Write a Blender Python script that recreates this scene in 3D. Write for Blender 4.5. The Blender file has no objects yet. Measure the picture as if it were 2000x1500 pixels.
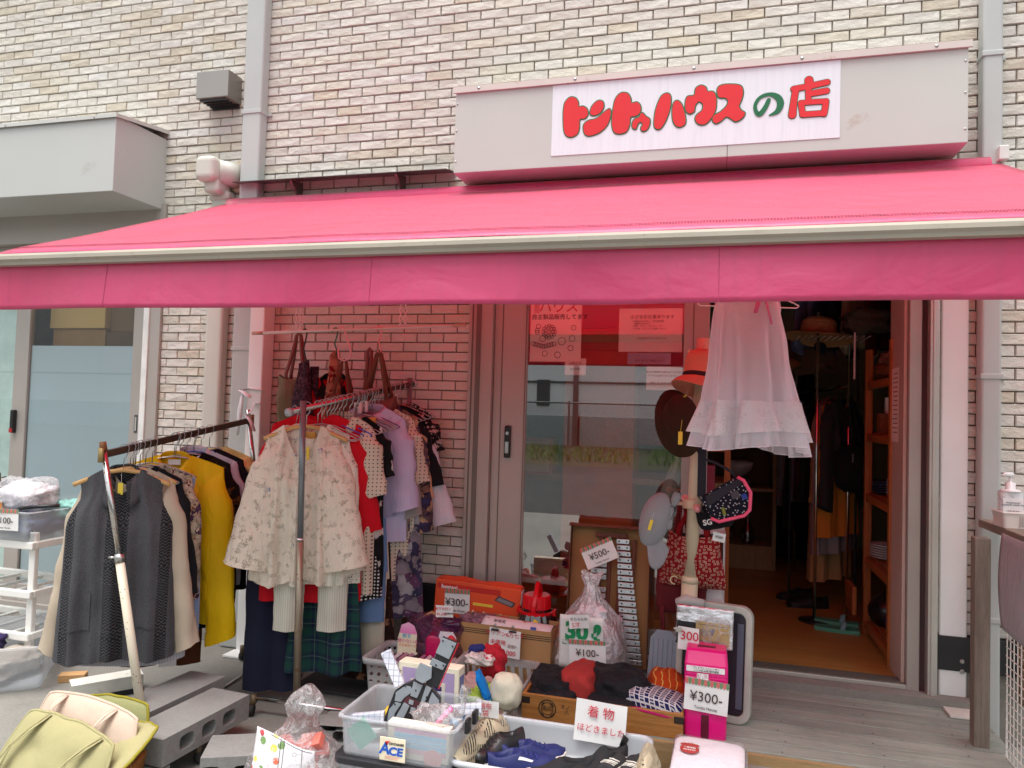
import bpy, bmesh, math, random
from mathutils import Vector as V, Matrix as Mx, noise as mnoise
SC = bpy.context.scene
COL = SC.collection
R = math.radians
PI = math.pi
# ---------------------------------------------------------------- camera, sky, sun, exposure
FPX = 1440.0
CAM = V((0, 0, 1.4))
yaw, pitch, roll = R(-15.4), R(2.15), R(1.72)
FW = V((math.sin(yaw) * math.cos(pitch), math.cos(yaw) * math.cos(pitch), math.sin(pitch)))
r0 = V((math.cos(yaw), -math.sin(yaw), 0))
u0 = r0.cross(FW)
RT = math.cos(roll) * r0 + math.sin(roll) * u0
UP = RT.cross(FW)
cd = bpy.data.cameras.new('camera')
cam = bpy.data.objects.new('camera', cd)
COL.objects.link(cam)
cd.sensor_width = 36
cd.lens = 36 * FPX / 2000
cd.clip_start = 0.05
cd.clip_end = 500
cam.matrix_world = Mx(((RT.x, UP.x, -FW.x, CAM.x), (RT.y, UP.y, -FW.y, CAM.y), (RT.z, UP.z, -FW.z, CAM.z), (0, 0, 0, 1)))
SC.camera = cam
SC.view_settings.view_transform = 'Standard'
SC.view_settings.look = 'None'
SC.view_settings.exposure = 1.2
SC.view_settings.gamma = 1
SUN_EL, SUN_AZ = R(76), R(195)          # azimuth measured from +Y (the wall) clockwise: the light comes from over the viewer's shoulder
w = bpy.data.worlds.new('World')
SC.world = w
w.use_nodes = True
wn = w.node_tree
wn.nodes.clear()
sky = wn.nodes.new('ShaderNodeTexSky')
sky.sky_type = 'NISHITA'
sky.sun_disc = False
sky.sun_elevation = SUN_EL
sky.sun_rotation = SUN_AZ
sky.dust_density = 4.0
sky.air_density = 1.2
hs = wn.nodes.new('ShaderNodeHueSaturation')
hs.inputs['Saturation'].default_value = 0.22     # an overcast, nearly white sky
bg = wn.nodes.new('ShaderNodeBackground')
bg.inputs['Strength'].default_value = 0.115
wo = wn.nodes.new('ShaderNodeOutputWorld')
wn.links.new(sky.outputs[0], hs.inputs['Color'])
wn.links.new(hs.outputs[0], bg.inputs['Color'])
wn.links.new(bg.outputs[0], wo.inputs['Surface'])
sl = bpy.data.lights.new('sun', 'SUN')
sl.energy = 1.5
sl.angle = R(40)
sl.color = (1.0, 0.97, 0.93)
so = bpy.data.objects.new('sun', sl)
COL.objects.link(so)
sd = V((math.sin(SUN_AZ) * math.cos(SUN_EL), math.cos(SUN_AZ) * math.cos(SUN_EL), math.sin(SUN_EL)))
so.rotation_euler = sd.to_track_quat('Z', 'Y').to_euler()
so.location = sd * 30
SC.render.engine = 'CYCLES'
SC.cycles.max_bounces = 10
SC.cycles.transparent_max_bounces = 24
SC.cycles.use_denoising = True

# ---------------------------------------------------------------- measuring helpers
def _ray(px, py):
    return RT * ((px - 1000) / FPX) - UP * ((py - 750) / FPX) + FW
def yp(px, py, Y):
    d = _ray(px, py)
    return CAM + d * ((Y - CAM.y) / d.y)
def zp(px, py, z):
    d = _ray(px, py)
    return CAM + d * ((z - CAM.z) / d.z)

# ---------------------------------------------------------------- mesh helpers
class MB:
    def __init__(s):
        s.v, s.f = [], []
    def add(s, vs, fs, M=None):
        o = len(s.v)
        s.v += [tuple(M @ V(p)) if M else tuple(p) for p in vs]
        s.f += [tuple(i + o for i in f) for f in fs]
        return s
    def box(s, x0, x1, y0, y1, z0, z1, M=None):
        vs = [(x, y, z) for z in (z0, z1) for y in (y0, y1) for x in (x0, x1)]
        return s.add(vs, [(0, 2, 3, 1), (4, 5, 7, 6), (0, 1, 5, 4), (2, 6, 7, 3), (0, 4, 6, 2), (1, 3, 7, 5)], M)
    def tube(s, path, r, n=8, caps=True, closed=False, flat=1.0, M=None):
        path = [V(p) for p in path]
        k = len(path)
        rs = r if isinstance(r, (list, tuple)) else [r] * k
        vs, fs = [], []
        nrm = None
        for i, p in enumerate(path):
            if closed:
                t = path[(i + 1) % k] - path[i - 1]
            else:
                t = path[min(i + 1, k - 1)] - path[max(i - 1, 0)]
            t.normalize()
            if nrm is None:
                a = V((0, 0, 1)) if abs(t.z) < 0.9 else V((0, 1, 0))
                nrm = (a - t * a.dot(t)).normalized()
            else:
                nrm = (nrm - t * nrm.dot(t)).normalized()
            b = t.cross(nrm)
            for j in range(n):
                a = 2 * PI * j / n
                vs.append(p + nrm * math.cos(a) * rs[i] * flat + b * math.sin(a) * rs[i])
        m = k if closed else k - 1
        for i in range(m):
            for j in range(n):
                a, b2 = i * n + j, i * n + (j + 1) % n
                c, d = ((i + 1) % k) * n + (j + 1) % n, ((i + 1) % k) * n + j
                fs.append((a, b2, c, d))
        if caps and not closed:
            fs.append(tuple(range(n - 1, -1, -1)))
            fs.append(tuple(range((k - 1) * n, k * n)))
        return s.add(vs, fs, M)
    def cyl(s, a, b, r, n=16, r2=None):
        return s.tube([a, b], [r, r if r2 is None else r2], n)
    def lathe(s, prof, n=24, c=(0, 0, 0), M=None):
        vs, fs = [], []
        for (r, z) in prof:
            for j in range(n):
                a = 2 * PI * j / n
                vs.append((c[0] + r * math.cos(a), c[1] + r * math.sin(a), c[2] + z))
        for i in range(len(prof) - 1):
            for j in range(n):
                fs.append((i * n + j, i * n + (j + 1) % n, (i + 1) * n + (j + 1) % n, (i + 1) * n + j))
        if prof[0][0] > 1e-6:
            fs.append(tuple(range(n - 1, -1, -1)))
        if prof[-1][0] > 1e-6:
            fs.append(tuple(range((len(prof) - 1) * n, len(prof) * n)))
        return s.add(vs, fs, M)
    def prism(s, poly, y0, y1, M=None):
        """polygon in X,Z extruded from y0 to y1"""
        k = len(poly)
        vs = [(x, y0, z) for x, z in poly] + [(x, y1, z) for x, z in poly]
        fs = [tuple(range(k)), tuple(range(2 * k - 1, k - 1, -1))]
        fs += [(i, i + k, (i + 1) % k + k, (i + 1) % k) for i in range(k)]
        return s.add(vs, fs, M)
    def grid(s, fn, nu, nv, cu=False, M=None):
        vs = [fn(i / nu, j / nv) for j in range(nv + 1) for i in range(nu if cu else nu + 1)]
        k = nu if cu else nu + 1
        fs = []
        for j in range(nv):
            for i in range(nu):
                i2 = (i + 1) % k
                fs.append((j * k + i, j * k + i2, (j + 1) * k + i2, (j + 1) * k + i))
        return s.add(vs, fs, M)
    def build(s, name, m, parent=None, loc=None, rz=0, smooth=False, bev=0, seg=2, solid=0, sub=0, label=None, weld=False, off=0):
        me = bpy.data.meshes.new(name)
        me.from_pydata(s.v, [], s.f)
        bm = bmesh.new()
        bm.from_mesh(me)
        if weld:
            bmesh.ops.remove_doubles(bm, verts=bm.verts, dist=1e-5)
        bmesh.ops.recalc_face_normals(bm, faces=bm.faces)
        bm.to_mesh(me)
        bm.free()
        me.materials.append(m)
        o = bpy.data.objects.new(name, me)
        COL.objects.link(o)
        if parent is not None:
            o.parent = parent
        if loc is not None:
            o.location = loc
        if rz:
            o.rotation_euler.z = rz
        if smooth:
            for p in me.polygons:
                p.use_smooth = True
        if solid:
            k = o.modifiers.new('t', 'SOLIDIFY')
            k.thickness = solid
            k.offset = off
        if bev:
            k = o.modifiers.new('b', 'BEVEL')
            k.width = bev
            k.segments = seg
            k.limit_method = 'ANGLE'
            k.angle_limit = R(35)
        if sub:
            k = o.modifiers.new('s', 'SUBSURF')
            k.levels = sub
            k.render_levels = sub
        if label:
            o['label'] = label
        return o

def tag(o, label, cat, group=None, kind=None):
    if label:
        o['label'] = label
    if cat:
        o['category'] = cat
    if group:
        o['group'] = group
    if kind:
        o['kind'] = kind
    return o
def thing(name, label, cat, loc=(0, 0, 0), rz=0, group=None, rx=0, ry=0):
    o = bpy.data.objects.new(name, None)
    o.empty_display_size = 0.05
    COL.objects.link(o)
    o.location = loc
    o.rotation_euler = (rx, ry, rz)
    return tag(o, label, cat, group)
def dup(root, loc, rz=None, label=None):
    r = root.copy()
    COL.objects.link(r)
    r.location = loc
    if rz is not None:
        r.rotation_euler.z = rz
    if label:
        r['label'] = label
    for ch in list(root.children):
        c = ch.copy()
        COL.objects.link(c)
        c.parent = r
        for g in list(ch.children):
            d = g.copy()
            COL.objects.link(d)
            d.parent = c
    return r
def nz(x, y=0.0, z=0.0):
    return mnoise.noise(V((x, y, z)))
TEXTS = []
def txt(body, size, m, parent, M, name='lettering', align='CENTER', off=0, ext=0.0004, sx=1.0, shear=0, sp=1.0, label=None):
    """flat lettering in the local XZ plane facing -Y, made into a mesh at the end of the script"""
    c = bpy.data.curves.new(name, 'FONT')
    c.body = body
    c.size = size
    c.align_x = align
    c.align_y = 'CENTER'
    c.offset = off
    c.extrude = ext
    c.shear = shear
    c.space_character = sp
    c.resolution_u = 3
    o = bpy.data.objects.new(name, c)
    TEXTS.append((o, m, parent, M @ Mx.Rotation(PI / 2, 4, 'X') @ Mx.Diagonal((sx, 1, 1, 1)), name, label))
def T(x, y, z, rz=0, rx=0, ry=0):
    return Mx.Translation((x, y, z)) @ Mx.Rotation(rz, 4, 'Z') @ Mx.Rotation(ry, 4, 'Y') @ Mx.Rotation(rx, 4, 'X')
# ---------------------------------------------------------------- materials
def mk(name):
    m = bpy.data.materials.new(name)
    m.use_nodes = True
    nt = m.node_tree
    nt.nodes.clear()
    return m, nt
def nd(nt, typ, ins=None, **props):
    n = nt.nodes.new('ShaderNode' + typ)
    for k, v in props.items():
        setattr(n, k, v)
    for k, v in (ins or {}).items():
        s = n.inputs[k]
        if isinstance(v, bpy.types.NodeSocket):
            nt.links.new(v, s)
        elif isinstance(v, tuple) and len(v) == 3 and s.type == 'RGBA':
            s.default_value = (*v, 1)
        else:
            s.default_value = v
    return n
def c4(c):
    return (c[0], c[1], c[2], 1)
def srgb(r, g, b):
    f = lambda u: (u / 255 / 12.92) if u < 10.3 else ((u / 255 + 0.055) / 1.055) ** 2.4
    return (f(r), f(g), f(b))
def mix(nt, fac, a, b, mode='MIX'):
    n = nt.nodes.new('ShaderNodeMix')
    n.data_type = 'RGBA'
    n.blend_type = mode
    for idx, v in ((0, fac), (6, a), (7, b)):
        s = n.inputs[idx]
        if isinstance(v, bpy.types.NodeSocket):
            nt.links.new(v, s)
        else:
            s.default_value = c4(v) if idx else v
    return n.outputs[2]
def mth(nt, op, a, b=0.0, c=0.0):
    n = nt.nodes.new('ShaderNodeMath')
    n.operation = op
    for i, v in enumerate((a, b, c)):
        if isinstance(v, bpy.types.NodeSocket):
            nt.links.new(v, n.inputs[i])
        else:
            n.inputs[i].default_value = v
    return n.outputs[0]
def ramp(nt, fac, stops, interp='LINEAR'):
    n = nt.nodes.new('ShaderNodeValToRGB')
    n.color_ramp.interpolation = interp
    e = n.color_ramp.elements
    while len(e) < len(stops):
        e.new(0.5)
    for i, (p, c) in enumerate(stops):
        e[i].position = p
        e[i].color = c4(c) if isinstance(c, (tuple, list)) else (c, c, c, 1)
    nt.links.new(fac, n.inputs[0])
    return n.outputs[0]
def coords(nt, flat=False, scale=(1, 1, 1)):
    tc = nt.nodes.new('ShaderNodeTexCoord')
    mp = nd(nt, 'Mapping', {'Vector': tc.outputs['Object']})
    mp.inputs['Scale'].default_value = scale
    if not flat:
        return mp.outputs[0]
    sp = nd(nt, 'SeparateXYZ', {0: mp.outputs[0]})
    cb = nd(nt, 'CombineXYZ', {0: sp.outputs[0], 1: sp.outputs[2]})
    return cb.outputs[0]
def noise_(nt, co, scale, detail=4, rough=0.55, dist=0.0):
    return nd(nt, 'TexNoise', {'Vector': co, 'Scale': scale, 'Detail': detail, 'Roughness': rough, 'Distortion': dist}).outputs[0]
def bumpn(nt, h, strength, dist, normal=None):
    ins = {'Height': h, 'Strength': strength, 'Distance': dist}
    if normal is not None:
        ins['Normal'] = normal
    return nd(nt, 'Bump', ins).outputs[0]
def finish(nt, col, rough=0.6, metal=0.0, nrm=None, spec=0.5, sheen=0.0, alpha=None, trans=0.0, coat=0.0):
    ins = {'Base Color': col, 'Roughness': rough, 'Metallic': metal, 'Specular IOR Level': spec, 'Sheen Weight': sheen, 'Coat Weight': coat, 'Transmission Weight': trans}
    if nrm is not None:
        ins['Normal'] = nrm
    p = nd(nt, 'BsdfPrincipled', ins)
    sh = p.outputs[0]
    if alpha is not None:
        tr = nd(nt, 'BsdfTransparent', {'Color': (1, 1, 1)})
        sh = nd(nt, 'MixShader', {0: alpha, 1: tr.outputs[0], 2: sh}).outputs[0]
    nd(nt, 'OutputMaterial', {'Surface': sh})
_C = {}
def mat(name, col, rough=0.55, metal=0.0, var=(9.0, 0.12), bump=None, spec=0.5, sheen=0.0, dirt=None, coat=0.0):
    """plain procedural material: colour with slow variation, optional grain bump and blotches of dirt"""
    if name in _C:
        return _C[name]
    m, nt = mk(name)
    co = coords(nt)
    n1 = noise_(nt, co, var[0], 5)
    dk = tuple(c * (1 - var[1]) for c in col)
    lt = tuple(min(1, c * (1 + var[1])) for c in col)
    cc = mix(nt, ramp(nt, n1, [(0.3, 0.0), (0.7, 1.0)]), dk, lt)
    if dirt:
        dcol, dsc, thr = dirt
        n2 = noise_(nt, co, dsc, 8, 0.7)
        cc = mix(nt, ramp(nt, n2, [(thr, 0.0), (thr + 0.12, 1.0)]), cc, dcol)
    nr = None
    if bump:
        nr = bumpn(nt, noise_(nt, co, bump[0], 5, 0.65), bump[1], bump[2] if len(bump) > 2 else 0.004)
    rg = ramp(nt, n1, [(0.25, max(0.02, rough - 0.07)), (0.75, min(1, rough + 0.07))])
    finish(nt, cc, rg, metal, nr, spec, sheen, coat=coat)
    _C[name] = m
    return m
def fabric(name, col=None, colfn=None, rough=0.9, weave=420, wr=0.45, holes=None, trans=0.18, fine=0.12):
    """cloth: pattern colour, thread grain, soft creases; a little light comes through"""
    if name in _C:
        return _C[name]
    m, nt = mk(name)
    co = coords(nt)
    if colfn:
        cc = colfn(nt, co)
    else:
        n1 = noise_(nt, co, 7, 4)
        cc = mix(nt, n1, tuple(c * 0.86 for c in col), tuple(min(1, c * 1.12) for c in col))
    n2 = noise_(nt, coords(nt, scale=(1, 1, 0.35)), 16, 5, 0.6, 0.6)
    nr = bumpn(nt, n2, wr, 0.018)
    n3 = noise_(nt, co, weave, 2)
    nr = bumpn(nt, n3, fine * 2, 0.0012, nr)
    cc = mix(nt, 0.25, cc, mix(nt, n3, (0.3, 0.3, 0.3), (1, 1, 1)), 'MULTIPLY')
    p = nd(nt, 'BsdfPrincipled', {'Base Color': cc, 'Roughness': rough, 'Specular IOR Level': 0.25, 'Sheen Weight': 0.04, 'Normal': nr})
    tl = nd(nt, 'BsdfTranslucent', {'Color': cc, 'Normal': nr})
    sh = nd(nt, 'MixShader', {0: trans, 1: p.outputs[0], 2: tl.outputs[0]}).outputs[0]
    if holes:
        a = holes(nt, co)
        tr = nd(nt, 'BsdfTransparent', {'Color': (1, 1, 1)})
        sh = nd(nt, 'MixShader', {0: a, 1: tr.outputs[0], 2: sh}).outputs[0]
    nd(nt, 'OutputMaterial', {'Surface': sh})
    _C[name] = m
    return m
# --- pattern colour functions
def p_dots(base, dot, scale, r, rnd=0.0):
    def fn(nt, co):
        v = nd(nt, 'TexVoronoi', {'Vector': coords(nt, True), 'Scale': scale, 'Randomness': rnd}, voronoi_dimensions='2D')
        f = ramp(nt, v.outputs['Distance'], [(r, 1.0), (r + 0.06, 0.0)])
        return mix(nt, f, base, dot)
    return fn
def p_floral(stops, scale=28, dist=0.5):
    def fn(nt, co):
        n = noise_(nt, co, scale * 0.6, 3, 0.6, dist * 2)
        wv = nd(nt, 'VectorMath', {0: co, 1: nd(nt, 'TexNoise', {'Vector': co, 'Scale': scale * 1.4, 'Detail': 3}).outputs[1]}, operation='ADD')
        wv2 = nd(nt, 'VectorMath', {0: co, 1: nd(nt, 'VectorMath', {0: wv.outputs[0], 'Scale': 0.05}, operation='SCALE').outputs[0]}, operation='ADD')
        v = nd(nt, 'TexVoronoi', {'Vector': wv2.outputs[0], 'Scale': scale})
        s = nd(nt, 'SeparateXYZ', {0: v.outputs['Color']}).outputs[0]
        c = ramp(nt, mth(nt, 'ADD', mth(nt, 'MULTIPLY', s, 0.75), mth(nt, 'MULTIPLY', n, 0.25)), stops, 'CONSTANT')
        e = ramp(nt, v.outputs['Distance'], [(0.35, 1.0), (0.8, 0.55)])
        return mix(nt, 1.0, c, e, 'MULTIPLY')
    return fn
def p_stripes(a, b, freq, axis=0, duty=0.5):
    def fn(nt, co):
        s = nd(nt, 'SeparateXYZ', {0: co}).outputs[axis]
        f = mth(nt, 'GREATER_THAN', mth(nt, 'FRACT', mth(nt, 'MULTIPLY', s, freq)), duty)
        return mix(nt, f, a, b)
    return fn
def p_plaid(base, c1, c2, freq):
    def fn(nt, co):
        s = nd(nt, 'SeparateXYZ', {0: co})
        def band(ax, ph, wdt):
            return mth(nt, 'LESS_THAN', mth(nt, 'FRACT', mth(nt, 'ADD', mth(nt, 'MULTIPLY', s.outputs[ax], freq), ph)), wdt)
        c = mix(nt, mth(nt, 'MULTIPLY', mth(nt, 'ADD', band(0, 0, 0.5), band(2, 0, 0.5)), 0.42), base, c1)
        c = mix(nt, mth(nt, 'MULTIPLY', mth(nt, 'MAXIMUM', band(0, 0.3, 0.05), band(2, 0.3, 0.05)), 0.7), c, c2)
        return c
    return fn
def p_grid(base, line, freq, wdt=0.12):
    def fn(nt, co):
        s = nd(nt, 'SeparateXYZ', {0: co})
        b = [mth(nt, 'LESS_THAN', mth(nt, 'FRACT', mth(nt, 'MULTIPLY', s.outputs[ax], freq)), wdt) for ax in (0, 2)]
        return mix(nt, mth(nt, 'MAXIMUM', b[0], b[1]), base, line)
    return fn
def p_ethnic(base, dark, edges):
    """heathered cloth with dark woven bands (zigzags, diamonds) at the given |x| ranges"""
    def fn(nt, co):
        s = nd(nt, 'SeparateXYZ', {0: co})
        n = noise_(nt, coords(nt, scale=(1, 1, 3)), 260, 2)
        b = mix(nt, ramp(nt, n, [(0.35, 0.0), (0.65, 1.0)]), tuple(c * 0.62 for c in base), tuple(min(1, c * 1.5) for c in base))
        ax = mth(nt, 'ABSOLUTE', mth(nt, 'ADD', s.outputs[0], 0.0))
        zz = s.outputs[2]
        tri = mth(nt, 'PINGPONG', mth(nt, 'MULTIPLY', ax, 1.0), 0.011)
        seg = mth(nt, 'FLOOR', mth(nt, 'MULTIPLY', zz, 17.0))
        odd = mth(nt, 'GREATER_THAN', mth(nt, 'FRACT', mth(nt, 'MULTIPLY', seg, 0.41)), 0.45)
        zig = mth(nt, 'FRACT', mth(nt, 'MULTIPLY', mth(nt, 'ADD', zz, tri), 80.0))
        lin = mth(nt, 'FRACT', mth(nt, 'MULTIPLY', zz, 150.0))
        dia = mth(nt, 'FRACT', mth(nt, 'MULTIPLY', mth(nt, 'ADD', mth(nt, 'PINGPONG', zz, 0.029), tri), 70.0))
        odd2 = mth(nt, 'GREATER_THAN', mth(nt, 'FRACT', mth(nt, 'MULTIPLY', seg, 0.23)), 0.5)
        pat = mth(nt, 'ADD', mth(nt, 'MULTIPLY', odd, zig), mth(nt, 'MULTIPLY', mth(nt, 'SUBTRACT', 1.0, odd), mth(nt, 'ADD', mth(nt, 'MULTIPLY', odd2, lin), mth(nt, 'MULTIPLY', mth(nt, 'SUBTRACT', 1.0, odd2), dia))))
        pat = mth(nt, 'GREATER_THAN', pat, 0.42)
        m = None
        for (a, c) in edges:
            k = mth(nt, 'MULTIPLY', mth(nt, 'GREATER_THAN', ax, a), mth(nt, 'LESS_THAN', ax, c))
            m = k if m is None else mth(nt, 'MAXIMUM', m, k)
        bandc = mix(nt, mth(nt, 'ADD', mth(nt, 'MULTIPLY', pat, 0.86), 0.06), b, dark)
        return mix(nt, m, b, bandc)
    return fn
def h_lace(scale=62, thr=0.13, amt=1.0):
    def fn(nt, co):
        nv = nd(nt, 'TexNoise', {'Vector': co, 'Scale': 40.0, 'Detail': 2}).outputs[1]
        wv = nd(nt, 'VectorMath', {0: co, 1: nd(nt, 'VectorMath', {0: nv, 'Scale': 0.02}, operation='SCALE').outputs[0]}, operation='ADD')
        v = nd(nt, 'TexVoronoi', {'Vector': wv.outputs[0], 'Scale': scale}, feature='DISTANCE_TO_EDGE')
        a = ramp(nt, v.outputs['Distance'], [(thr, 1.0), (thr + 0.05, 1 - amt)])
        fl = ramp(nt, noise_(nt, co, 30, 3), [(0.385, 0.0), (0.455, 1.0)])
        return mth(nt, 'MAXIMUM', a, fl)
    return fn
def h_net(freq, wdt):
    def fn(nt, co):
        s = nd(nt, 'SeparateXYZ', {0: co})
        b = [mth(nt, 'LESS_THAN', mth(nt, 'FRACT', mth(nt, 'MULTIPLY', q, freq)), wdt) for q in (mth(nt, 'ADD', s.outputs[0], s.outputs[2]), mth(nt, 'SUBTRACT', s.outputs[1], mth(nt, 'SUBTRACT', s.outputs[2], s.outputs[0])))]
        return mth(nt, 'MAXIMUM', b[0], b[1])
    return fn
def sheer(name, col, op=0.5, rough=0.8, wr=0.3, scale=9, spec=0.3, film=False, hole=None):
    """see-through cloth or plastic film: part of the light passes straight through, creases are denser"""
    if name in _C:
        return _C[name]
    m, nt = mk(name)
    co = coords(nt)
    n = noise_(nt, co, scale, 6, 0.65, 1.2)
    nr = bumpn(nt, n, wr, 0.03)
    p = nd(nt, 'BsdfPrincipled', {'Base Color': col, 'Roughness': rough, 'Specular IOR Level': spec, 'Normal': nr})
    sh = p.outputs[0]
    if not film:
        tl = nd(nt, 'BsdfTranslucent', {'Color': col, 'Normal': nr})
        sh = nd(nt, 'MixShader', {0: 0.45, 1: sh, 2: tl.outputs[0]}).outputs[0]
    tr = nd(nt, 'BsdfTransparent', {'Color': (0.96, 0.96, 0.96)})
    if film:
        rid = mth(nt, 'ABSOLUTE', mth(nt, 'SUBTRACT', n, 0.5))
        a = ramp(nt, rid, [(0.0, min(1, op * 2.6)), (0.05, op), (0.3, op * 0.6)])
        gl = nd(nt, 'BsdfGlossy', {'Color': (1, 1, 1), 'Roughness': 0.12, 'Normal': nr})
        lw = nd(nt, 'LayerWeight', {'Blend': 0.22, 'Normal': nr})
        sh = nd(nt, 'MixShader', {0: mth(nt, 'MULTIPLY', lw.outputs['Fresnel'], 0.9), 1: sh, 2: gl.outputs[0]}).outputs[0]
        a = mth(nt, 'MAXIMUM', a, mth(nt, 'MULTIPLY', lw.outputs['Fresnel'], 0.8))
    else:
        lw = nd(nt, 'LayerWeight', {'Blend': 0.5})
        a = mth(nt, 'MINIMUM', mth(nt, 'ADD', op, mth(nt, 'MULTIPLY', lw.outputs['Facing'], 0.6)), 1.0)
    if hole:
        a = mth(nt, 'MULTIPLY', a, hole(nt, co))
    sh = nd(nt, 'MixShader', {0: a, 1: tr.outputs[0], 2: sh}).outputs[0]
    nd(nt, 'OutputMaterial', {'Surface': sh})
    _C[name] = m
    return m
def glass(name, tint=(0.86, 0.93, 0.9), refl=0.2):
    if name in _C:
        return _C[name]
    m, nt = mk(name)
    tr = nd(nt, 'BsdfTransparent', {'Color': tint})
    gl = nd(nt, 'BsdfGlossy', {'Color': (1, 1, 1), 'Roughness': 0.0})
    lw = nd(nt, 'LayerWeight', {'Blend': 0.5})
    f = mth(nt, 'ADD', mth(nt, 'MULTIPLY', mth(nt, 'POWER', lw.outputs['Facing'], 4.0), 1.0 - refl), refl)
    sh = nd(nt, 'MixShader', {0: f, 1: tr.outputs[0], 2: gl.outputs[0]})
    nd(nt, 'OutputMaterial', {'Surface': sh.outputs[0]})
    _C[name] = m
    return m
def tile_mat():
    m, nt = mk('stone_tile')
    co = coords(nt)
    g = nd(nt, 'NewGeometry')
    rnd = g.outputs['Random Per Island']
    base = ramp(nt, rnd, [(0.0, srgb(208, 202, 191)), (0.3, srgb(214, 210, 203)), (0.6, srgb(210, 203, 189)), (0.8, srgb(217, 214, 209)), (0.95, srgb(204, 194, 176))])
    n = noise_(nt, coords(nt, scale=(1, 1, 1.6)), 38, 6, 0.7, 0.3)
    cc = mix(nt, mth(nt, 'MULTIPLY', ramp(nt, n, [(0.3, 1.0), (0.6, 0.0)]), 0.15), base, srgb(175, 165, 150))
    n0 = noise_(nt, co, 1.3, 4)
    cc = mix(nt, mth(nt, 'MULTIPLY', ramp(nt, n0, [(0.35, 0.0), (0.8, 1.0)]), 0.18), cc, srgb(170, 155, 135))
    off = nd(nt, 'VectorMath', {0: co, 1: nd(nt, 'CombineXYZ', {0: mth(nt, 'MULTIPLY', rnd, 13.0), 2: mth(nt, 'MULTIPLY', rnd, 7.0)}).outputs[0]}, operation='ADD').outputs[0]
    mp = nd(nt, 'Mapping', {'Vector': off})
    mp.inputs['Scale'].default_value = (1, 1, 1.9)
    v = nd(nt, 'TexVoronoi', {'Vector': nd(nt, 'VectorMath', {0: mp.outputs[0], 1: nd(nt, 'VectorMath', {0: nd(nt, 'TexNoise', {'Vector': mp.outputs[0], 'Scale': 30.0, 'Detail': 4}).outputs[1], 'Scale': 0.035}, operation='SCALE').outputs[0]}, operation='ADD').outputs[0], 'Scale': 17.0}, feature='F1')
    nr = bumpn(nt, v.outputs['Distance'], 0.5, 0.010)
    n5 = noise_(nt, nd(nt, 'VectorMath', {0: off, 1: (1.0, 1.0, 1.5)}, operation='MULTIPLY').outputs[0], 34, 5, 0.7, 1.5)
    nr = bumpn(nt, ramp(nt, n5, [(0.35, 0.0), (0.5, 0.6), (0.7, 1.0)]), 0.5, 0.006, nr)
    finish(nt, cc, 0.75, 0, nr, 0.35)
    return m
def awning_mat(name, col, tr=0.35):
    m, nt = mk(name)
    co = coords(nt)
    n = noise_(nt, coords(nt, scale=(1, 0.3, 0.3)), 2.2, 4)
    st = noise_(nt, coords(nt, scale=(6, 0.25, 0.25)), 5, 5)
    cc = mix(nt, ramp(nt, n, [(0.35, 0.0), (0.7, 1.0)]), tuple(c * 0.94 for c in col), col)
    cc = mix(nt, mth(nt, 'MULTIPLY', ramp(nt, st, [(0.5, 0.0), (0.75, 1.0)]), 0.12), cc, (0.35, 0.08, 0.12))
    nr = bumpn(nt, noise_(nt, co, 3.5, 4, 0.5, 0.8), 0.25, 0.05)
    nr = bumpn(nt, noise_(nt, co, 900, 1), 0.1, 0.0006, nr)
    p = nd(nt, 'BsdfPrincipled', {'Base Color': cc, 'Roughness': 0.42, 'Specular IOR Level': 0.9, 'Sheen Weight': 0.9, 'Sheen Roughness': 0.35, 'Normal': nr})
    tl = nd(nt, 'BsdfTranslucent', {'Color': mix(nt, 1.0, cc, (1.12, 0.34, 0.36), 'MULTIPLY'), 'Normal': nr})
    sh = nd(nt, 'MixShader', {0: tr, 1: p.outputs[0], 2: tl.outputs[0]})
    nd(nt, 'OutputMaterial', {'Surface': sh.outputs[0]})
    return m
def concrete_mat(name, col, big=0.8, speck=True, dirtcol=(0.12, 0.11, 0.09)):
    m, nt = mk(name)
    co = coords(nt)
    a = noise_(nt, co, big, 6, 0.6)
    b = noise_(nt, co, 60, 4, 0.7)
    cc = mix(nt, ramp(nt, a, [(0.3, 0.0), (0.7, 1.0)]), tuple(c * 0.75 for c in col), tuple(c * 1.15 for c in col))
    cc = mix(nt, mth(nt, 'MULTIPLY', ramp(nt, b, [(0.4, 0.0), (0.75, 1.0)]), 0.4), cc, tuple(c * 0.55 for c in col))
    if speck:
        v = nd(nt, 'TexVoronoi', {'Vector': co, 'Scale': 130.0})
        cc = mix(nt, mth(nt, 'MULTIPLY', ramp(nt, v.outputs['Distance'], [(0.12, 1.0), (0.22, 0.0)]), 0.6), cc, dirtcol)
    s = noise_(nt, co, 2.7, 8, 0.75, 0.5)
    cc = mix(nt, mth(nt, 'MULTIPLY', ramp(nt, s, [(0.55, 0.0), (0.7, 1.0)]), 0.35), cc, dirtcol)
    nr = bumpn(nt, b, 0.35, 0.004)
    finish(nt, cc, 0.9, 0, nr, 0.25)
    return m
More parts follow.
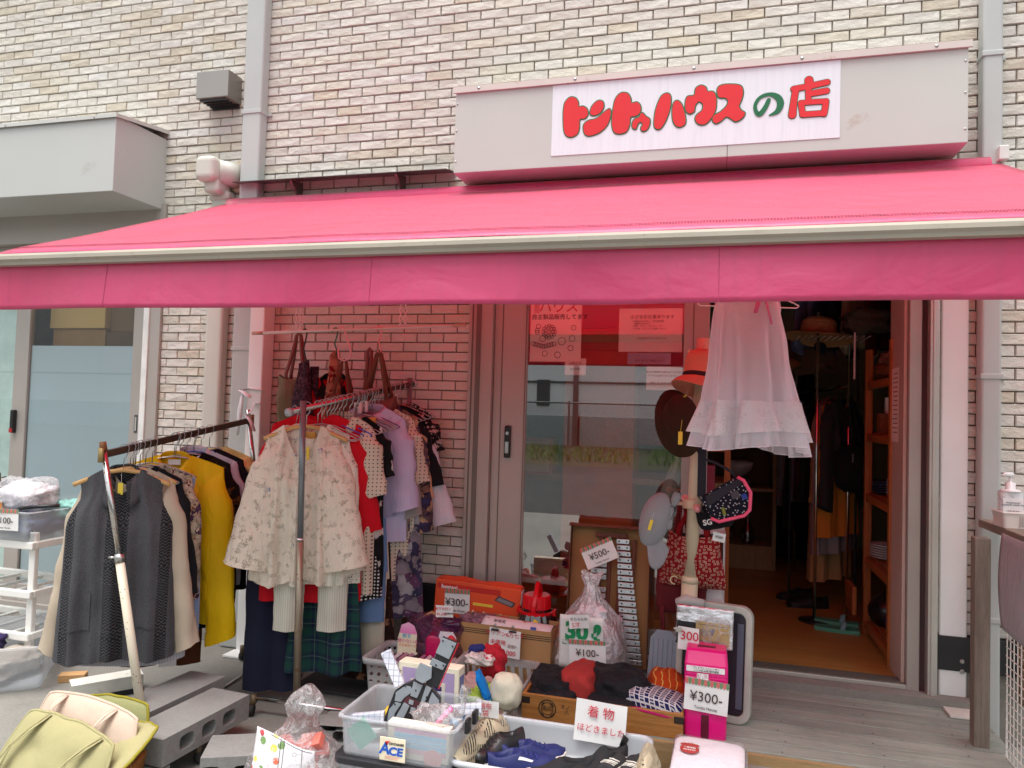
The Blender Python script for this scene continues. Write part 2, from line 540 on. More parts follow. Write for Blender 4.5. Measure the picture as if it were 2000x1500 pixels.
def wood_mat(name, c1, c2, axis=0, scale=1.0, rough=0.6, grey=False, island=False):
    if name in _C:
        return _C[name]
    m, nt = mk(name)
    sc = [14 * scale] * 3
    sc[axis] = 0.9 * scale
    co = coords(nt, scale=tuple(sc))
    n = noise_(nt, co, 2.2, 6, 0.65, 0.8)
    f = noise_(nt, coords(nt, scale=tuple(5 * q for q in sc)), 4, 3)
    cc = mix(nt, ramp(nt, n, [(0.3, 0.0), (0.72, 1.0)]), c1, c2)
    cc = mix(nt, mth(nt, 'MULTIPLY', ramp(nt, f, [(0.5, 0.0), (0.7, 1.0)]), 0.35), cc, tuple(c * 0.45 for c in c1))
    if island:
        g = nd(nt, 'NewGeometry')
        cc = mix(nt, 1.0, cc, ramp(nt, g.outputs['Random Per Island'], [(0.0, 0.8), (1.0, 1.15)]), 'MULTIPLY')
        st = noise_(nt, coords(nt), 2.2, 6, 0.7)
        cc = mix(nt, mth(nt, 'MULTIPLY', ramp(nt, st, [(0.5, 0.0), (0.68, 1.0)]), 0.3), cc, tuple(c * 0.5 for c in c1))
    nr = bumpn(nt, f, 0.3, 0.002)
    finish(nt, cc, rough, 0, nr, 0.35)
    _C[name] = m
    return m
def rust_mat(name, col, rough, metal, sc=30, thr=0.6, rust=(0.16, 0.06, 0.02)):
    if name in _C:
        return _C[name]
    m, nt = mk(name)
    co = coords(nt)
    n = noise_(nt, co, sc, 8, 0.75)
    f = ramp(nt, n, [(thr, 0.0), (thr + 0.05, 1.0)])
    v = nd(nt, 'TexVoronoi', {'Vector': co, 'Scale': sc * 3})
    f = mth(nt, 'MAXIMUM', f, mth(nt, 'MULTIPLY', ramp(nt, v.outputs['Distance'], [(0.16, 1.0), (0.2, 0.0)]), ramp(nt, noise_(nt, co, 9, 2), [(0.5, 0.0), (0.55, 1.0)])))
    cc = mix(nt, f, col, rust)
    rg = mth(nt, 'ADD', mth(nt, 'MULTIPLY', f, 0.9 - rough), rough)
    mt = mth(nt, 'MULTIPLY', mth(nt, 'SUBTRACT', 1.0, f), metal)
    finish(nt, cc, rg, mt, bumpn(nt, n, 0.2, 0.002), 0.5)
    _C[name] = m
    return m
WHITE_STEEL = mat('white_painted_steel', srgb(236, 236, 234), 0.38, var=(2.5, 0.04), dirt=(srgb(150, 130, 105), 7.0, 0.68))
GREY_PVC = mat('grey_pipe_plastic', srgb(178, 181, 178), 0.4, var=(2.0, 0.05))
CREAM_PVC = mat('cream_pipe_plastic', srgb(192, 190, 180), 0.42, var=(2.0, 0.05))
SIGN_PANEL = mat('off_white_panel', srgb(184, 188, 181), 0.45, var=(1.5, 0.04), dirt=(srgb(160, 140, 120), 2.2, 0.66))
BOX_PANEL = mat('pale_grey_panel', srgb(187, 188, 184), 0.4, var=(1.2, 0.04), dirt=(srgb(165, 158, 145), 2.0, 0.66))
ALU = mat('bronze_grey_aluminium', srgb(172, 165, 158), 0.38, 0.2, var=(3, 0.05))
ALU_D = mat('dark_bronze_aluminium', srgb(112, 104, 97), 0.38, 0.35, var=(3, 0.05))
ALU_L = mat('pale_aluminium', srgb(200, 198, 190), 0.35, 0.5, var=(3, 0.05))
CHROME = mat('chrome', (0.75, 0.75, 0.74), 0.16, 1.0, var=(20, 0.05))
DULLCHROME = mat('dull_chrome', (0.5, 0.5, 0.48), 0.3, 1.0, var=(20, 0.12), dirt=((0.2, 0.13, 0.07), 40, 0.62))
BLACK = mat('black_plastic', (0.012, 0.012, 0.013), 0.4)
RUBBER = mat('dark_rubber', (0.02, 0.02, 0.02), 0.8)
PAPER = mat('white_paper', srgb(236, 236, 234), 0.8, var=(4, 0.02))
INK = mat('dark_ink', (0.025, 0.022, 0.02), 0.7)
BROWNINK = mat('brown_black_ink', (0.05, 0.035, 0.03), 0.7)
REDINK = mat('red_marker_ink', srgb(205, 35, 60), 0.7)
GREENINK = mat('green_ink', srgb(20, 140, 85), 0.6)
CARD = mat('brown_cardboard', srgb(176, 134, 88), 0.85, var=(5, 0.07), bump=(120, 0.1, 0.001))
YELLOWTAG = mat('yellow_tag_card', srgb(232, 208, 70), 0.75)
TAGRED = mat('awning_stripe_red', srgb(205, 110, 105), 0.75)
TAGGREEN = mat('awning_stripe_green', srgb(110, 140, 105), 0.75)
TAPE = sheer('clear_tape', (0.9, 0.9, 0.88), 0.35, 0.3, film=True)
# ================================================================ SETTING
def sheet(name, x0, x1, y0, y1, z, m, label=None):
    o = MB().add([(x0, y0, z), (x1, y0, z), (x1, y1, z), (x0, y1, z)], [(0, 1, 2, 3)]).build(name, m)
    o['kind'] = 'structure'
    return o
sheet('road', -60, 60, -60, 60, -0.012, concrete_mat('asphalt', (0.06, 0.06, 0.06), 0.4))
def gfn(u, v):
    x, y = -9 + 13 * u, -2.5 + 7.0 * v
    return (x, y, 0.004 * nz(x * 1.1, y * 1.1) - 0.002)
g = MB().grid(gfn, 60, 40).build('ground', concrete_mat('forecourt_concrete', srgb(136, 134, 128), 0.7), smooth=True)
g['kind'] = 'structure'
# bank across the road, only seen mirrored in the glass
b = MB()
b.add([(-40, -12.0, -0.01), (40, -12.0, -0.01), (40, -12.9, 0.42), (-40, -12.9, 0.42), (40, -16, 0.42), (-40, -16, 0.42)], [(0, 1, 2, 3), (3, 2, 4, 5)])
b.build('verge', concrete_mat('verge_soil', (0.09, 0.09, 0.06), 1.5))['kind'] = 'structure'
random.seed(4)
gm = MB()
for i in range(4200):
    x = random.uniform(-9, 14)
    if nz(x * 0.8, 7) < -0.3:
        continue
    y = random.uniform(-12.95, -12.2)
    z0 = 0.42 * min(1, (-12.0 - y) / 0.9)
    h = random.uniform(0.05, 0.30) * (0.7 + 0.6 * nz(x * 2, 1))
    a = random.uniform(0, PI)
    dx, dy = 0.02 * math.cos(a), 0.02 * math.sin(a)
    lx, ly = random.uniform(-0.09, 0.09), random.uniform(-0.06, 0.09)
    gm.add([(x - dx, y - dy, z0), (x + dx, y + dy, z0), (x + lx, y + ly, z0 + h)], [(0, 1, 2)])
tag(gm.build('grass', mat('grass_blades', (0.20, 0.30, 0.08), 0.7, var=(3, 0.4))), 'strip of grass across the road, mirrored in the shop glass', 'grass', kind='stuff')
ob = thing('warehouse', 'white panelled warehouse across the road, mirrored in the shop glass', 'building', (0, -14.6, 0.42))
m_ = MB()
m_.box(-30, 30, -5, 0, 0, 5.0)
for k in range(20):
    m_.box(-28 + k * 3, -27.94 + k * 3, 0, 0.03, 0, 5.0)
MB().box(-30, 30, 0.001, 0.03, 0, 0.9).build('lower_wall', mat('blue_grey_base', srgb(176, 188, 186), 0.7), ob)
MB().box(-4.15, -4.0, 0.03, 0.12, 0, 5).box(-30, 30, 0.03, 0.06, 1.9, 1.96).build('downpipe', mat('dark_pipe', (0.09, 0.10, 0.10), 0.5), ob)
m_.build('wall', mat('white_sheet_wall', srgb(244, 246, 244), 0.6, var=(0.6, 0.06)), ob)
m_ = MB()
for x in (-5.3, 1.3, 9):
    m_.box(x, x + 0.4, 0.0, 0.04, 1.2, 2.0)
m_.build('window', mat('grey_window', (0.1, 0.1, 0.1), 0.3), ob)
fe = thing('chain_link_fence', 'dark chain link fence with posts across the road, mirrored in the glass', 'fence', (0, -13.1, 0.4))
m_ = MB()
for k in range(12):
    m_.cyl((-16 + 3 * k, 0, 0), (-16 + 3 * k, 0, 1.35), 0.03, 6)
m_.build('post', mat('fence_steel', (0.12, 0.14, 0.14), 0.5, 0.5), fe)
MB().add([(-18, 0.02, 0.0), (18, 0.02, 0.0), (18, 0.02, 1.3), (-18, 0.02, 1.3)], [(0, 1, 2, 3)]).build('wire_mesh', fabric('dark_wire_mesh', (0.10, 0.11, 0.11), holes=lambda nt, co: mth(nt, 'MULTIPLY', h_net(14, 0.3)(nt, co), 0.4)), fe)
MB().tube([(-18, 0, 1.3), (18, 0, 1.3)], 0.025, 6).build('top_rail', mat('fence_steel', (0, 0, 0)), fe)

# ---------------------------------------------------------------- building with tiled front
WY = 3.79
bld = thing('shop_building', 'building front clad in cream split-face tiles with dark joints', 'building', (0, WY, 0))
OPEN = [(-5.2, -3.281, -1, 2.62), (-1.285, 0.985, -1, 2.58)]
TP, TL = 0.0525, 0.1565
random.seed(11)
tm = MB()
for r in range(9, 98):
    z0, z1 = r * TP - 0.016, (r + 1) * TP - 0.016 - 0.0034
    for k in range(-36, 18):
        xs = [(k + 0.5 * (r % 2)) * TL - 0.03, (k + 1 + 0.5 * (r % 2)) * TL - 0.03 - 0.0034]
        segs = [xs]
        for (a, c, zb, zt) in OPEN:
            if z0 > zt - 0.02 or z1 < zb:
                continue
            ns = []
            for (p, q) in segs:
                if q <= a or p >= c:
                    ns.append((p, q))
                else:
                    if p < a - 0.012:
                        ns.append((p, a))
                    if q > c + 0.012:
                        ns.append((c, q))
            segs = ns
        for (p, q) in segs:
            d = random.uniform(0.007, 0.0105)
            i = 0.0035
            j = [random.uniform(-0.0022, 0.0022) for _ in range(4)]
            tm.add([(p, 0, z0), (q, 0, z0), (q, 0, z1), (p, 0, z1), (p + i, -d + j[0], z0 + i), (q - i, -d + j[1], z0 + i), (q - i, -d + j[2], z1 - i), (p + i, -d + j[3], z1 - i)],
                   [(0, 1, 5, 4), (1, 2, 6, 5), (2, 3, 7, 6), (3, 0, 4, 7), (4, 5, 6, 7)])
tm.build('tile_cladding', tile_mat(), bld)
MORTAR = mat('dark_joint', srgb(84, 72, 64), 0.9, var=(6, 0.2))
mb = MB()
def wall_box(mb, x0, x1, z0, z1):
    mb.box(x0, x1, 0.0015, 0.13, z0, z1)
wall_box(mb, -9, -5.2, 0, 7)
wall_box(mb, -5.2, -3.281, 2.62, 7)
wall_box(mb, -3.281, -1.285, 0, 7)
wall_box(mb, -1.285, 0.985, 2.58, 7)
wall_box(mb, 0.985, 4, 0, 7)
mb.build('wall', MORTAR, bld)
PLC = concrete_mat('plinth_concrete', srgb(140, 135, 126))
for (x0, x1) in ((-3.281, -1.285), (0.985, 4)):
    MB().box(x0, x1, -0.03, 0.0, 0.3, 0.452).build('base_flashing', mat('black_flashing', (0.02, 0.02, 0.022), 0.45), bld)
    MB().box(x0, x1, -0.012, 0.0, 0, 0.3).build('plinth', PLC, bld)
# rooms behind the glass
INW = mat('pale_green_interior_wall', srgb(196, 202, 178), 0.8, var=(1, 0.05))
rm = MB()
rm.box(-2.1, -2.0, 0.131, 4.0, 0.2, 2.7).box(1.9, 2.0, 0.131, 4.0, 0.2, 2.7).box(-2.1, 2.0, 4.0, 4.1, 0.2, 2.7)
rm.build('interior_wall', INW, bld)
MB().box(-2.1, 2.0, 0.131, 4.1, 2.701, 2.8).build('ceiling', mat('white_ceiling', srgb(205, 203, 196), 0.9), bld)
MB().box(-9, 4, 0.131, 8, 6.9, 7.0).build('roof', mat('roof_grey', (0.2, 0.2, 0.2), 0.8), bld)
rm = MB()
rm.box(-5.4, -5.3, 0.131, 1.4, 0, 2.7).box(-3.0, -2.9, 0.131, 1.4, 0, 2.7).box(-5.4, -2.9, 1.4, 1.5, 0, 2.7).box(-5.4, -2.9, 0.131, 1.5, 2.701, 2.8)
rm.build('storeroom_wall', mat('storeroom_wall', srgb(150, 148, 138), 0.9), bld)
fl = MB().box(-2.0, 1.9, WY + 0.02, WY + 4.0, 0.05, 0.2)
fl.build('floor', wood_mat('brown_vinyl_floor', srgb(166, 122, 64), srgb(186, 142, 80), 0, 0.35, 0.35))['kind'] = 'structure'
MB().box(-5.3, -3.0, WY + 0.02, WY + 1.4, 0.0, 0.08).build('storeroom_floor', mat('storeroom_floor', (0.15, 0.14, 0.12), 0.7))['kind'] = 'structure'
# deck in front of the door: weathered boards running along the wall
DZ = 0.15
dk = MB()
yb = 2.98
while yb < 3.69:
    dk.box(-0.79, 1.13 + (3.7 - yb) * 0.0, yb, yb + 0.094, 0.03, DZ + random.uniform(-0.0015, 0.0015))
    yb += 0.1
deck = dk.build('deck', wood_mat('weathered_boards', srgb(144, 149, 140), srgb(174, 178, 168), 0, 1.0, 0.85, island=True), bev=0.002)
deck['kind'] = 'structure'
sm = MB()
for k in range(8):
    for x in (-0.2, 0.27, 0.62, 0.95):
        sm.cyl((x + 0.02 * (k % 2), 3.0 + 0.1 * k, DZ + 0.0018), (x + 0.02 * (k % 2), 3.0 + 0.1 * k, DZ + 0.0024), 0.0035, 6)
o = sm.build('deck_screw', mat('dark_screw', (0.05, 0.045, 0.04), 0.5, 0.6), deck)
MB().box(-0.79, 1.12, 2.955, 2.979, 0.0, DZ - 0.006).build('deck_edge_board', wood_mat('edge_board', srgb(150, 122, 84), srgb(178, 150, 108), 0, 1.0, 0.8), deck)
MB().box(-1.40, -0.80, 3.36, 3.70, 0.0, DZ).box(-1.3, 1.13, 3.691, 3.778, 0.0, 0.188).build('step', concrete_mat('step_concrete', srgb(150, 145, 138)))['kind'] = 'structure'
# concrete apron that rises to the deck
ap = MB().add([(-0.1, 1.2, 0.004), (2.2, 1.2, 0.004), (2.2, 2.953, 0.11), (-0.1, 2.953, 0.11), (-0.1, 1.2, -0.01), (-0.1, 2.953, -0.01)], [(0, 1, 2, 3), (0, 3, 5, 4)])
ap.build('ramp', concrete_mat('ramp_concrete', srgb(150, 145, 137)))['kind'] = 'structure'
# manhole lid and mat on the concrete
mh = thing('manhole_lid', 'small round concrete drain lid set in the ground', 'drain lid', (-2.16, 3.42, 0.0))
q = MB()
q.lathe([(0.001, 0.006), (0.085, 0.006), (0.088, 0.009), (0.092, 0.006), (0.108, 0.006), (0.112, 0.010), (0.117, 0.003), (0.118, -0.002)], 40)
for i in range(60):
    a, r = random.uniform(0, 2 * PI), random.uniform(0.01, 0.075)
    q.lathe([(0.0035, 0.006), (0.002, 0.0085), (0.0005, 0.0086)], 6, (r * math.cos(a), r * math.sin(a), 0))
q.build('lid', concrete_mat('lid_concrete', srgb(150, 146, 138), 3), mh, smooth=True)
MB().lathe([(0.119, -0.003), (0.124, 0.006), (0.128, 0.0055), (0.132, -0.003)], 40).build('rim', mat('drain_rim', (0.1, 0.095, 0.09), 0.8), mh, smooth=True)
def matfn(u, v):
    return (-1.98 + 0.42 * u, 3.28 + 0.34 * v, 0.012 + 0.003 * nz(u * 6, v * 6))
tag(MB().grid(matfn, 16, 14).build('door_mat', mat('dark_grey_mat', (0.045, 0.045, 0.048), 0.95, bump=(200, 0.6, 0.004)), solid=0.01), 'dark grey textured mat lying under the full clothes rack', 'mat')

# ---------------------------------------------------------------- signboard
sg = thing('shop_sign', 'long off-white sign box with red and green bubble lettering above the pink awning', 'sign', (-0.145, 3.538, 2.62))
m_ = MB()
SX0, SX1, ST = -1.177, 1.178, 0.445
m_.box(SX0, SX1, 0, 0.25, 0, ST)
m_.build('sign_box', SIGN_PANEL, sg, bev=0.003)
m_ = MB()
m_.add([(SX0 - 0.012, -0.012, ST), (SX1 + 0.012, -0.012, ST), (SX1 + 0.012, 0.252, ST + 0.075), (SX0 - 0.012, 0.252, ST + 0.075)], [(0, 1, 2, 3)])
m_.box(SX0 - 0.012, SX1 + 0.012, -0.013, -0.002, ST - 0.030, ST + 0.001)
m_.build('top_flashing', mat('sign_flashing', srgb(200, 192, 184), 0.45, var=(3, 0.05), dirt=(srgb(150, 105, 60), 9, 0.62)), sg)
q = MB()
for x in (-1.05, -0.55, 0.02, 0.5, 1.05):
    q.lathe([(0.0, 0.003), (0.006, 0.002), (0.008, 0.0)], 10, M=T(x, -0.0135, ST - 0.014, 0, PI / 2))
for z in (0.06, 0.22, 0.36):
    for x in (SX0 + 0.01, SX1 - 0.012):
        q.lathe([(0.0, 0.003), (0.004, 0.002), (0.005, 0.0)], 8, M=T(x, -0.001, z, 0, PI / 2))
q.build('screw', DULLCHROME, sg, smooth=True)
MB().box(0.178, 0.181, -0.0012, 0.0, 0, 0.055).box(0.178, 0.1805, 0.002, 0.24, -0.0012, 0.0).build('panel_seam', mat('seam_shadow_gap', (0.12, 0.09, 0.07), 0.8), sg)
m_ = MB()
m_.box(-0.663, 0.665, -0.003, -0.0005, 0.056, ST - 0.033)
def board_mat():
    m, nt = mk('white_sign_sheet')
    st = noise_(nt, coords(nt, scale=(9, 1, 0.5)), 6, 6, 0.7)
    cc = mix(nt, mth(nt, 'MULTIPLY', ramp(nt, st, [(0.42, 0.0), (0.72, 1.0)]), 0.22), srgb(218, 224, 228), srgb(170, 178, 184))
    finish(nt, cc, 0.4)
    return m
m_.build('sign_sheet', board_mat(), sg)
def sxz(u, v):
    p = yp(1070 + u / 3.448, 100 + v / 3.448, 3.538)
    return (p.x + 0.145, p.z - 2.62)
def catmull(P, n=6):
    out = []
    k = len(P)
    for i in range(k):
        p0, p1, p2, p3 = P[i - 1], P[i], P[(i + 1) % k], P[(i + 2) % k]
        for j in range(n):
            t = j / n
            out.append(tuple(0.5 * (2 * p1[c] + (p2[c] - p0[c]) * t + (2 * p0[c] - 5 * p1[c] + 4 * p2[c] - p3[c]) * t * t + (3 * p1[c] - p0[c] - 3 * p2[c] + p3[c]) * t ** 3) for c in (0, 1)))
    return out
def offset_poly(P, d):
    k = len(P)
    area = sum(P[i][0] * P[(i + 1) % k][1] - P[(i + 1) % k][0] * P[i][1] for i in range(k))
    s = 1 if area > 0 else -1
    out = []
    for i in range(k):
        a, c = P[i - 1], P[(i + 1) % k]
        tx, ty = c[0] - a[0], c[1] - a[1]
        l = math.hypot(tx, ty) or 1
        out.append((P[i][0] + s * ty / l * d, P[i][1] - s * tx / l * d))
    return out
RED_S = mat('red_sign_vinyl', srgb(206, 20, 32), 0.4, var=(3, 0.05))
GRN_S = mat('green_sign_vinyl', srgb(8, 100, 56), 0.4, var=(3, 0.05))
GLY = [
    [(120, 345), (150, 315), (185, 318), (205, 345), (209, 376), (240, 375), (266, 395), (270, 430), (250, 455), (216, 464), (212, 520), (198, 560), (160, 580), (127, 570), (110, 530), (106, 440), (110, 380)],
    [(286, 418), (302, 370), (340, 337), (372, 345), (375, 385), (345, 423), (305, 435)],
    [(244, 540), (244, 500), (272, 472), (330, 456), (380, 415), (416, 392), (424, 430), (400, 500), (350, 548), (290, 571), (258, 566)],
    [(440, 400), (455, 330), (490, 287), (535, 287), (558, 320), (564, 352), (600, 347), (623, 370), (623, 412), (595, 438), (558, 447), (550, 500), (530, 543), (490, 558), (452, 550), (435, 510), (434, 450)],
    [(640, 420), (660, 442), (686, 462), (684, 500), (665, 533), (637, 540), (628, 520), (640, 500), (633, 482), (612, 485), (600, 510), (592, 526), (573, 519), (570, 490), (584, 462), (616, 448), (626, 425)],
    [(717, 490), (727, 400), (762, 312), (800, 287), (826, 305), (826, 370), (799, 460), (760, 522), (727, 522)],
    [(840, 390), (852, 347), (875, 337), (903, 365), (923, 430), (926, 488), (895, 512), (862, 503), (842, 460)],
    [(926, 370), (938, 312), (986, 300), (997, 255), (1030, 234), (1063, 247), (1075, 275), (1112, 277), (1132, 310), (1130, 390), (1103, 450), (1060, 493), (1017, 493), (994, 465), (1002, 435), (1040, 400), (1044, 360), (1017, 342), (992, 370), (985, 408), (955, 423), (932, 405)],
    [(1144, 298), (1144, 255), (1172, 232), (1240, 227), (1298, 237), (1314, 280), (1303, 330), (1287, 370), (1300, 400), (1326, 420), (1308, 453), (1265, 475), (1227, 453), (1200, 445), (1165, 473), (1132, 489), (1110, 468), (1120, 437), (1165, 410), (1205, 370), (1213, 335), (1190, 316), (1160, 316)]]
qr, qg = MB(), MB()
for i, G in enumerate(GLY):
    P = catmull([sxz(*p) for p in G])
    e_ = MB().prism(offset_poly(P, 0.0052), -0.0052 - i * 5e-5, -0.0032).build('letter_outline', GRN_S, sg)
    MB().prism(P, -0.0068 - i * 5e-5, -0.0042).build('letter_face', RED_S, e_)
def stroke(mb, pts, rad, y, n=14, yb=-0.003):
    """flat round-ended brush stroke through (x,z) points; rad may vary along it"""
    L = []
    k = len(pts)
    for i in range(k - 1):
        for j in range(6):
            t = j / 6
            p0, p1, p2, p3 = pts[max(i - 1, 0)], pts[i], pts[i + 1], pts[min(i + 2, k - 1)]
            L.append(tuple(0.5 * (2 * p1[c] + (p2[c] - p0[c]) * t + (2 * p0[c] - 5 * p1[c] + 4 * p2[c] - p3[c]) * t * t + (3 * p1[c] - p0[c] - 3 * p2[c] + p3[c]) * t ** 3) for c in (0, 1)))
    L.append(pts[-1])
    rr = rad if isinstance(rad, (list, tuple)) else [rad, rad]
    m = len(L)
    Lf, Rt = [], []
    rs = []
    for i in range(m):
        a, c = L[max(i - 1, 0)], L[min(i + 1, m - 1)]
        tx, tz = c[0] - a[0], c[1] - a[1]
        l = math.hypot(tx, tz) or 1
        f = i / (m - 1) * (len(rr) - 1)
        k0 = min(int(f), len(rr) - 2)
        r = rr[k0] + (rr[k0 + 1] - rr[k0]) * (f - k0)
        rs.append(r)
        Lf.append((L[i][0] - tz / l * r, L[i][1] + tx / l * r))
        Rt.append((L[i][0] + tz / l * r, L[i][1] - tx / l * r))
    vs = [(x, y, z) for x, z in Lf] + [(x, y, z) for x, z in Rt]
    mb.add(vs, [(i, i + 1, m + i + 1, m + i) for i in range(m - 1)])
    for e, (c, r) in enumerate(((L[0], rs[0]), (L[-1], rs[-1]))):
        vs = [(c[0] + r * math.cos(2 * PI * j / n), y - 2e-5 * (e + 1), c[1] + r * math.sin(2 * PI * j / n)) for j in range(n)]
        mb.add(vs, [tuple(range(n))])
NO = [sxz(*p) for p in [(1487, 332), (1462, 385), (1425, 428), (1400, 405), (1398, 360), (1430, 315), (1490, 294), (1545, 312), (1566, 355), (1545, 408), (1490, 436)]]
qn = MB()
stroke(qn, NO, [0.0095, 0.011, 0.012, 0.009, 0.008, 0.008, 0.009, 0.014, 0.016, 0.012, 0.003], -0.006)
SHOP = [([(1757, 198), (1762, 238)], 0.018), ([(1655, 258), (1760, 238), (1880, 212)], 0.0135), ([(1668, 265), (1655, 345), (1645, 432)], [0.014, 0.014, 0.017]), ([(1752, 262), (1755, 345)], 0.012), ([(1762, 290), (1876, 270)], 0.0135),
        ([(1703, 352), (1716, 428)], 0.0125), ([(1703, 352), (1780, 345), (1868, 340)], 0.012), ([(1872, 340), (1866, 385), (1858, 425)], 0.013), ([(1715, 430), (1860, 420)], 0.013)]
for i, (P, r) in enumerate(SHOP):
    PP = [sxz(*p) for p in P]
    r2 = [a + 0.0028 for a in r] if isinstance(r, list) else r + 0.0028
    stroke(qr, PP, r, -0.0065 - i * 6e-5)
    stroke(qg, PP, r2, -0.0045 - i * 6e-5)
qn.build('green_letter', GRN_S, sg)
qg.build('letter_outline', GRN_S, sg)
qr.build('letter_face', RED_S, sg)

# left sign box, plain
lb = thing('canopy_box', 'plain pale grey box canopy above the left glass door', 'canopy', (-4.3, 3.377, 2.582))
MB().box(-1.6, 0.99, 0, 0.412, 0, 0.44).build('box', BOX_PANEL, lb, bev=0.003)
m_ = MB()
m_.add([(-1.6, -0.014, 0.441), (1.005, -0.014, 0.441), (1.005, 0.412, 0.50), (-1.6, 0.412, 0.50), (-1.6, -0.014, 0.42), (1.005, -0.014, 0.42), (1.005, 0.412, 0.475)], [(0, 1, 2, 3), (0, 4, 5, 1), (1, 5, 6, 2)])
m_.build('top_flashing', mat('canopy_flashing', srgb(196, 196, 190), 0.45, var=(3, 0.05), dirt=(srgb(150, 105, 60), 9, 0.64)), lb)
q = MB()
for x in (-0.9, -0.35, 0.2, 0.85):
    q.lathe([(0.0, 0.003), (0.006, 0.002), (0.007, 0.0)], 8, M=T(x, -0.015, 0.43, 0, PI / 2))
q.build('screw', DULLCHROME, lb)

# ---------------------------------------------------------------- pipes, vents, ledge on the wall
def downpipe(x0, x1, y, d, z0, z1, m, straps, label, group=None):
    t = thing('downpipe', label, 'downpipe', ((x0 + x1) / 2, y, z0), 0, group)
    wd = (x1 - x0) / 2
    MB().box(-wd, wd, -d, 0, 0, z1 - z0).build('pipe', m, t, bev=0.012, seg=3)
    for z in straps:
        MB().box(-wd - 0.004, wd + 0.004, -d - 0.005, 0.002, z - z0 - 0.012, z - z0 + 0.012).box(wd, wd + 0.03, -0.012, 0.0, z - z0 - 0.01, z - z0 + 0.01).build('strap', m, t, bev=0.003)
    return t
downpipe(-2.725, -2.60, 3.782, 0.075, 0.0, 5.2, GREY_PVC, (3.12, 1.72), 'grey square downpipe left of the awning, running behind the white post')
downpipe(1.140, 1.222, 3.782, 0.075, 0.0, 5.2, GREY_PVC, (3.08, 1.62, 0.55), 'grey square downpipe at the right edge beside the sign')
cp = thing('vent_duct', 'cream duct cover with a curved wall cap behind the awning corner', 'duct', (-2.86, 3.782, 0.0))
MB().box(-0.062, 0.058, -0.07, 0, 0.3, 2.66).build('duct', CREAM_PVC, cp, bev=0.02, seg=3)
MB().box(-0.072, 0.068, -0.082, 0, 2.60, 2.66).build('collar', CREAM_PVC, cp, bev=0.02, seg=3)
MB().box(-0.085, 0.045, -0.20, -0.045, 2.69, 2.835).build('elbow_cap', CREAM_PVC, cp, bev=0.032, seg=4)
MB().cyl((0.075, 0.0, 2.76), (0.02, -0.125, 2.76), 0.078, 28, 0.066).build('elbow_neck', CREAM_PVC, cp, smooth=True)
MB().box(-0.055, 0.045, -0.15, -0.02, 2.63, 2.72).build('outlet', CREAM_PVC, cp, bev=0.02, seg=3)
q = MB()
q.lathe([(0.0, 0.0), (0.1, 0.0), (0.102, 0.012), (0.09, 0.02)], 24, M=T(0.105, 0.0, 2.755, 0, PI / 2))
q.build('wall_flange', mat('aged_sealant', srgb(176, 158, 135), 0.7), cp, smooth=True)
MB().box(-0.035, -0.005, -0.1925, -0.189, 2.785, 2.80).build('louvre_mark', mat('grey_mark', (0.2, 0.2, 0.2), 0.6), cp)
vh = thing('vent_hood', 'square stainless vent hood high on the tiled wall', 'vent', (-2.93, 3.785, 3.2))
q = MB()
q.box(-0.078, 0.142, -0.135, 0.0, 0.0, 0.162)
q.build('hood', mat('stainless_hood', srgb(150, 146, 140), 0.35, 0.6, var=(2, 0.06)), vh, bev=0.004)
q = MB()
for k in range(4):
    q.box(-0.06 + 0.001 * k, 0.12, -0.12 + 0.03 * k, -0.118 + 0.03 * k, -0.014, -0.001)
q.box(-0.05, 0.13, -0.02, 0.0, -0.024, -0.001)
q.build('damper', mat('vent_dark', (0.05, 0.05, 0.05), 0.5, 0.5), vh)
lg = thing('awning_ledge', 'thin dark metal rain ledge on brackets left of the sign', 'ledge', (-2.1, 3.785, 2.68))
MB().add([(-0.62, 0, 0.03), (0.70, 0, 0.03), (0.70, -0.15, 0.0), (-0.62, -0.15, 0.0)], [(0, 1, 2, 3)]).build('ledge_sheet', mat('ledge_metal', srgb(110, 104, 100), 0.35, 0.7), lg, solid=0.004)
for x in (-0.25, 0.4):
    MB().add([(x, 0, 0.02), (x, -0.13, -0.004), (x, -0.02, -0.09), (x, 0, -0.09)], [(0, 1, 2, 3)]).build('bracket', mat('bracket_metal', srgb(120, 112, 106), 0.4, 0.6), lg, solid=0.012)
# white steel posts that carry the awning frame
lp = thing('steel_post', 'white square steel post left of the full clothes rack', 'post', (-2.538, 3.725, 0))
MB().box(-0.048, 0.048, -0.055, 0.052, 0, 2.5).build('post', WHITE_STEEL, lp, bev=0.008, seg=3)
MB().box(-0.055, 0.055, -0.16, -0.055, 0.0, 0.012).build('base_plate', WHITE_STEEL, lp, bev=0.002)
rp = thing('steel_post', 'white square steel post with bolts and rusty base plate right of the doorway', 'post', (1.053, 3.765, 0))
MB().box(-0.056, 0.056, 0, 0.1, 0.15, 2.5).build('post', WHITE_STEEL, rp, bev=0.008, seg=3)
MB().box(-0.058, 0.052, -0.175, -0.001, 0.1505, 0.162).build('base_plate', mat('rusty_white_plate', srgb(222, 214, 204), 0.5, dirt=(srgb(140, 90, 50), 22, 0.63)), rp, bev=0.002)
for z in (0.30, 0.345):
    MB().lathe([(0.011, 0), (0.011, 0.006), (0.008, 0.009), (0, 0.009)], 6, M=T(0.035, -0.0005, z, 0, PI / 2)).build('bolt', DULLCHROME, rp)

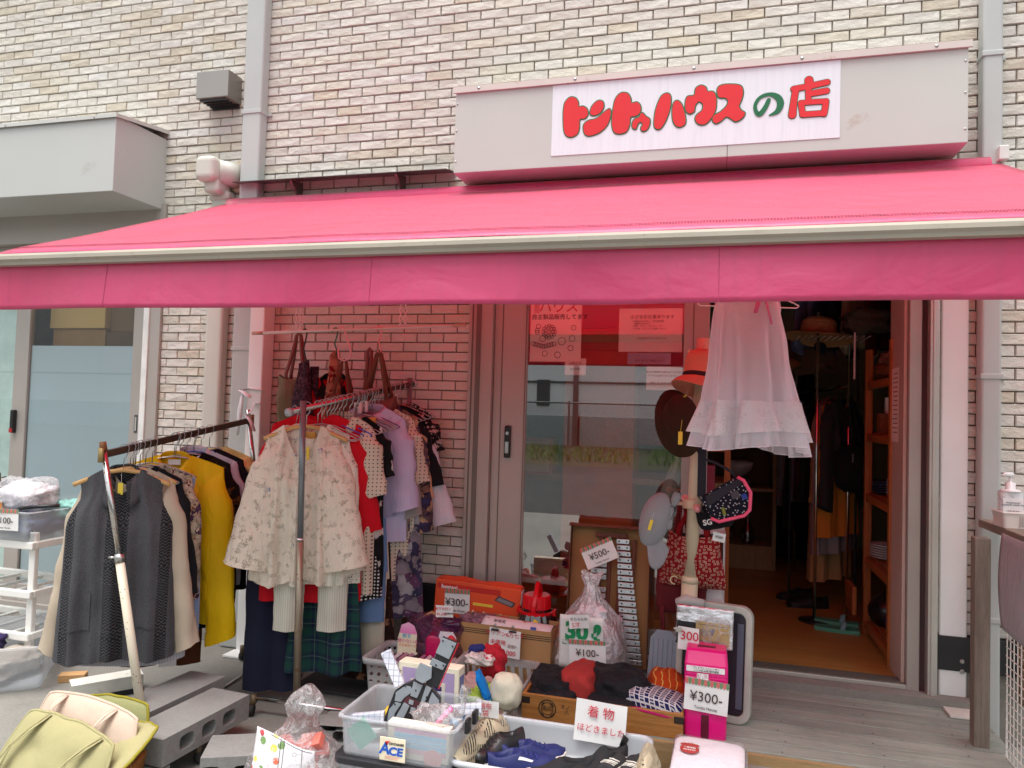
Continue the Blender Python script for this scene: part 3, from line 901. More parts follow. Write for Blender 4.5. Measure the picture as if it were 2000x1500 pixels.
# ---------------------------------------------------------------- awning
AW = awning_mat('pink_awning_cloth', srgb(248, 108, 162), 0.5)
aw = thing('awning', 'pink fabric awning with a hanging valance over the shop front', 'awning', (0, WY, 0))
AX0, AX1 = -2.83, 1.215
def canfn(u, v):
    x = AX0 + (AX1 - AX0) * u
    y = -0.05 - 1.435 * v
    z = 2.588 - 0.603 * v - 0.018 * math.sin(PI * v) * (0.7 + 0.3 * math.sin(9 * u)) + 0.004 * nz(u * 9, v * 3)
    if v > 0.93:
        z -= (v - 0.93) * 0.12
    return (x, y, z)
MB().grid(canfn, 80, 24).build('canopy', AW, aw, smooth=True, solid=0.0012)
def valfn(u, v):
    x = AX0 - 0.01 + (AX1 - AX0 + 0.02) * u
    q = u * 26
    return (x, -1.475 + 0.012 * v * math.sin(q * 0.9 + 2 * nz(u * 5)) - 0.01 * v, 1.945 - 0.196 * v + 0.0025 * math.sin(u * 17) * v)
AWV = awning_mat('shaded_valance_cloth', srgb(224, 78, 132), 0.4)  # same cloth as the canopy; the upright drop's shade is put into a darker pink
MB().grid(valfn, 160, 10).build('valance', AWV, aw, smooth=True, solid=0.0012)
q = MB()
pr = [(-1.498, 1.972), (-1.512, 1.960), (-1.514, 1.946), (-1.506, 1.936), (-1.504, 1.925), (-1.482, 1.922), (-1.462, 1.93), (-1.46, 1.97), (-1.475, 1.978)]
vs = [(x, y, z) for x in (AX0 - 0.02, AX1 + 0.02) for (y, z) in pr]
k = len(pr)
q.add(vs, [tuple(range(k)), tuple(range(2 * k - 1, k - 1, -1))] + [(i, (i + 1) % k, k + (i + 1) % k, k + i) for i in range(k)])
q.build('front_bar', mat('aged_cream_aluminium', srgb(158, 150, 136), 0.5, 0.0, var=(3, 0.08), dirt=(srgb(140, 126, 106), 30, 0.6)), aw)
SEAM = mat('dark_pink_stitching', srgb(130, 40, 70), 0.8)
q = MB()
for (v0, dz) in ((0.936, 0.004), (0.948, 0.004)):
    for i in range(420):
        u0, u1 = i / 420, (i + 0.7) / 420
        a, c = V(canfn(u0, v0)), V(canfn(u1, v0))
        q.tube([a + V((0, 0, dz)), c + V((0, 0, dz))], 0.0011, 4, False)
q.build('stitching', SEAM, aw)
q = MB()
for u0 in (0.14, 0.415, 0.70):
    p = [V(valfn(u0, j / 6)) + V((0, -0.0015, 0)) for j in range(7)]
    q.tube(p, 0.0009, 4, False)
q.build('valance_seam', mat('faded_pink_seam', srgb(176, 62, 100), 0.8), aw)
q = MB()
q.cyl((AX0 + 0.05, -0.08, 2.56), (AX1 - 0.05, -0.08, 2.56), 0.045, 16)
q.build('roller', AW, aw, smooth=True)
ARM = mat('white_arm', srgb(205, 198, 192), 0.4)
for s, x in ((1, -2.3), (-1, 0.75)):
    q = MB()
    q.cyl((x, -0.1, 2.52), (x + s * 0.55, -0.75, 2.22), 0.022, 8)
    q.cyl((x + s * 0.55, -0.75, 2.22), (x, -1.45, 1.96), 0.018, 8)
    q.build('folding_arm', ARM, aw, smooth=True)
q = MB().box(1.195, 1.235, -0.12, -0.03, 2.58, 2.645)
q.build('mounting_bracket', mat('bracket_white', srgb(215, 212, 206), 0.4), aw, bev=0.005)

# ---------------------------------------------------------------- left glass door
GL = glass('door_glass', (0.92, 0.95, 0.945), 0.10)
ld = thing('glass_door', 'left sliding glass door with frosted lower panes and bronze frame', 'door', (-4.0, WY, 0))
q = MB()
q.box(0.645, 0.719, -0.03, 0.10, 0, 2.62).box(-1.2, 0.645, -0.03, 0.10, 2.40, 2.62).box(-1.2, 0.645, -0.02, 0.10, 0.0, 0.09)
q.build('frame', ALU, ld, bev=0.003)
MB().box(0.604, 0.644, -0.04, 0.09, 0.09, 2.40).build('white_trim', mat('white_trim', srgb(225, 226, 222), 0.4), ld, bev=0.003)
lf = MB().box(0.499, 0.602, 0.0, 0.035, 0.09, 2.399).box(-0.435, -0.32, 0.0, 0.035, 0.09, 2.399).box(-0.32, 0.499, 0.002, 0.033, 0.09, 0.2).build('leaf', ALU, ld, bev=0.003)
MB().add([(-0.32, 0.016, 0.2), (0.499, 0.016, 0.2), (0.499, 0.016, 2.4), (-0.32, 0.016, 2.4)], [(0, 1, 2, 3)]).build('pane', GL, lf)
MB().box(-0.314, 0.494, 0.0195, 0.0205, 0.2, 1.738).build('frosted_film', mat('frosted_film', srgb(168, 184, 190), 0.55, var=(0.8, 0.06)), lf)
MB().box(-0.415, -0.385, -0.028, 0.0, 1.165, 1.315).build('handle', BLACK, lf, bev=0.006)
MB().box(-0.412, -0.388, -0.032, -0.02, 1.168, 1.195).build('lock_mark', mat('red_plastic', (0.4, 0.02, 0.02), 0.4), lf)
MB().box(0.540, 0.562, -0.003, 0.0, 1.20, 1.31).build('finger_pull', mat('pull_recess', (0.06, 0.06, 0.07), 0.3), lf)
MB().box(0.5455, 0.5565, -0.0045, -0.003, 1.212, 1.298).build('pull_plate', ALU_L, lf)
lf2 = MB().box(-1.2, -0.44, 0.04, 0.07, 0.09, 0.19).box(-1.2, -0.44, 0.04, 0.07, 2.3, 2.399).build('rear_leaf', ALU, ld)
MB().add([(-1.2, 0.052, 0.19), (-0.436, 0.052, 0.19), (-0.436, 0.052, 2.3), (-1.2, 0.052, 2.3)], [(0, 1, 2, 3)]).build('rear_pane', GL, lf2)
MB().box(-1.2, -0.436, 0.056, 0.057, 0.19, 2.3).build('rear_film', mat('pale_film', srgb(195, 215, 208), 0.5), lf2)
# cardboard boxes behind it
BXC = mat('storage_carton', srgb(190, 158, 96), 0.85, var=(3, 0.06))
BXD = mat('storage_carton_dark', srgb(112, 86, 54), 0.85, var=(3, 0.06))
def carton(name, label, x0, x1, y0, y1, z0, z1, m, body=None):
    t = thing(name, label, 'box', ((x0 + x1) / 2, (y0 + y1) / 2, z0))
    a, c, h = (x1 - x0) / 2, (y1 - y0) / 2, z1 - z0
    MB().box(-a, a, -c, c, 0, h).build('carton', m, t, bev=0.004)
    MB().box(-a + 0.001, a - 0.001, -0.025, 0.025, h, h + 0.001).box(-0.0, 0.0, 0, 0, 0, 0).build('packing_tape', mat('parcel_tape', srgb(170, 140, 90), 0.4), t)
    if body:
        txt(body, 0.05, INK, t, T(-0.02 - a * 0.35, -c - 0.001, h * 0.55))
        MB().box(-0.02, a * 0.35, -c - 0.0015, -c - 0.0005, h * 0.45, h * 0.5).build('print_bar', INK, t)
    return t
carton('storage_box', 'pale carton with katakana print stacked on top behind the left glass door', -4.31, -3.86, 3.93, 4.3, 1.866, 2.20, BXC, '@ヒラキ')
carton('storage_box', 'darker carton with faint print beside the pale printed carton behind glass', -3.855, -3.36, 3.97, 4.35, 1.845, 2.20, BXD, '@ヒラキ')
carton('storage_box', 'mid brown carton under the pale printed carton behind the left glass', -4.3, -3.87, 3.95, 4.35, 1.40, 1.864, mat('carton_mid', srgb(150, 116, 70), 0.85))
carton('storage_box', 'dark brown carton at the lower right of the stack behind the left glass', -3.86, -3.37, 3.95, 4.35, 1.40, 1.843, mat('carton_low', srgb(92, 68, 42), 0.85))
q = thing('shelf_unit', 'plain dark storage shelf holding cartons behind the left glass door', 'shelf', (-3.85, 4.15, 0.08))
MB().box(-0.5, 0.5, -0.2, 0.22, 1.28, 1.32).box(-0.5, 0.5, -0.2, 0.22, 0.4, 0.44).build('board', BXD, q)
for x in (-0.48, 0.48):
    for y in (-0.18, 0.2):
        MB().box(x - 0.015, x + 0.015, y - 0.015, y + 0.015, 0, 1.28).build('leg', ALU_D, q)

# ---------------------------------------------------------------- shop entrance
en = thing('entrance_door', 'bronze framed sliding shop entrance with its right side open', 'door', (0, WY, 0.2))
q = MB()
q.box(-1.285, -1.150, -0.035, 0.11, -0.05, 2.38).box(-1.150, 0.868, -0.035, 0.11, 2.22, 2.38)
q.box(0.868, 0.921, -0.012, 0.128, -0.05, 2.22)
q.build('frame', ALU, en, bev=0.004)
MB().box(-1.240, -1.215, -0.042, -0.035, 0, 2.2).box(-1.265, -1.258, -0.040, -0.035, 0, 2.2).build('frame_bead', ALU_D, en)
MB().box(0.9225, 0.944, 0.0, 0.12, -0.05, 2.38).build('shadow_gap', mat('dark_gasket', srgb(70, 48, 50), 0.7), en)
MB().box(0.945, 0.984, -0.05, 0.12, -0.045, 2.38).box(0.956, 0.975, -0.055, -0.05, -0.04, 2.38).build('outer_jamb', ALU_L, en, bev=0.004)
rv = MB().box(0.852, 0.867, 0.02, 0.30, 0.0, 2.2).build('side_panel', mat('reveal_panel', srgb(196, 172, 160), 0.55, var=(2, 0.04)), en, bev=0.002)
MB().box(-1.150, 0.868, -0.012, 0.1, -0.012, 0.006).build('sill', ALU_L, en, bev=0.002)
q = MB()
for k in range(4):
    q.box(-1.150, 0.868, 0.0 + 0.024 * k, 0.008 + 0.024 * k, 0.006, 0.013)
q.build('track', ALU_D, en)
lf = MB().box(-1.148, -0.966, 0.0, 0.035, 0.014, 2.21).box(-0.155, -0.03, 0.0, 0.035, 0.014, 2.21).box(-0.966, -0.155, 0.001, 0.034, 0.014, 0.13).box(-0.966, -0.155, 0.001, 0.034, 2.1, 2.21).build('leaf', ALU, en, bev=0.003)
MB().box(-1.105, -1.100, -0.003, 0.0, 0.02, 2.2).box(-0.975, -0.970, -0.004, 0.0, 0.02, 2.2).box(-0.11, -0.106, -0.003, 0.0, 0.02, 2.2).build('groove', ALU_D, lf)
MB().add([(-0.966, 0.016, 0.13), (-0.155, 0.016, 0.13), (-0.155, 0.016, 2.1), (-0.966, 0.016, 2.1)], [(0, 1, 2, 3)]).build('pane', glass('shop_glass', (0.93, 0.96, 0.94), 0.32), lf)
h_ = MB().box(-1.073, -1.040, -0.022, 0.0, 0.955, 1.125).build('handle', BLACK, lf, bev=0.006)
MB().lathe([(0.009, 0), (0.009, 0.004), (0, 0.004)], 12, M=T(-1.056, -0.022, 1.085, 0, PI / 2)).box(-1.066, -1.047, -0.027, -0.022, 0.98, 1.04).build('lock', DULLCHROME, h_)
MB().box(-0.03, 0.86, 0.055, 0.095, 2.05, 2.21).build('rear_leaf', ALU, en)
# notices behind the glass and on the door jamb
PAPER2 = mat('notice_paper', srgb(238, 225, 220), 0.85, var=(4, 0.03))
def notice(label, px0, py0, px1, py1, Y, m=PAPER2, lines=(), name='notice', cat='notice'):
    a, c = yp(px0, py0, Y), yp(px1, py1, Y)
    t = thing(name, label, cat, ((a.x + c.x) / 2, Y, c.z))
    wd, h = (c.x - a.x) / 2, a.z - c.z
    def pf(u, v):
        return (-wd + 2 * wd * u, 0.0015 * math.sin(4 * u), h * v)
    MB().grid(pf, 8, 4).build('sheet', m, t, solid=0.0006)
    for (body, sz, x, z, mm) in lines:
        txt(body, sz * h, mm, t, T(wd * x, -0.004, h * z), sx=1.0)
    return t, wd, h
t, wd, h = notice('hand drawn poster with red lettering and flower doodles behind the door glass', 1038, 575, 1134, 707, 3.775 + 0.0345,
       lines=(('トントゥ', 0.15, 0.1, 0.94, REDINK), ('ハウス', 0.2, 0.1, 0.80, REDINK), ('自主製品販売してます', 0.085, 0.15, 0.655, INK)), name='poster', cat='poster')
q = MB()
random.seed(3)
def ring(mb, x, z, r, y=-0.004, n=14, th=0.0011):
    mb.tube([(x + r * math.cos(2 * PI * i / n), y, z + r * math.sin(2 * PI * i / n)) for i in range(n)], th, 4, closed=True)
for (cx, cz, nn, rr, pr_) in ((-0.25, 0.44, 7, 0.034, 0.012), (-0.25, 0.44, 12, 0.055, 0.012)):
    for i in range(nn):
        a = 2 * PI * i / nn
        ring(q, cx * wd + rr * math.cos(a) * 0.6, cz * h + rr * math.sin(a) * 0.6, pr_ * 0.6)
ring(q, -0.25 * wd, 0.44 * h, 0.008)
for i in range(9):
    ring(q, (-0.85 + 0.1 * i) * wd, (0.22 + 0.01 * abs(i - 4)) * h, 0.011)
for (x, z, r) in ((-0.5, 0.34, 0.016), (-0.68, 0.52, 0.012), (0.7, 0.5, 0.013), (0.6, 0.2, 0.014), (-0.4, 0.12, 0.014), (0.1, 0.1, 0.016), (0.65, 0.34, 0.016), (0.25, 0.3, 0.02)):
    ring(q, x * wd, z * h, r)
for (x, z) in ((-0.72, 0.46), (-0.72, 0.43)):
    ring(q, x * wd, z * h, 0.011)
q.build('doodle', INK, t)
q = MB()
for i in range(5):
    q.box(-0.85 * wd + i * 0.006, -0.85 * wd + i * 0.006 + 0.001, -0.0042, -0.0032, 0.72 * h, 0.88 * h).box(-0.85 * wd, -0.85 * wd + 0.026, -0.0042, -0.0032, 0.73 * h + i * 0.01, 0.73 * h + i * 0.01 + 0.001)
q.build('basket_doodle', REDINK, t)
FADED = mat('faded_print', srgb(150, 110, 105), 0.8)
notice('wide printed notice with bullet lines at the top right of the door glass', 1210, 603, 1332, 688, 3.775 + 0.0345, lines=(('小さなお仕事承ります', 0.1, 0.05, 0.8, FADED), ('・お掃除のお手伝い、草木整理等', 0.05, -0.1, 0.70, FADED), ('・整理のお手伝い', 0.05, -0.28, 0.645, FADED), ('・印刷・チラシ・ポスティング', 0.05, -0.12, 0.59, FADED), ('・その他、なんでもご相談ください', 0.05, -0.05, 0.53, FADED), ('社会福祉法人 03-3247-3744', 0.055, 0.05, 0.31, FADED)))
notice('small blue-grey leaflet below the wide notice on the glass', 1226, 689, 1310, 712, 3.775 + 0.0355, mat('blue_leaflet', srgb(150, 170, 190), 0.8), lines=(('お問い合わせ  詳細はこちら', 0.2, 0, 0.3, INK),))
notice('pinkish typed notice at the lower right of the door glass', 1263, 715, 1332, 763, 3.775 + 0.0345, lines=(('商品の無断持ち帰りはできません', 0.1, 0.0, 0.75, FADED), ('アマチは出来ておりません', 0.1, -0.1, 0.6, FADED), ('お買上げいただいた方のみ', 0.1, 0.0, 0.3, FADED)))
notice('pinned leaflet half hidden below the doodle poster on the glass', 1104, 700, 1144, 733, 3.775 + 0.036, lines=(('お知らせ', 0.2, 0, 0.7, FADED), ('開店時間', 0.16, 0, 0.35, FADED)))
a = yp(1757, 720, 4.0)
t = thing('notice', 'narrow typed sheet stuck on the open door edge', 'notice', (0.8505, 3.97, a.z - 0.36))
MB().box(-0.001, 0.0, -0.07, 0.07, 0, 0.36).build('sheet', PAPER2, t)
q = MB()
for i in range(14):
    q.box(-0.0016, -0.0011, -0.055, 0.02 + 0.03 * random.random(), 0.33 - i * 0.022, 0.335 - i * 0.022)
q.build('printed_line', FADED, t)
# ================================================================ CLOTHES
def sst(a, b, x):
    t = min(1, max(0, (x - a) / (b - a)))
    return t * t * (3 - 2 * t)
GS = 1.0
def garment(name, label, cat, pos, rz, m, sw=0.19, slope=0.055, L=0.62, cw=0.225, hw=0.24, d=0.05, neck=0.075, nf=0.07, nb=0.012,
            sleeve=None, fold=0.012, seed=0, collar=None, buttons=None, open_front=0.0, group=None, cuff=None, hemwave=0.0, nfold=3.0, collar_m=None):
    """a garment on a hanger: local X across the shoulders, -Y the front, Z=0 at the neck of the hanger"""
    t = thing(name, label, cat, pos, rz, group)
    sw, cw, hw = sw * GS, cw * GS, hw * GS
    if sleeve and GS < 1:
        sleeve = (sleeve[0], sleeve[1], sleeve[2], sleeve[3] * 0.85, sleeve[4])
    def F(u, v, s):
        x0 = abs(u) * sw
        if x0 < neck:
            zt = -(nf if s < 0 else nb) * (1 - (x0 / neck) ** 2)
        else:
            zt = -slope * ((x0 - neck) / (sw - neck)) ** 1.1
        k1 = sst(0.0, 0.28, v)
        w = sw + (cw - sw) * k1 + (hw - cw) * sst(0.25, 1.0, v)
        w -= 0.018 * math.exp(-((v - 0.10) / 0.07) ** 2)
        hem = -L + hemwave * math.sin(u * 5 + seed) - 0.012 * u * u * 0
        z = zt * (1 - v) + hem * v
        D = 0.012 + (d - 0.012) * sst(0, 0.3, v) + (0.022 * math.exp(-(x0 / (neck + 0.02)) ** 2) * (1 - sst(0, 0.2, v)))
        prof = max(0.0, 1 - u * u) ** 0.42
        fo = 1.25 * fold * (0.25 + 0.75 * v ** 0.8) * (math.sin(nfold * PI * u + seed + 0.8 * v) + 0.55 * math.sin(nfold * 2.1 * PI * u + seed * 2.3 - v))
        fo += 0.020 * nz(u * 2.2 + seed, v * 3, s * 2 + seed)
        fo += 0.006 * nz(u * 5 + seed, v * 9, s * 5 + seed)
        y = s * (D * prof + fo * prof)
        if open_front and s < 0:
            y -= 0
        return (u * w + 0.008 * nz(v * 3, seed, 2) * v, y, z)
    q = MB()
    q.grid(lambda a, v: F(2 * a - 1, v, -1), 44, 30)
    q.grid(lambda a, v: F(2 * a - 1, v, 1), 30, 20)
    body = q.build('body', m, t, smooth=True)
    if sleeve:
        l, r0_, r1_, out, fwd = sleeve
        for sd in (-1, 1):
            n, k = 16, 22
            def S(a, v, sd=sd):
                ang = 2 * PI * a
                ra = r0_ * (0.16 + 0.84 * sst(0, 0.17, v)) + (r1_ - r0_) * sst(0.1, 1, v)
                xs = sw - 0.9 * ra + 0.03 * sst(0, 0.2, v) + out * v ** 1.2
                zs = -slope - 0.12 * ra - (l + 0.02) * v + 0.022 * math.cos(ang) * v * v
                rb = ra * 0.55
                wr = 0.012 * nz(a * 3 + seed, v * 7, sd + seed) + 0.008 * math.sin(ang * 3 + seed + v * 4) * v
                tilt = 0.75 * (1 - sst(0.0, 0.25, v))        # the sleeve head leans along the shoulder line
                cx, sx_ = math.cos(ang) * (ra + wr), math.sin(ang) * (rb + wr)
                return (sd * (xs + cx * math.cos(tilt)), fwd * v + sx_, zs + cx * math.sin(tilt) * -0.9)
            sl_ = MB().grid(S, n, k, cu=True).build('sleeve', m, t, smooth=True)
            if cuff:
                def CF(a, v, S=S):
                    p = V(S(a, 1.0))
                    c = V((0, 0, 0))
                    for i in range(8):
                        c += V(S(i / 8, 1.0)) / 8
                    return p + (p - c) * 0.06 + V((0, 0, 0.004 - cuff[0] * v))
                MB().grid(CF, 16, 2, cu=True).build('cuff', cuff[1] or m, sl_, smooth=True)
    if collar:
        h, dn = {'shirt': (0.032, 0.048), 'big': (0.03, 0.085)}.get(collar, (0.035, 0.0))
        def CL(u, v):
            s = 2 * u - 1
            a = s * 2.75
            f = (1 - math.cos(a)) / 2
            bx, by = neck * 1.0 * math.sin(a) * (1 - 0.25 * f), 0.038 * math.cos(a)
            bz = -nb - (nf * 0.75) * f ** 1.5
            nx, ny = math.sin(a), math.cos(a)
            if v <= 0.5 or not dn:
                q = v / 0.5 if dn else v
                return (bx - nx * 0.006 * q, by - ny * 0.004 * q, bz + h * q)
            q = (v - 0.5) / 0.5
            pt = 1 + 0.35 * f ** 3
            return (bx + nx * (0.004 + 0.022 * q * pt), by + ny * (0.004 + 0.02 * q), bz + h - dn * q * pt)
        MB().grid(CL, 36, 8).build('collar', collar_m or m, t, smooth=True, solid=0.002)
    if buttons:
        bm_, n = buttons
        pk = MB().grid(lambda a, v: tuple(V(F(0.07 * (2 * a - 1), 0.04 + 0.95 * v, -1)) + V((0, -0.0035, 0))), 2, 24)
        pk.build('placket', m, t, smooth=True)
        q = MB()
        for i in range(n):
            p = V(F(0, 0.1 + 0.82 * i / (n - 1), -1)) + V((0, -0.006, 0))
            MB().lathe([(0.0055, 0), (0.0055, 0.002), (0.003, 0.0016), (0, 0.0016)], 10, M=T(p.x, p.y, p.z, 0, PI / 2)).build('button', bm_, t, smooth=True)
    return t, F
def lower(name, label, cat, pos, rz, m, w0=0.16, w1=0.22, L=0.6, d=0.04, fold=0.02, nf=5, seed=0, group=None, band=None):
    """skirt clipped by its waistband"""
    t = thing(name, label, cat, pos, rz, group)
    def F(a, v):
        an = 2 * PI * a
        w = w0 + (w1 - w0) * v ** 0.9
        k = fold * v * math.sin(nf * an + seed) + 0.01 * nz(math.cos(an) * 1.5 + seed, math.sin(an) * 1.5, v * 3)
        dd = d * (0.5 + 0.6 * v)
        c, s = math.cos(an), math.sin(an)
        return (w * (abs(c) ** 0.8) * (1 if c > 0 else -1) + k * c * 0.5, dd * s + k * s, -L * v + 0.01 * v * math.sin(an * 2 + seed))
    MB().grid(F, 56, 22, cu=True).build('skirt_body', m, t, smooth=True)
    if band:
        MB().grid(lambda a, v: (V(F(a, 0)) * 1.02 + V((0, 0, 0.002 - 0.035 * v))), 40, 2, cu=True).build('waistband', band, t, smooth=True)
    return t
def trousers(name, label, pos, rz, m, w0=0.17, lw=0.085, L=0.75, d=0.03, seed=0, cat='trousers', gap=0.01, group=None):
    t = thing(name, label, cat, pos, rz, group)
    def W(a, v):
        an = 2 * PI * a
        c, s = math.cos(an), math.sin(an)
        return ((w0 + 0.02 * v) * (abs(c) ** 0.7) * (1 if c > 0 else -1), d * s * (0.6 + 0.6 * v) + 0.004 * nz(a * 6, v * 4, seed), -0.26 * v)
    MB().grid(W, 36, 8, cu=True).build('waist', m, t, smooth=True)
    for sd in (-1, 1):
        def G(a, v, sd=sd):
            an = 2 * PI * a
            c, s = math.cos(an), math.sin(an)
            k = 0.006 * nz(a * 4 + seed, v * 6, sd * 3)
            crease = -0.016 * math.exp(-((an - 1.5 * PI) / 0.3) ** 2)
            return (sd * (w0 * 0.5 + gap) + (lw + k) * (abs(c) ** 0.75) * (1 if c > 0 else -1), (d * 0.9 + k) * s + crease, -0.2 - (L - 0.2) * v)
        MB().grid(G, 28, 18, cu=True).build('leg', m, t, smooth=True)
    return t
# ---- hangers
WIRE = mat('hanger_wire', (0.45, 0.45, 0.45), 0.3, 1.0)
def hanger(label, pos, rz, m, hookm=None, style='wire', group='clothes hangers'):
    t = thing('clothes_hanger', label, 'hanger', pos, rz, group)
    hk = [(0.019 * math.cos(a) , 0, 0.002 + 0.019 * math.sin(a) - 0.012) for a in [R(200 - 22 * i) for i in range(10)]]
    hk += [(0.012, 0, -0.04), (0.0, 0, -0.055), (0, 0, -0.105)]
    MB().tube(hk, 0.0022, 6).build('hook', hookm or WIRE, t, smooth=True)
    r = 0.0026 if style == 'wire' else 0.006
    q = MB()
    q.tube([(-0.19, 0, -0.168), (-0.17, 0, -0.158), (-0.06, 0, -0.112), (0, 0, -0.104), (0.06, 0, -0.112), (0.17, 0, -0.158), (0.19, 0, -0.168)], r, 8, flat=1.0 if style == 'wire' else 1.6)
    if style == 'wire':
        q.tube([(0.19, 0, -0.168), (0.18, 0, -0.176), (-0.18, 0, -0.176), (-0.19, 0, -0.168)], r, 6)
    q.build('shoulder_bar', m, t, smooth=True)
    return t
def proj(p):
    d = V(p) - CAM
    z = d.dot(FW)
    return (1000 + FPX * d.dot(RT) / z, 750 - FPX * d.dot(UP) / z)
def on_rail(A, B, px):
    lo, hi = -0.2, 1.2
    for _ in range(40):
        mid = (lo + hi) / 2
        if proj(A.lerp(B, mid))[0] < px:
            lo = mid
        else:
            hi = mid
    return A.lerp(B, lo)

# ---------------------------------------------------------------- left rack (old, leaning)
OLDROD = mat('worn_dark_rod', srgb(92, 80, 68), 0.4, 0.55, var=(25, 0.2), dirt=(srgb(70, 45, 28), 20, 0.6))
CREAMRUST = rust_mat('chipped_cream_enamel', srgb(222, 214, 192), 0.45, 0.0, 26, 0.64)
RUSTTUBE = rust_mat('rusted_chrome', (0.55, 0.54, 0.52), 0.2, 1.0, 30, 0.6, (0.22, 0.10, 0.04))
A1, B1 = yp(197, 889, 2.50), yp(492, 820, 3.58)
k1 = thing('clothes_rack', 'old rusty clothes rack with chipped cream lower post and square dark rail', 'clothes rack', (A1.x, A1.y, 0))
O1 = V((A1.x, A1.y, 0))
def rel(p, o=O1):
    return V(p) - o
ax = (B1 - A1).normalized()
q = MB()
up = V((0, 0, 1))
side = ax.cross(up).normalized()
def barbox(mb, a, b, w, h):
    d = (b - a).normalized()
    s = d.cross(up).normalized() * w
    u2 = s.cross(d).normalized() * h
    vs = [a + s * i + u2 * j for i, j in ((-1, -1), (1, -1), (1, 1), (-1, 1))] + [b + s * i + u2 * j for i, j in ((-1, -1), (1, -1), (1, 1), (-1, 1))]
    mb.add(vs, [(0, 1, 2, 3), (7, 6, 5, 4), (0, 4, 5, 1), (1, 5, 6, 2), (2, 6, 7, 3), (3, 7, 4, 0)])
barbox(q, rel(A1), rel(B1), 0.009, 0.015)
q.build('rail', OLDROD, k1, bev=0.003)
q = MB()
for P_, s in ((A1, -1), (B1, 1)):
    q.tube([rel(P_) + ax * s * 0.001 + up * 0.03, rel(P_) + ax * s * 0.001 - up * 0.03], 0.013, 10, flat=0.6)
q.build('end_cap', mat('old_brass_cap', srgb(150, 128, 80), 0.5, 0.3), k1, smooth=True)
PN = A1 + ax * 0.035 + V((0, -0.016, 0))
base_n = V((A1.x + 0.235, PN.y + 0.03, 0.07))
top_n = PN + (PN - base_n).normalized() * 0.05
jn = base_n.lerp(top_n, 0.585)
ps = MB().tube([rel(jn), rel(top_n - (top_n - base_n).normalized() * 0.035)], 0.0125, 14).build('upper_post', RUSTTUBE, k1, smooth=True)
MB().tube([rel(top_n - (top_n - base_n).normalized() * 0.037), rel(top_n)], [0.0145, 0.0135], 14).build('post_cap', mat('rust_brown_cap', srgb(130, 84, 46), 0.6, 0.2, dirt=((0.05, 0.02, 0.01), 60, 0.55)), k1, smooth=True)
MB().tube([rel(base_n), rel(jn)], 0.0175, 16).build('lower_post', CREAMRUST, k1, smooth=True)
cl = MB().tube([rel(jn) - V((0, 0, 0.012)), rel(jn) + V((0, 0, 0.022))], 0.0205, 16)
cl.build('collar', DULLCHROME, k1, smooth=True)
MB().tube([rel(jn) + V((-0.02, -0.005, 0.006)), rel(jn) + V((-0.042, -0.012, 0.006))], 0.006, 8).build('clamp_screw', DULLCHROME, k1, smooth=True)
PF = B1 - ax * 0.03
base_f = V((PF.x + 0.22, PF.y, 0.07))
top_f = PF + (PF - base_f).normalized() * 0.06
jf = base_f.lerp(top_f, 0.585)
MB().tube([rel(jf), rel(top_f)], 0.0125, 12).build('upper_post', RUSTTUBE, k1, smooth=True)
MB().tube([rel(base_f), rel(jf)], 0.0175, 14).build('lower_post', CREAMRUST, k1, smooth=True)
fl_, fr_ = V((base_n.x - 0.2, base_n.y, 0.07)), V((base_n.x + 0.30, base_n.y - 0.05, 0.07))
bl_, br_ = V((base_f.x - 0.2, base_f.y, 0.07)), V((base_f.x + 0.18, base_f.y, 0.07))
for a, c in ((fl_, fr_), (bl_, br_), (V((base_n.x + 0.05, base_n.y, 0.072)), V((base_f.x + 0.05, base_f.y, 0.072)))):
    MB().tube([rel(a), rel(c)], 0.010, 10).build('base_bar', CHROME, k1, smooth=True)
for c in (fl_, fr_, bl_, br_):
    w_ = MB().tube([rel(c) + V((0, 0, 0.012)), rel(c) - V((0, 0, 0.03))], 0.012, 10).build('caster', mat('brass_caster', (0.2, 0.16, 0.1), 0.45, 0.6), k1, smooth=True)
    MB().cyl(rel(c) + V((-0.012, 0.01, -0.046)), rel(c) + V((0.012, 0.01, -0.046)), 0.024, 16).build('wheel', RUBBER, w_, smooth=True)

HGRP1 = 'hangers on the left rack'
def hang1(px):
    return on_rail(A1, B1, px) + V((0, 0, 0.016))
def hang_on(kind, px, rz, dz=-0.10):
    p = hang1(px) if kind == 1 else hang2(px)
    return p, p + V((0, 0, dz))
RZ1 = R(30)
VEST = fabric('heather_grey_knit', colfn=p_ethnic((0.085, 0.085, 0.093), (0.008, 0.008, 0.010), [(0.0, 0.042), (0.165, 0.205)]), wr=0.35)
BEIGE = fabric('beige_gabardine', srgb(206, 190, 168), wr=0.3)
BLACKC = fabric('black_cloth', (0.012, 0.012, 0.016), wr=0.4)
FLOR1 = fabric('cream_lace_with_plum_flowers', colfn=p_floral([(0.0, srgb(205, 190, 165)), (0.42, srgb(222, 208, 184)), (0.55, srgb(88, 52, 92)), (0.62, srgb(200, 184, 156)), (0.74, srgb(120, 40, 60)), (0.8, srgb(190, 172, 140))], 40), wr=0.9)
YEL = fabric('bright_yellow_satin', srgb(252, 202, 4), rough=0.55, wr=0.6, fine=0.04)
LEAF = fabric('dark_leaf_print', colfn=p_floral([(0.0, (0.016, 0.010, 0.008)), (0.55, (0.05, 0.03, 0.012)), (0.62, (0.02, 0.014, 0.01)), (0.75, (0.22, 0.07, 0.015)), (0.82, (0.14, 0.11, 0.03)), (0.9, (0.015, 0.01, 0.01))], 34))
WHT = fabric('white_lavender_cotton', srgb(226, 224, 236), wr=0.55)
PALEY = fabric('pale_yellow_jersey', srgb(236, 230, 150), wr=0.3)
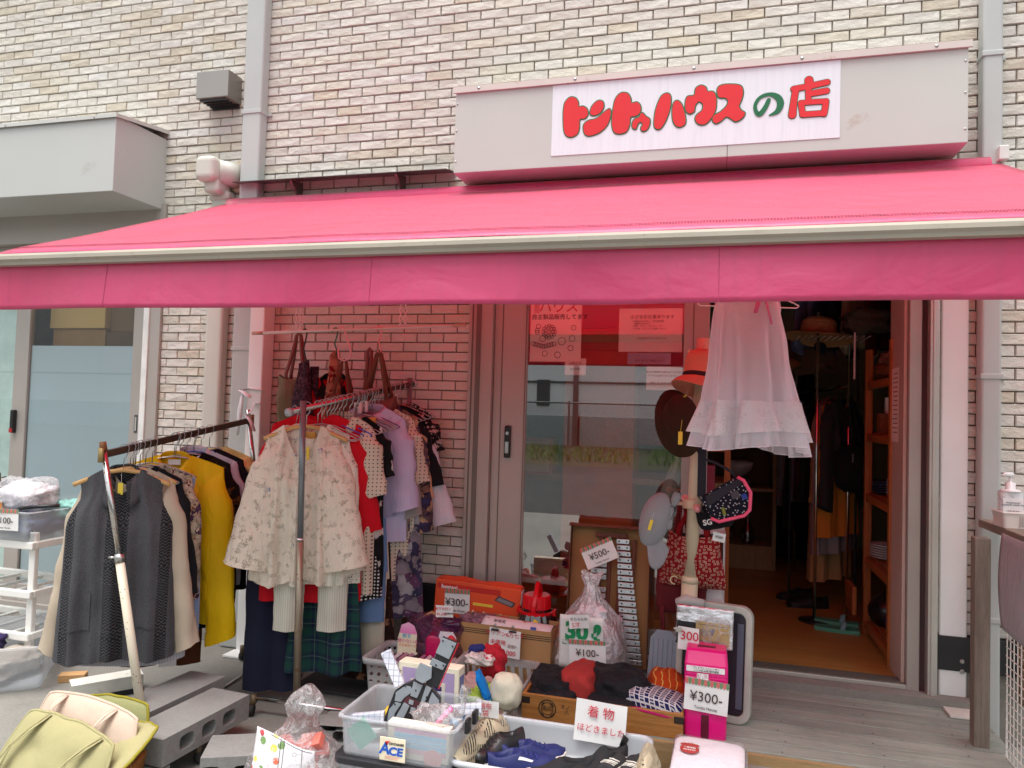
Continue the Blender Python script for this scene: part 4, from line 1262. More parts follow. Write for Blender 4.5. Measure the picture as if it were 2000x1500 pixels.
GING = fabric('pale_blue_gingham', colfn=p_grid(srgb(196, 208, 232), srgb(140, 165, 212), 150, 0.45))
WINP = fabric('white_windowpane_check', colfn=p_grid(srgb(206, 204, 214), srgb(52, 50, 66), 36, 0.13))
BROWN = fabric('rust_brown_wool', srgb(96, 54, 30), wr=0.3)
GREYST = fabric('pale_grey_stripe', colfn=p_stripes(srgb(176, 176, 184), srgb(200, 200, 206), 90, 0))
NAVY = fabric('navy_wool', (0.018, 0.021, 0.048), wr=0.25)
PEARL = mat('pearl_button', srgb(225, 220, 210), 0.25)
DBTN = mat('dark_button', (0.02, 0.02, 0.02), 0.3)
WOODH = mat('pale_wood_hanger', srgb(196, 156, 98), 0.5)
BLUEP = mat('blue_plastic_hanger', srgb(40, 80, 190), 0.4)
def price_tag(parent, x, y, z, h=0.045, w=0.016):
    a = MB().tube([(x, y, z + 0.04), (x + 0.003, y - 0.004, z)], 0.0006, 4).build('tag_string', PAPER, parent)
    MB().box(x - w / 2, x + w / 2, y - 0.006, y - 0.005, z - h, z).build('price_tag', YELLOWTAG, parent)

p, g_ = hang_on(1, 243, RZ1)
hanger('wooden hanger carrying the grey patterned vest', p, RZ1, WOODH, style='wood', group=None)
t, F = garment('vest', 'grey heathered sleeveless vest with black woven geometric bands, front of the left rack', 'vest', g_, RZ1, VEST, sw=0.165, L=0.80, cw=0.21, hw=0.235, d=0.07, nf=0.10, fold=0.014, seed=1.3, collar='big', buttons=None, hemwave=0.008)
price_tag(t, 0.0, -0.03, -0.055, 0.05, 0.02)
q = MB().grid(lambda a, v: tuple(V(F(0.02 + 0.1 * a, 0.1 + 0.89 * v, -1)) + V((0, -0.004, 0))), 3, 24)
q.build('placket', VEST, t, smooth=True)
for u in (-0.55, 0.55):
    q = MB().grid(lambda a, v, u=u: tuple(V(F(u - 0.17 + 0.34 * a, 0.62 + 0.2 * v, -1)) + V((0, -0.004, 0))), 8, 8)
    q.build('pocket', VEST, t, smooth=True)
p, g_ = hang_on(1, 256, RZ1)
hanger('hanger of the beige coat behind the vest', p, RZ1, WOODH, style='wood', group=None)
garment('coat', 'plain beige long-sleeved coat hanging directly behind the grey vest', 'coat', g_, RZ1, BEIGE, sw=0.185, L=0.74, cw=0.20, hw=0.22, d=0.05, sleeve=(0.70, 0.066, 0.048, 0.095, -0.02), seed=2.1, fold=0.008)
SHL = 'metal wire hanger hooked on the dark rail of the left rack'
def hw(px, m=WIRE, hookm=None):
    p, g_ = hang_on(1, px, RZ1)
    hanger(SHL, p, RZ1, m, hookm, group=HGRP1)
    return g_
g_ = hw(266)
garment('jacket', 'black long-sleeved jacket showing as a thin edge behind the beige coat', 'jacket', g_, RZ1, BLACKC, sw=0.195, L=0.7, cw=0.21, hw=0.22, sleeve=(0.5, 0.06, 0.05, 0.045, 0), seed=3.7)
g_ = hw(286)
garment('blouse', 'cream lacy blouse with purple flower sprigs between black jacket and yellow shirt', 'blouse', g_, RZ1, FLOR1, sw=0.20, L=0.60, cw=0.225, hw=0.24, sleeve=(0.54, 0.065, 0.055, 0.01, 0), seed=5.2, nf=0.09)
g_ = hw(299)
garment('shirt', 'pale blue gingham shirt whose hem hangs below the cream flowered blouse', 'shirt', g_ + V((0, 0, -0.02)), RZ1, GING, sw=0.19, L=0.80, cw=0.22, hw=0.23, seed=1.9, d=0.035)
g_ = hw(275)
garment('shirt', 'white shirt with dark windowpane check showing only at its hem under the beige sleeve', 'shirt', g_ + V((0, 0, -0.02)), RZ1, WINP, sw=0.17, L=0.82, cw=0.21, hw=0.225, seed=4.4, d=0.03)
p, g_ = hang_on(1, 342, RZ1)
hanger('chrome hanger of the bright yellow shirt', p, RZ1, WIRE, group=None)
t, F = garment('shirt', 'bright yellow shiny long-sleeved shirt with buttoned cuffs', 'shirt', g_, RZ1, YEL, sw=0.225, L=0.78, cw=0.25, hw=0.26, d=0.055, sleeve=(0.72, 0.085, 0.066, 0.055, -0.06), seed=0.4, collar='shirt', buttons=(mat('yellow_button', srgb(230, 190, 20), 0.3), 6), fold=0.018, cuff=(0.06, None), nf=0.12)
MB().box(-0.03, 0.025, 0.024, 0.026, -0.045, -0.02).build('maker_tag', PAPER, t)
g_ = hw(366)
garment('blouse', 'dark brown leaf print blouse right of the yellow shirt', 'blouse', g_, RZ1, LEAF, sw=0.205, L=0.74, cw=0.235, hw=0.25, sleeve=(0.46, 0.075, 0.07, 0.05, 0), seed=6.1)
g_ = hw(380, BLUEP)
garment('shirt', 'crumpled white long-sleeved shirt near the far end of the left rack', 'shirt', g_, RZ1, WHT, sw=0.205, L=0.66, cw=0.23, hw=0.24, sleeve=(0.5, 0.07, 0.05, 0.045, 0), seed=7.3, collar='shirt', fold=0.02)
g_ = hw(394, BLUEP)
garment('blouse', 'black blouse between white shirt and pale yellow top on the left rack', 'blouse', g_, RZ1, BLACKC, sw=0.205, L=0.7, cw=0.23, hw=0.24, sleeve=(0.3, 0.07, 0.06, 0.05, 0), seed=8.9)
g_ = hw(410)
t, F = garment('t_shirt', 'pale yellow top with a black star at the far end of the left rack', 't-shirt', g_, RZ1, PALEY, sw=0.21, L=0.6, cw=0.23, hw=0.24, sleeve=(0.16, 0.08, 0.08, 0.03, 0), seed=9.9)
st = [(0.03 * (1 if i % 2 == 0 else 0.42) * math.sin(PI * i / 5), 0.03 * (1 if i % 2 == 0 else 0.42) * math.cos(PI * i / 5)) for i in range(10)]
MB().prism(st, -0.075, -0.072, M=T(0.17, 0, -0.16)).build('star_print', BLACK, t)
g_ = hw(345)
trousers('trousers', 'rust brown trousers hanging below the yellow shirt cuffs', g_ + V((-0.03, 0, -0.32)), RZ1, BROWN, L=0.66, lw=0.08, seed=2)
MB().box(-0.0, 0.075, -0.045, -0.043, -0.66, -0.55).build('swing_tag', PAPER, [o for o in COL.objects if o.name.startswith('trousers')][0])
g_ = hw(353)
trousers('trousers', 'black trousers with buttons behind the yellow shirt on the left rack', g_ + V((0.02, 0.02, -0.1)), RZ1, BLACKC, L=0.72, lw=0.085, seed=3)
g_ = hw(262)
lower('skirt', 'pale grey striped skirt whose hem peeks out under the grey vest', 'skirt', g_ + V((0, 0, -0.1)), RZ1, GREYST, w0=0.15, w1=0.24, L=0.74, fold=0.01, seed=1)
# white plastic strip that ties the rack to the post
q = MB()
pa = top_f + V((0.01, 0.0, -0.03))
pts = [pa + V((-0.012, -0.02, 0.0)), pa + V((0.02, -0.03, 0.01)), V((-2.53, 3.664, 1.40)), V((-2.49, 3.664, 1.405))]
q.tube(pts, 0.011, 6, flat=0.15)
pts = [pa + V((0.0, 0.0, 0.10)), V((-2.62, 3.664, 1.475)), V((-2.56, 3.662, 1.49)), V((-2.50, 3.662, 1.485)), V((-2.484, 3.68, 1.48))]
q.tube(pts, [0.014, 0.02, 0.014, 0.016, 0.014], 6, flat=0.15)
q.tube([V((-2.60, 3.655, 1.475)), V((-2.61, 3.65, 1.36)), V((-2.625, 3.655, 1.22))], [0.008, 0.02, 0.01], 6, flat=0.2)
q.tube([pa + V((0.0, -0.016, 0.0)), pa + V((0.03, -0.025, -0.03)), pa + V((0.06, -0.03, -0.085))], [0.02, 0.015, 0.01], 6, flat=0.2)
tag(q.build('plastic_strip', mat('white_plastic_strip', srgb(228, 224, 228), 0.5), smooth=True), 'torn white plastic strip tying the old rack to the white post', 'tie')

# ---------------------------------------------------------------- right rack (full)
A2, B2 = yp(596, 798, 3.02), yp(800, 751, 3.70)
k2 = thing('clothes_rack', 'chrome clothes rack packed with garments beside the entrance', 'clothes rack', (A2.x, A2.y, 0))
O2 = V((A2.x, A2.y, 0))
ax2 = (B2 - A2).normalized()
rel2 = lambda p: V(p) - O2
ROSY = mat('reddish_chrome_rail', (0.42, 0.32, 0.31), 0.2, 1.0, var=(15, 0.15))
MB().tube([rel2(A2) - ax2 * 0.085, rel2(B2) + ax2 * 0.03], 0.0135, 14).build('rail', ROSY, k2, smooth=True)
q = MB()
for P_, s in ((A2, -1), (B2, 1)):
    q2 = MB().tube([rel2(P_) + ax2 * s * (0.085 if s < 0 else 0.03), rel2(P_) + ax2 * s * (0.105 if s < 0 else 0.05)], [0.02, 0.018], 16)
    q2.build('end_cap', mat('grey_rubber_cap', srgb(170, 172, 176), 0.45), k2, smooth=True)
GREYTUBE = mat('grey_steel_post', srgb(122, 128, 132), 0.35, 0.5, var=(6, 0.08))
RUSTLOW = rust_mat('rust_streaked_tube', srgb(150, 138, 120), 0.35, 0.6, 14, 0.56, (0.17, 0.09, 0.035))
for P_, bx in ((A2, 0.02), (B2, 0.02)):
    b0 = V((P_.x + bx, P_.y, 0.075))
    tp = P_ + V((0, 0, 0.035))
    if P_ is A2:
        tp, b0 = tp + V((0.022, -0.055, 0)), b0 + V((0.03, -0.055, 0))
    mid = b0.lerp(tp, 0.54)
    MB().tube([rel2(mid), rel2(tp)], 0.014, 14).build('upper_post', GREYTUBE, k2, smooth=True)
    MB().tube([rel2(b0), rel2(mid)], 0.0165, 14).build('lower_post', RUSTLOW, k2, smooth=True)
    MB().tube([rel2(mid) - V((0, 0, 0.006)), rel2(mid) + V((0, 0, 0.004))], 0.0185, 14).build('joint_ring', CHROME, k2, smooth=True)
    a, c = b0 + V((-0.22, 0.0, 0)), b0 + V((0.25, 0.0, 0))
    MB().tube([rel2(a), rel2(c)], 0.0105, 10).build('base_bar', CHROME, k2, smooth=True)
    for e in (a, c):
        w_ = MB().tube([rel2(e) + V((0, 0, 0.014)), rel2(e) + V((0.005, -0.004, -0.012)), rel2(e) + V((0.0, -0.012, -0.034))], [0.014, 0.017, 0.012], 10).build('caster', mat('brown_caster', srgb(92, 76, 54), 0.5, 0.2), k2, smooth=True)
        MB().cyl(rel2(e) + V((-0.012, -0.018, -0.05)), rel2(e) + V((0.012, -0.012, -0.05)), 0.025, 16).build('wheel', RUBBER, w_, smooth=True)
def hang2(px):
    return on_rail(A2, B2, px) + V((0, 0, 0.014))
RZ2 = R(20)
HGRP2 = 'hangers on the right rack'
SHR = 'wire hanger hooked over the reddish chrome rail of the full rack'
def hx(px, m=WIRE, hookm=None):
    rz = RZ2
    p, g_ = hang_on(2, px, rz)
    hanger(SHR, p, rz, m, hookm, group=HGRP2)
    return g_
def lace_col(base, sprig):
    def fn(nt, co):
        v = nd(nt, 'TexVoronoi', {'Vector': co, 'Scale': 7.5})
        v2 = nd(nt, 'TexVoronoi', {'Vector': co, 'Scale': 70.0})
        f = mth(nt, 'MULTIPLY', ramp(nt, v.outputs['Distance'], [(0.10, 1.0), (0.13, 0.0)]), ramp(nt, v2.outputs['Distance'], [(0.3, 1.0), (0.4, 0.2)]))
        return mix(nt, f, mix(nt, noise_(nt, co, 20, 4), tuple(c * 0.82 for c in base), base), sprig)
    return fn
LACE = fabric('cream_flower_lace', colfn=lace_col(srgb(252, 241, 222), srgb(86, 110, 170)), wr=1.0, holes=h_lace(140, 0.10, 0.88))
CROCH = fabric('cream_crochet', srgb(244, 238, 222), wr=0.9, holes=h_lace(95, 0.16, 0.8))
RIB = fabric('cream_rib_knit', colfn=p_stripes(srgb(232, 230, 214), srgb(205, 202, 184), 95, 0, 0.75), wr=0.3)
RED = fabric('bright_red_wool', srgb(214, 22, 40), wr=0.3)
DOTB = fabric('cream_pin_dot', colfn=p_dots(srgb(224, 212, 192), (0.02, 0.02, 0.025), 55, 0.14))
BWF = fabric('black_with_white_petals', colfn=p_floral([(0.0, (0.012, 0.012, 0.014)), (0.62, srgb(225, 220, 215)), (0.76, (0.012, 0.012, 0.014))], 24))
LAV = fabric('lavender_cotton', srgb(206, 200, 232), wr=0.5)
LILG = fabric('grey_lilac_jersey', srgb(160, 164, 194), wr=0.3)
STRP = fabric('fine_grey_stripe', colfn=p_stripes(srgb(120, 112, 112), srgb(196, 190, 186), 260, 2))
MAUV = fabric('mauve_garden_print', colfn=p_floral([(0.0, (0.05, 0.035, 0.08)), (0.3, srgb(112, 88, 96)), (0.45, srgb(196, 160, 128)), (0.6, srgb(66, 62, 104)), (0.72, srgb(150, 110, 96)), (0.85, srgb(46, 40, 62))], 22))
TANB = fabric('tan_linen', srgb(214, 176, 142), wr=0.5)
LEOP = fabric('black_pink_speckle', colfn=p_floral([(0.0, (0.012, 0.01, 0.012)), (0.5, srgb(212, 178, 178)), (0.68, (0.014, 0.012, 0.014))], 46))
PLAID = fabric('navy_green_tartan', colfn=p_plaid((0.016, 0.024, 0.062), (0.016, 0.085, 0.06), (0.10, 0.19, 0.15), 13), wr=0.5)
PDOT = fabric('black_white_polka', colfn=p_dots((0.014, 0.014, 0.016), srgb(230, 228, 225), 62, 0.24))
BLUE = fabric('dusty_blue_twill', srgb(112, 146, 190), wr=0.35)
CREAM = fabric('cream_cotton', srgb(228, 222, 200), wr=0.45)
BRNF = fabric('brown_paisley', colfn=p_floral([(0.0, (0.045, 0.018, 0.014)), (0.6, srgb(176, 130, 100)), (0.68, (0.05, 0.02, 0.016)), (0.85, srgb(120, 84, 66))], 26))
WATER = fabric('violet_watercolour_print', colfn=p_floral([(0.0, srgb(96, 84, 110)), (0.25, srgb(180, 178, 184)), (0.45, srgb(70, 66, 96)), (0.6, srgb(150, 140, 150)), (0.75, srgb(110, 70, 104)), (0.88, srgb(60, 80, 110))], 16))
p, g_ = hang_on(2, 609, RZ2)
hanger('brown wooden hanger of the front lace blouse', p + V((-0.03, 0.01, 0)), RZ2, WOODH, style='wood', group=None)
t, F = garment('blouse', 'cream flower lace blouse with wide sleeves at the front of the full rack', 'blouse', g_ + V((-0.045, 0.012, 0.0)), RZ2, LACE, sw=0.17, L=0.72, cw=0.205, hw=0.225, d=0.06, nf=0.15, neck=0.085, sleeve=(0.56, 0.085, 0.105, 0.125, -0.04), seed=1.1, fold=0.02, nfold=4, hemwave=0.018)
price_tag(t, 0.028, -0.02, -0.10, 0.06, 0.014)
MB().box(-0.01, 0.05, 0.024, 0.026, -0.05, -0.03).build('maker_tag', PAPER, t)
g_ = hx(622)
garment('cardigan', 'cream crochet knit cardigan hanging just behind the lace blouse', 'cardigan', g_ + V((-0.03, 0.01, 0)), RZ2, CROCH, sw=0.175, L=0.74, cw=0.21, hw=0.245, sleeve=(0.62, 0.07, 0.085, 0.04, 0), seed=2.6, fold=0.02)
g_ = hx(630)
trousers('leggings', 'cream ribbed knit trousers hanging below the lace blouse hem', g_ + V((-0.01, -0.02, -0.30)), RZ2, RIB, w0=0.16, lw=0.068, L=0.66, seed=4, gap=0.02)
g_ = hx(640, BLUEP)
garment('jacket', 'bright red jacket with long sleeves behind the lace blouse', 'jacket', g_ + V((-0.05, 0, 0.035)), RZ2, RED, sw=0.21, L=0.88, cw=0.23, hw=0.24, sleeve=(0.48, 0.068, 0.066, 0.075, 0.0), seed=3.2, fold=0.008, nf=0.03)
g_ = hx(648)
trousers('trousers', 'navy blue straight trousers hanging low at the left of the full rack', g_ + V((-0.24, -0.04, -0.30)), RZ2, NAVY, w0=0.115, lw=0.075, L=0.98, seed=5, gap=0.0)
GS, RZ2 = 0.84, R(7)
g_ = hx(655, BLUEP)
lower('skirt', 'navy and green tartan skirt hanging low under the lace blouse', 'skirt', g_ + V((-0.02, -0.02, -0.48)), RZ2, PLAID, w0=0.14, w1=0.20, L=0.70, fold=0.03, nf=6, seed=2)
g_ = hx(664)
garment('blouse', 'cream blouse with tiny black dots right of the red jacket', 'blouse', g_ + V((0.01, 0, 0.01)), RZ2, DOTB, sw=0.20, L=0.84, cw=0.22, hw=0.23, sleeve=(0.30, 0.075, 0.07, 0.04, 0), seed=4.5, collar='stand', fold=0.015)
g_ = hx(672)
lower('skirt', 'black polka dot skirt showing between cream knit and dotted blouse', 'skirt', g_ + V((-0.02, 0, -0.44)), RZ2, PDOT, w0=0.16, w1=0.235, L=0.42, fold=0.025, nf=5, seed=7)
g_ = hx(684)
garment('dress', 'black dress with white petal print right of the dotted blouse', 'dress', g_, RZ2, BWF, sw=0.205, L=0.84, cw=0.225, hw=0.235, sleeve=(0.22, 0.075, 0.075, 0.04, 0), seed=6.5)
g_ = hx(694)
trousers('trousers', 'dusty blue trousers folded below the dotted blouse', g_ + V((0.01, 0, -0.50)), RZ2, BLUE, w0=0.17, lw=0.085, L=0.50, seed=9)
g_ = hx(702)
trousers('trousers', 'cream cotton trousers hanging below the dusty blue pair', g_ + V((0.0, 0.02, -0.55)), RZ2, CREAM, w0=0.16, lw=0.075, L=0.66, seed=11)
pp = mat('purple_plastic_hanger', srgb(120, 60, 110), 0.4)
g_ = hx(712, pp)
garment('tank_top', 'grey lilac sleeveless top on a purple hanger in the full rack', 'top', g_ + V((0.01, 0, -0.03)), RZ2, LILG, sw=0.185, L=0.48, cw=0.215, hw=0.21, seed=7.7, nf=0.1)
g_ = hx(722)
garment('shirt', 'lavender shirt with folded sleeves in the middle of the full rack', 'shirt', g_ + V((0.015, 0, 0.015)), RZ2, LAV, sw=0.215, L=0.66, cw=0.235, hw=0.24, sleeve=(0.42, 0.085, 0.085, 0.06, -0.02), seed=8.1, collar='shirt', fold=0.018)
g_ = hx(733)
garment('cardigan', 'finely striped grey cardigan right of the lavender shirt', 'cardigan', g_, RZ2, STRP, sw=0.215, L=0.64, cw=0.235, hw=0.24, sleeve=(0.46, 0.07, 0.065, 0.06, 0), seed=9.4)
g_ = hx(741)
garment('blouse', 'white tunic with black dots whose hem hangs beside the brick wall', 'blouse', g_ + V((0.02, 0, 0)), RZ2, DOTB, sw=0.205, L=0.86, cw=0.23, hw=0.25, sleeve=(0.3, 0.07, 0.07, 0.06, 0), seed=2.9)
g_ = hx(748)
garment('blouse', 'mauve blouse with muted garden flowers on the full rack', 'blouse', g_ + V((0.02, 0, 0)), RZ2, MAUV, sw=0.21, L=0.62, cw=0.235, hw=0.24, sleeve=(0.55, 0.07, 0.065, 0.075, 0), seed=5.9, collar='shirt')
g_ = hx(757)
garment('jacket', 'tan linen jacket between mauve blouse and black top', 'jacket', g_ + V((-0.015, 0, 0)), RZ2, TANB, sw=0.215, L=0.6, cw=0.235, hw=0.24, sleeve=(0.40, 0.08, 0.075, 0.085, 0), seed=6.6)
g_ = hx(766)
garment('t_shirt', 'plain black top with wide elbow sleeves at the far end of the full rack', 'top', g_ + V((-0.015, 0, 0)), RZ2, BLACKC, sw=0.215, L=0.58, cw=0.235, hw=0.24, sleeve=(0.34, 0.085, 0.09, 0.11, 0), seed=3.3)
g_ = hx(776)
garment('blouse', 'white blouse whose pointed sleeve sticks out low at the right end of the full rack', 'blouse', g_ + V((-0.015, 0, -0.06)), RZ2, WHT, sw=0.215, L=0.6, cw=0.235, hw=0.24, sleeve=(0.48, 0.07, 0.075, 0.16, 0), seed=4.1)
g_ = hx(785)
garment('blouse', 'black blouse speckled pink with puffed short sleeves, last on the full rack', 'blouse', g_ + V((-0.015, 0, 0.0)), RZ2, LEOP, sw=0.215, L=0.6, cw=0.235, hw=0.24, sleeve=(0.18, 0.085, 0.085, 0.05, 0), seed=1.7)
g_ = hx(728)
lower('skirt', 'violet watercolour print skirt hanging low at the right end of the full rack', 'skirt', g_ + V((0.09, 0.05, -0.42)), RZ2, WATER, w0=0.15, w1=0.2, L=0.62, fold=0.02, nf=5, seed=3)
g_ = hx(706)
lower('skirt', 'long brown paisley skirt almost touching the ground under the full rack', 'skirt', g_ + V((0.0, 0.05, -0.52)), RZ2, BRNF, w0=0.14, w1=0.2, L=0.78, fold=0.02, nf=5, seed=8)
GS = 1.0
for (px, dz, lab) in ((598, -0.035, 'yellow wooden clamp hanger left of the near post'), (690, -0.02, 'yellow wooden clamp hanger in the middle of the full rack')):
    p = hang2(px)
    t = thing('clamp_hanger', lab, 'hanger', p + (V((-0.10, 0.07, dz)) if px < 650 else V((0.0, 0.02, dz))), RZ2)
    MB().box(-0.11, 0.11, -0.012, 0.012, -0.14, -0.09).build('wooden_clamp', mat('yellow_wood', srgb(212, 158, 66), 0.5), t, bev=0.003)
    MB().tube([(0.015, 0, -0.01), (0.018, 0, 0.015), (0.0, 0, 0.034), (-0.018, 0, 0.02)] [::-1] + [(0.0, 0, -0.09)], 0.002, 6).build('hook', WIRE, t, smooth=True)
CLIPW = mat('white_clip_plastic', srgb(230, 215, 215), 0.4)
for (px, dy) in ((700, 0.0), (712, 0.01), (770, 0.02)):
    p = hang2(px)
    t = thing('clip_hanger', 'white plastic clip hanging from the reddish rail among the hangers', 'hanger clip', p, RZ2, 'white clips on the right rack')
    MB().box(-0.018, -0.006, -0.012, 0.012, -0.10, -0.045).box(0.006, 0.018, -0.012, 0.012, -0.10, -0.045).box(-0.006, 0.006, -0.008, 0.008, -0.075, -0.065).build('clip', CLIPW, t, bev=0.003)
    MB().tube([(-0.015, 0, 0.0), (0, 0, 0.006), (0.012, 0, -0.01), (0, 0, -0.05), (0, 0, -0.07)], 0.0018, 6).build('hook', WIRE, t, smooth=True)

# ---------------------------------------------------------------- pole on chains with bags
PA, PB = yp(497, 651, 3.46), yp(905, 635, 3.56)
POLEM = mat('pale_pole', srgb(214, 202, 194), 0.45)
t = thing('hanging_pole', 'thin cream pole hung on two chains below the awning', 'pole', PA)
MB().tube([(0, 0, 0), PB - PA], 0.008, 12).build('pole', POLEM, t, smooth=True)
for e, s in ((0, 1), (1, -1)):
    P0 = (PB - PA) * e
    d = (PB - PA).normalized() * s
    MB().tube([P0 - d * 0.012, P0 + d * 0.05], 0.0095, 12).build('end_cap', mat('aged_cap', srgb(190, 160, 140), 0.5), t, smooth=True)
def pole_pt(px):
    return on_rail(PA, PB, px)
for j, (px, lab) in enumerate(((583, 'left white chain looped round the hanging pole'), (786, 'right white chain looped round the hanging pole'))):
    p = pole_pt(px)
    t = thing('chain', lab, 'chain', p)
    z, k = -0.012, 0
    for side_ in (-0.012, 0.014):
        z, k = -0.004, 0
        while z < 0.52:
            ang = (k % 2) * PI / 2 + 0.3
            c, s = math.cos(ang), math.sin(ang)
            lk = [(0.008 * math.cos(a), 0.013 * math.sin(a)) for a in [2 * PI * i / 12 for i in range(12)]]
            MB().tube([(side_ + x * c, x * s, z + 0.012 + zz) for x, zz in lk], 0.0024, 5, closed=True).build('link', CLIPW, t, smooth=True)
            z += 0.0205
            k += 1
def tote(name, label, pos, rz, m, w_=0.15, h=0.25, d=0.04, strap=0.2, sx=0.07, strap_m=None, seed=0, taper=0.0, sr=0.011, cat='bag'):
    """bag hanging by its straps: Z=0 where the straps meet the hook"""
    t = thing(name, label, cat, pos, rz)
    def F(a, v):
        an = 2 * PI * a
        c, s = math.cos(an), math.sin(an)
        w = w_ * (1 - taper + taper * v)
        e = min(1, (1 - v) * 9) ** 0.5
        k = 0.010 * nz(c * 2 + seed, v * 4, s * 2)
        return ((w + k) * (abs(c) ** 0.55) * (1 if c > 0 else -1) * (0.94 + 0.06 * e), (d * (0.35 + 0.65 * math.sin(PI * min(1, v * 0.8 + 0.15))) + k) * s * (0.25 + 0.75 * e), -strap - h * v + 0.012 * math.cos(an * 2) * (1 - v))
    MB().grid(F, 40, 18, cu=True).build('bag_body', m, t, smooth=True)
    q2 = MB().grid(lambda a, v: tuple(V(F(a, 0.03)) * (1 - v) + V((0, 0, -strap - 0.03)) * v), 40, 1, cu=True)
    q2.build('lining', mat('bag_lining_dark', (0.03, 0.025, 0.025), 0.9), t)
    for yy in (-1, 1):
        pts = [(-sx, yy * d * 0.5, -strap - 0.05), (-sx * 0.96, yy * d * 0.5, -strap + 0.02), (-sx * 0.5, yy * d * 0.2, -strap * 0.45), (-0.012, 0, -0.012), (0, 0, 0.0), (0.012, 0, -0.012), (sx * 0.5, yy * d * 0.2, -strap * 0.45), (sx * 0.96, yy * d * 0.5, -strap + 0.02), (sx, yy * d * 0.5, -strap - 0.05)]
        MB().tube(pts, sr, 6, flat=0.25).build('strap', strap_m or m, t, smooth=True)
    return t
def s_hook(label, p, m, drop=0.16, w=0.022):
    t = MB().tube([(-w * 0.9, 0, -0.012), (-w * 0.7, 0, 0.006), (0, 0, 0.013), (w * 0.6, 0, 0.004), (w * 0.4, 0, -0.03), (-w * 0.2, 0, -drop * 0.55), (w * 0.6, 0, -drop + 0.015), (w * 0.3, 0, -drop), (-w * 0.4, 0, -drop + 0.012)], 0.004, 8).build('hook', m, loc=p, smooth=True)
    return tag(t, label, 'hook')
PEACH = fabric('peach_crane_print', colfn=p_floral([(0.0, srgb(206, 158, 128)), (0.7, srgb(150, 40, 40)), (0.78, srgb(214, 168, 138))], 18))
TOTEB = fabric('brown_canvas', srgb(120, 78, 62), wr=0.3)
SCARF = fabric('plum_tweed_scarf', colfn=p_floral([(0.0, (0.035, 0.02, 0.03)), (0.35, srgb(96, 66, 84)), (0.55, (0.04, 0.028, 0.04)), (0.75, srgb(130, 96, 112))], 110))
KHAKI = fabric('khaki_nylon', srgb(128, 112, 84), wr=0.8, rough=0.6)
LEATH = mat('brown_leather', srgb(112, 52, 42), 0.45, bump=(120, 0.2, 0.002))
p = pole_pt(596)
s_hook('black wire hook holding the plum scarf on the pole', p, BLACK, 0.17)
t = thing('scarf', 'plum tweed scarf doubled over a black hook below the pole', 'scarf', p + V((0.0, -0.0, -0.165)))
def SF(a, v):
    an = 2 * PI * a
    w = 0.028 + 0.035 * sst(0, 0.5, v)
    return (w * math.cos(an) + 0.006 * nz(v * 4, a * 3), 0.03 * math.sin(an) * (0.5 + v) + 0.005 * math.sin(an * 3 + v * 4), -0.53 * v + 0.01 * math.cos(an))
MB().grid(SF, 30, 24, cu=True).build('folded_scarf', SCARF, t, smooth=True)
MB().grid(lambda a, v: (0.018 + 0.05 * a, 0.035 + 0.004 * math.sin(a * 9), -0.02 - 0.5 * v + 0.012 * math.sin(v * 7)), 8, 16).build('scarf_tail', SCARF, t, smooth=True, solid=0.006)
p = pole_pt(570)
t = tote('shoulder_bag', 'olive khaki nylon bag with leather trim hanging left of the plum scarf', p + V((0.0, 0.07, 0.0)), R(10), KHAKI, 0.10, 0.27, 0.07, 0.24, 0.05, LEATH, 3)
p = pole_pt(640)
t, F = garment('jacket', 'red jacket with dark collar hanging behind the peach strap', 'jacket', p + V((0.0, 0.08, -0.24)), R(15), RED, sw=0.10, slope=0.05, L=0.4, cw=0.14, hw=0.15, d=0.05, nf=0.12, seed=2.2, collar='shirt', collar_m=BLACKC)
p = pole_pt(656)
s_hook('green wire hook holding the peach printed bag', p, mat('green_wire', srgb(20, 110, 80), 0.4), 0.13)
tote('shoulder_bag', 'peach bag strap printed with red cranes hanging from a green hook', p + V((0, 0, -0.125)), R(60), PEACH, 0.06, 0.2, 0.03, 0.3, 0.03, PEACH, 5, sr=0.02)
p = pole_pt(668)
q = MB().tube([(-0.02, 0, -0.004), (-0.014, 0, 0.012), (0.0, 0, 0.015), (0.018, 0, 0.004), (0.02, 0, -0.02), (0.055, 0, -0.11), (0.05, 0, -0.15), (0.02, 0, -0.165), (-0.012, 0, -0.15), (-0.02, 0, -0.10)], 0.0055, 8).build('hook', mat('pale_pink_plastic', srgb(222, 176, 180), 0.4), loc=p, smooth=True)
tag(q, 'pale pink plastic loop hook holding the brown canvas tote', 'hook')
tote('tote_bag', 'brown canvas tote with short handles hanging from the pale pink loop', p + V((0.02, 0, -0.16)), R(8), TOTEB, 0.095, 0.24, 0.05, 0.17, 0.04, TOTEB, 6, sr=0.009)
p = pole_pt(742)
s_hook('pink hook with a red end holding two brown straps', p, mat('pink_hook', srgb(226, 150, 150), 0.4), 0.13)
tote('shoulder_bag', 'brown bag with long straps and straw trim hanging from the pink hook', p + V((0, 0, -0.125)), R(-5), LEATH, 0.11, 0.2, 0.05, 0.24, 0.07, TOTEB, 7, sr=0.014)
p = pole_pt(715)
tote('straw_bag', 'small woven straw bag behind the right rack rail', p + V((0, 0.05, -0.1)), R(-5), wood_mat('woven_straw', srgb(150, 104, 60), srgb(200, 150, 96), 0, 3), 0.06, 0.16, 0.04, 0.34, 0.02, LEATH, 9)
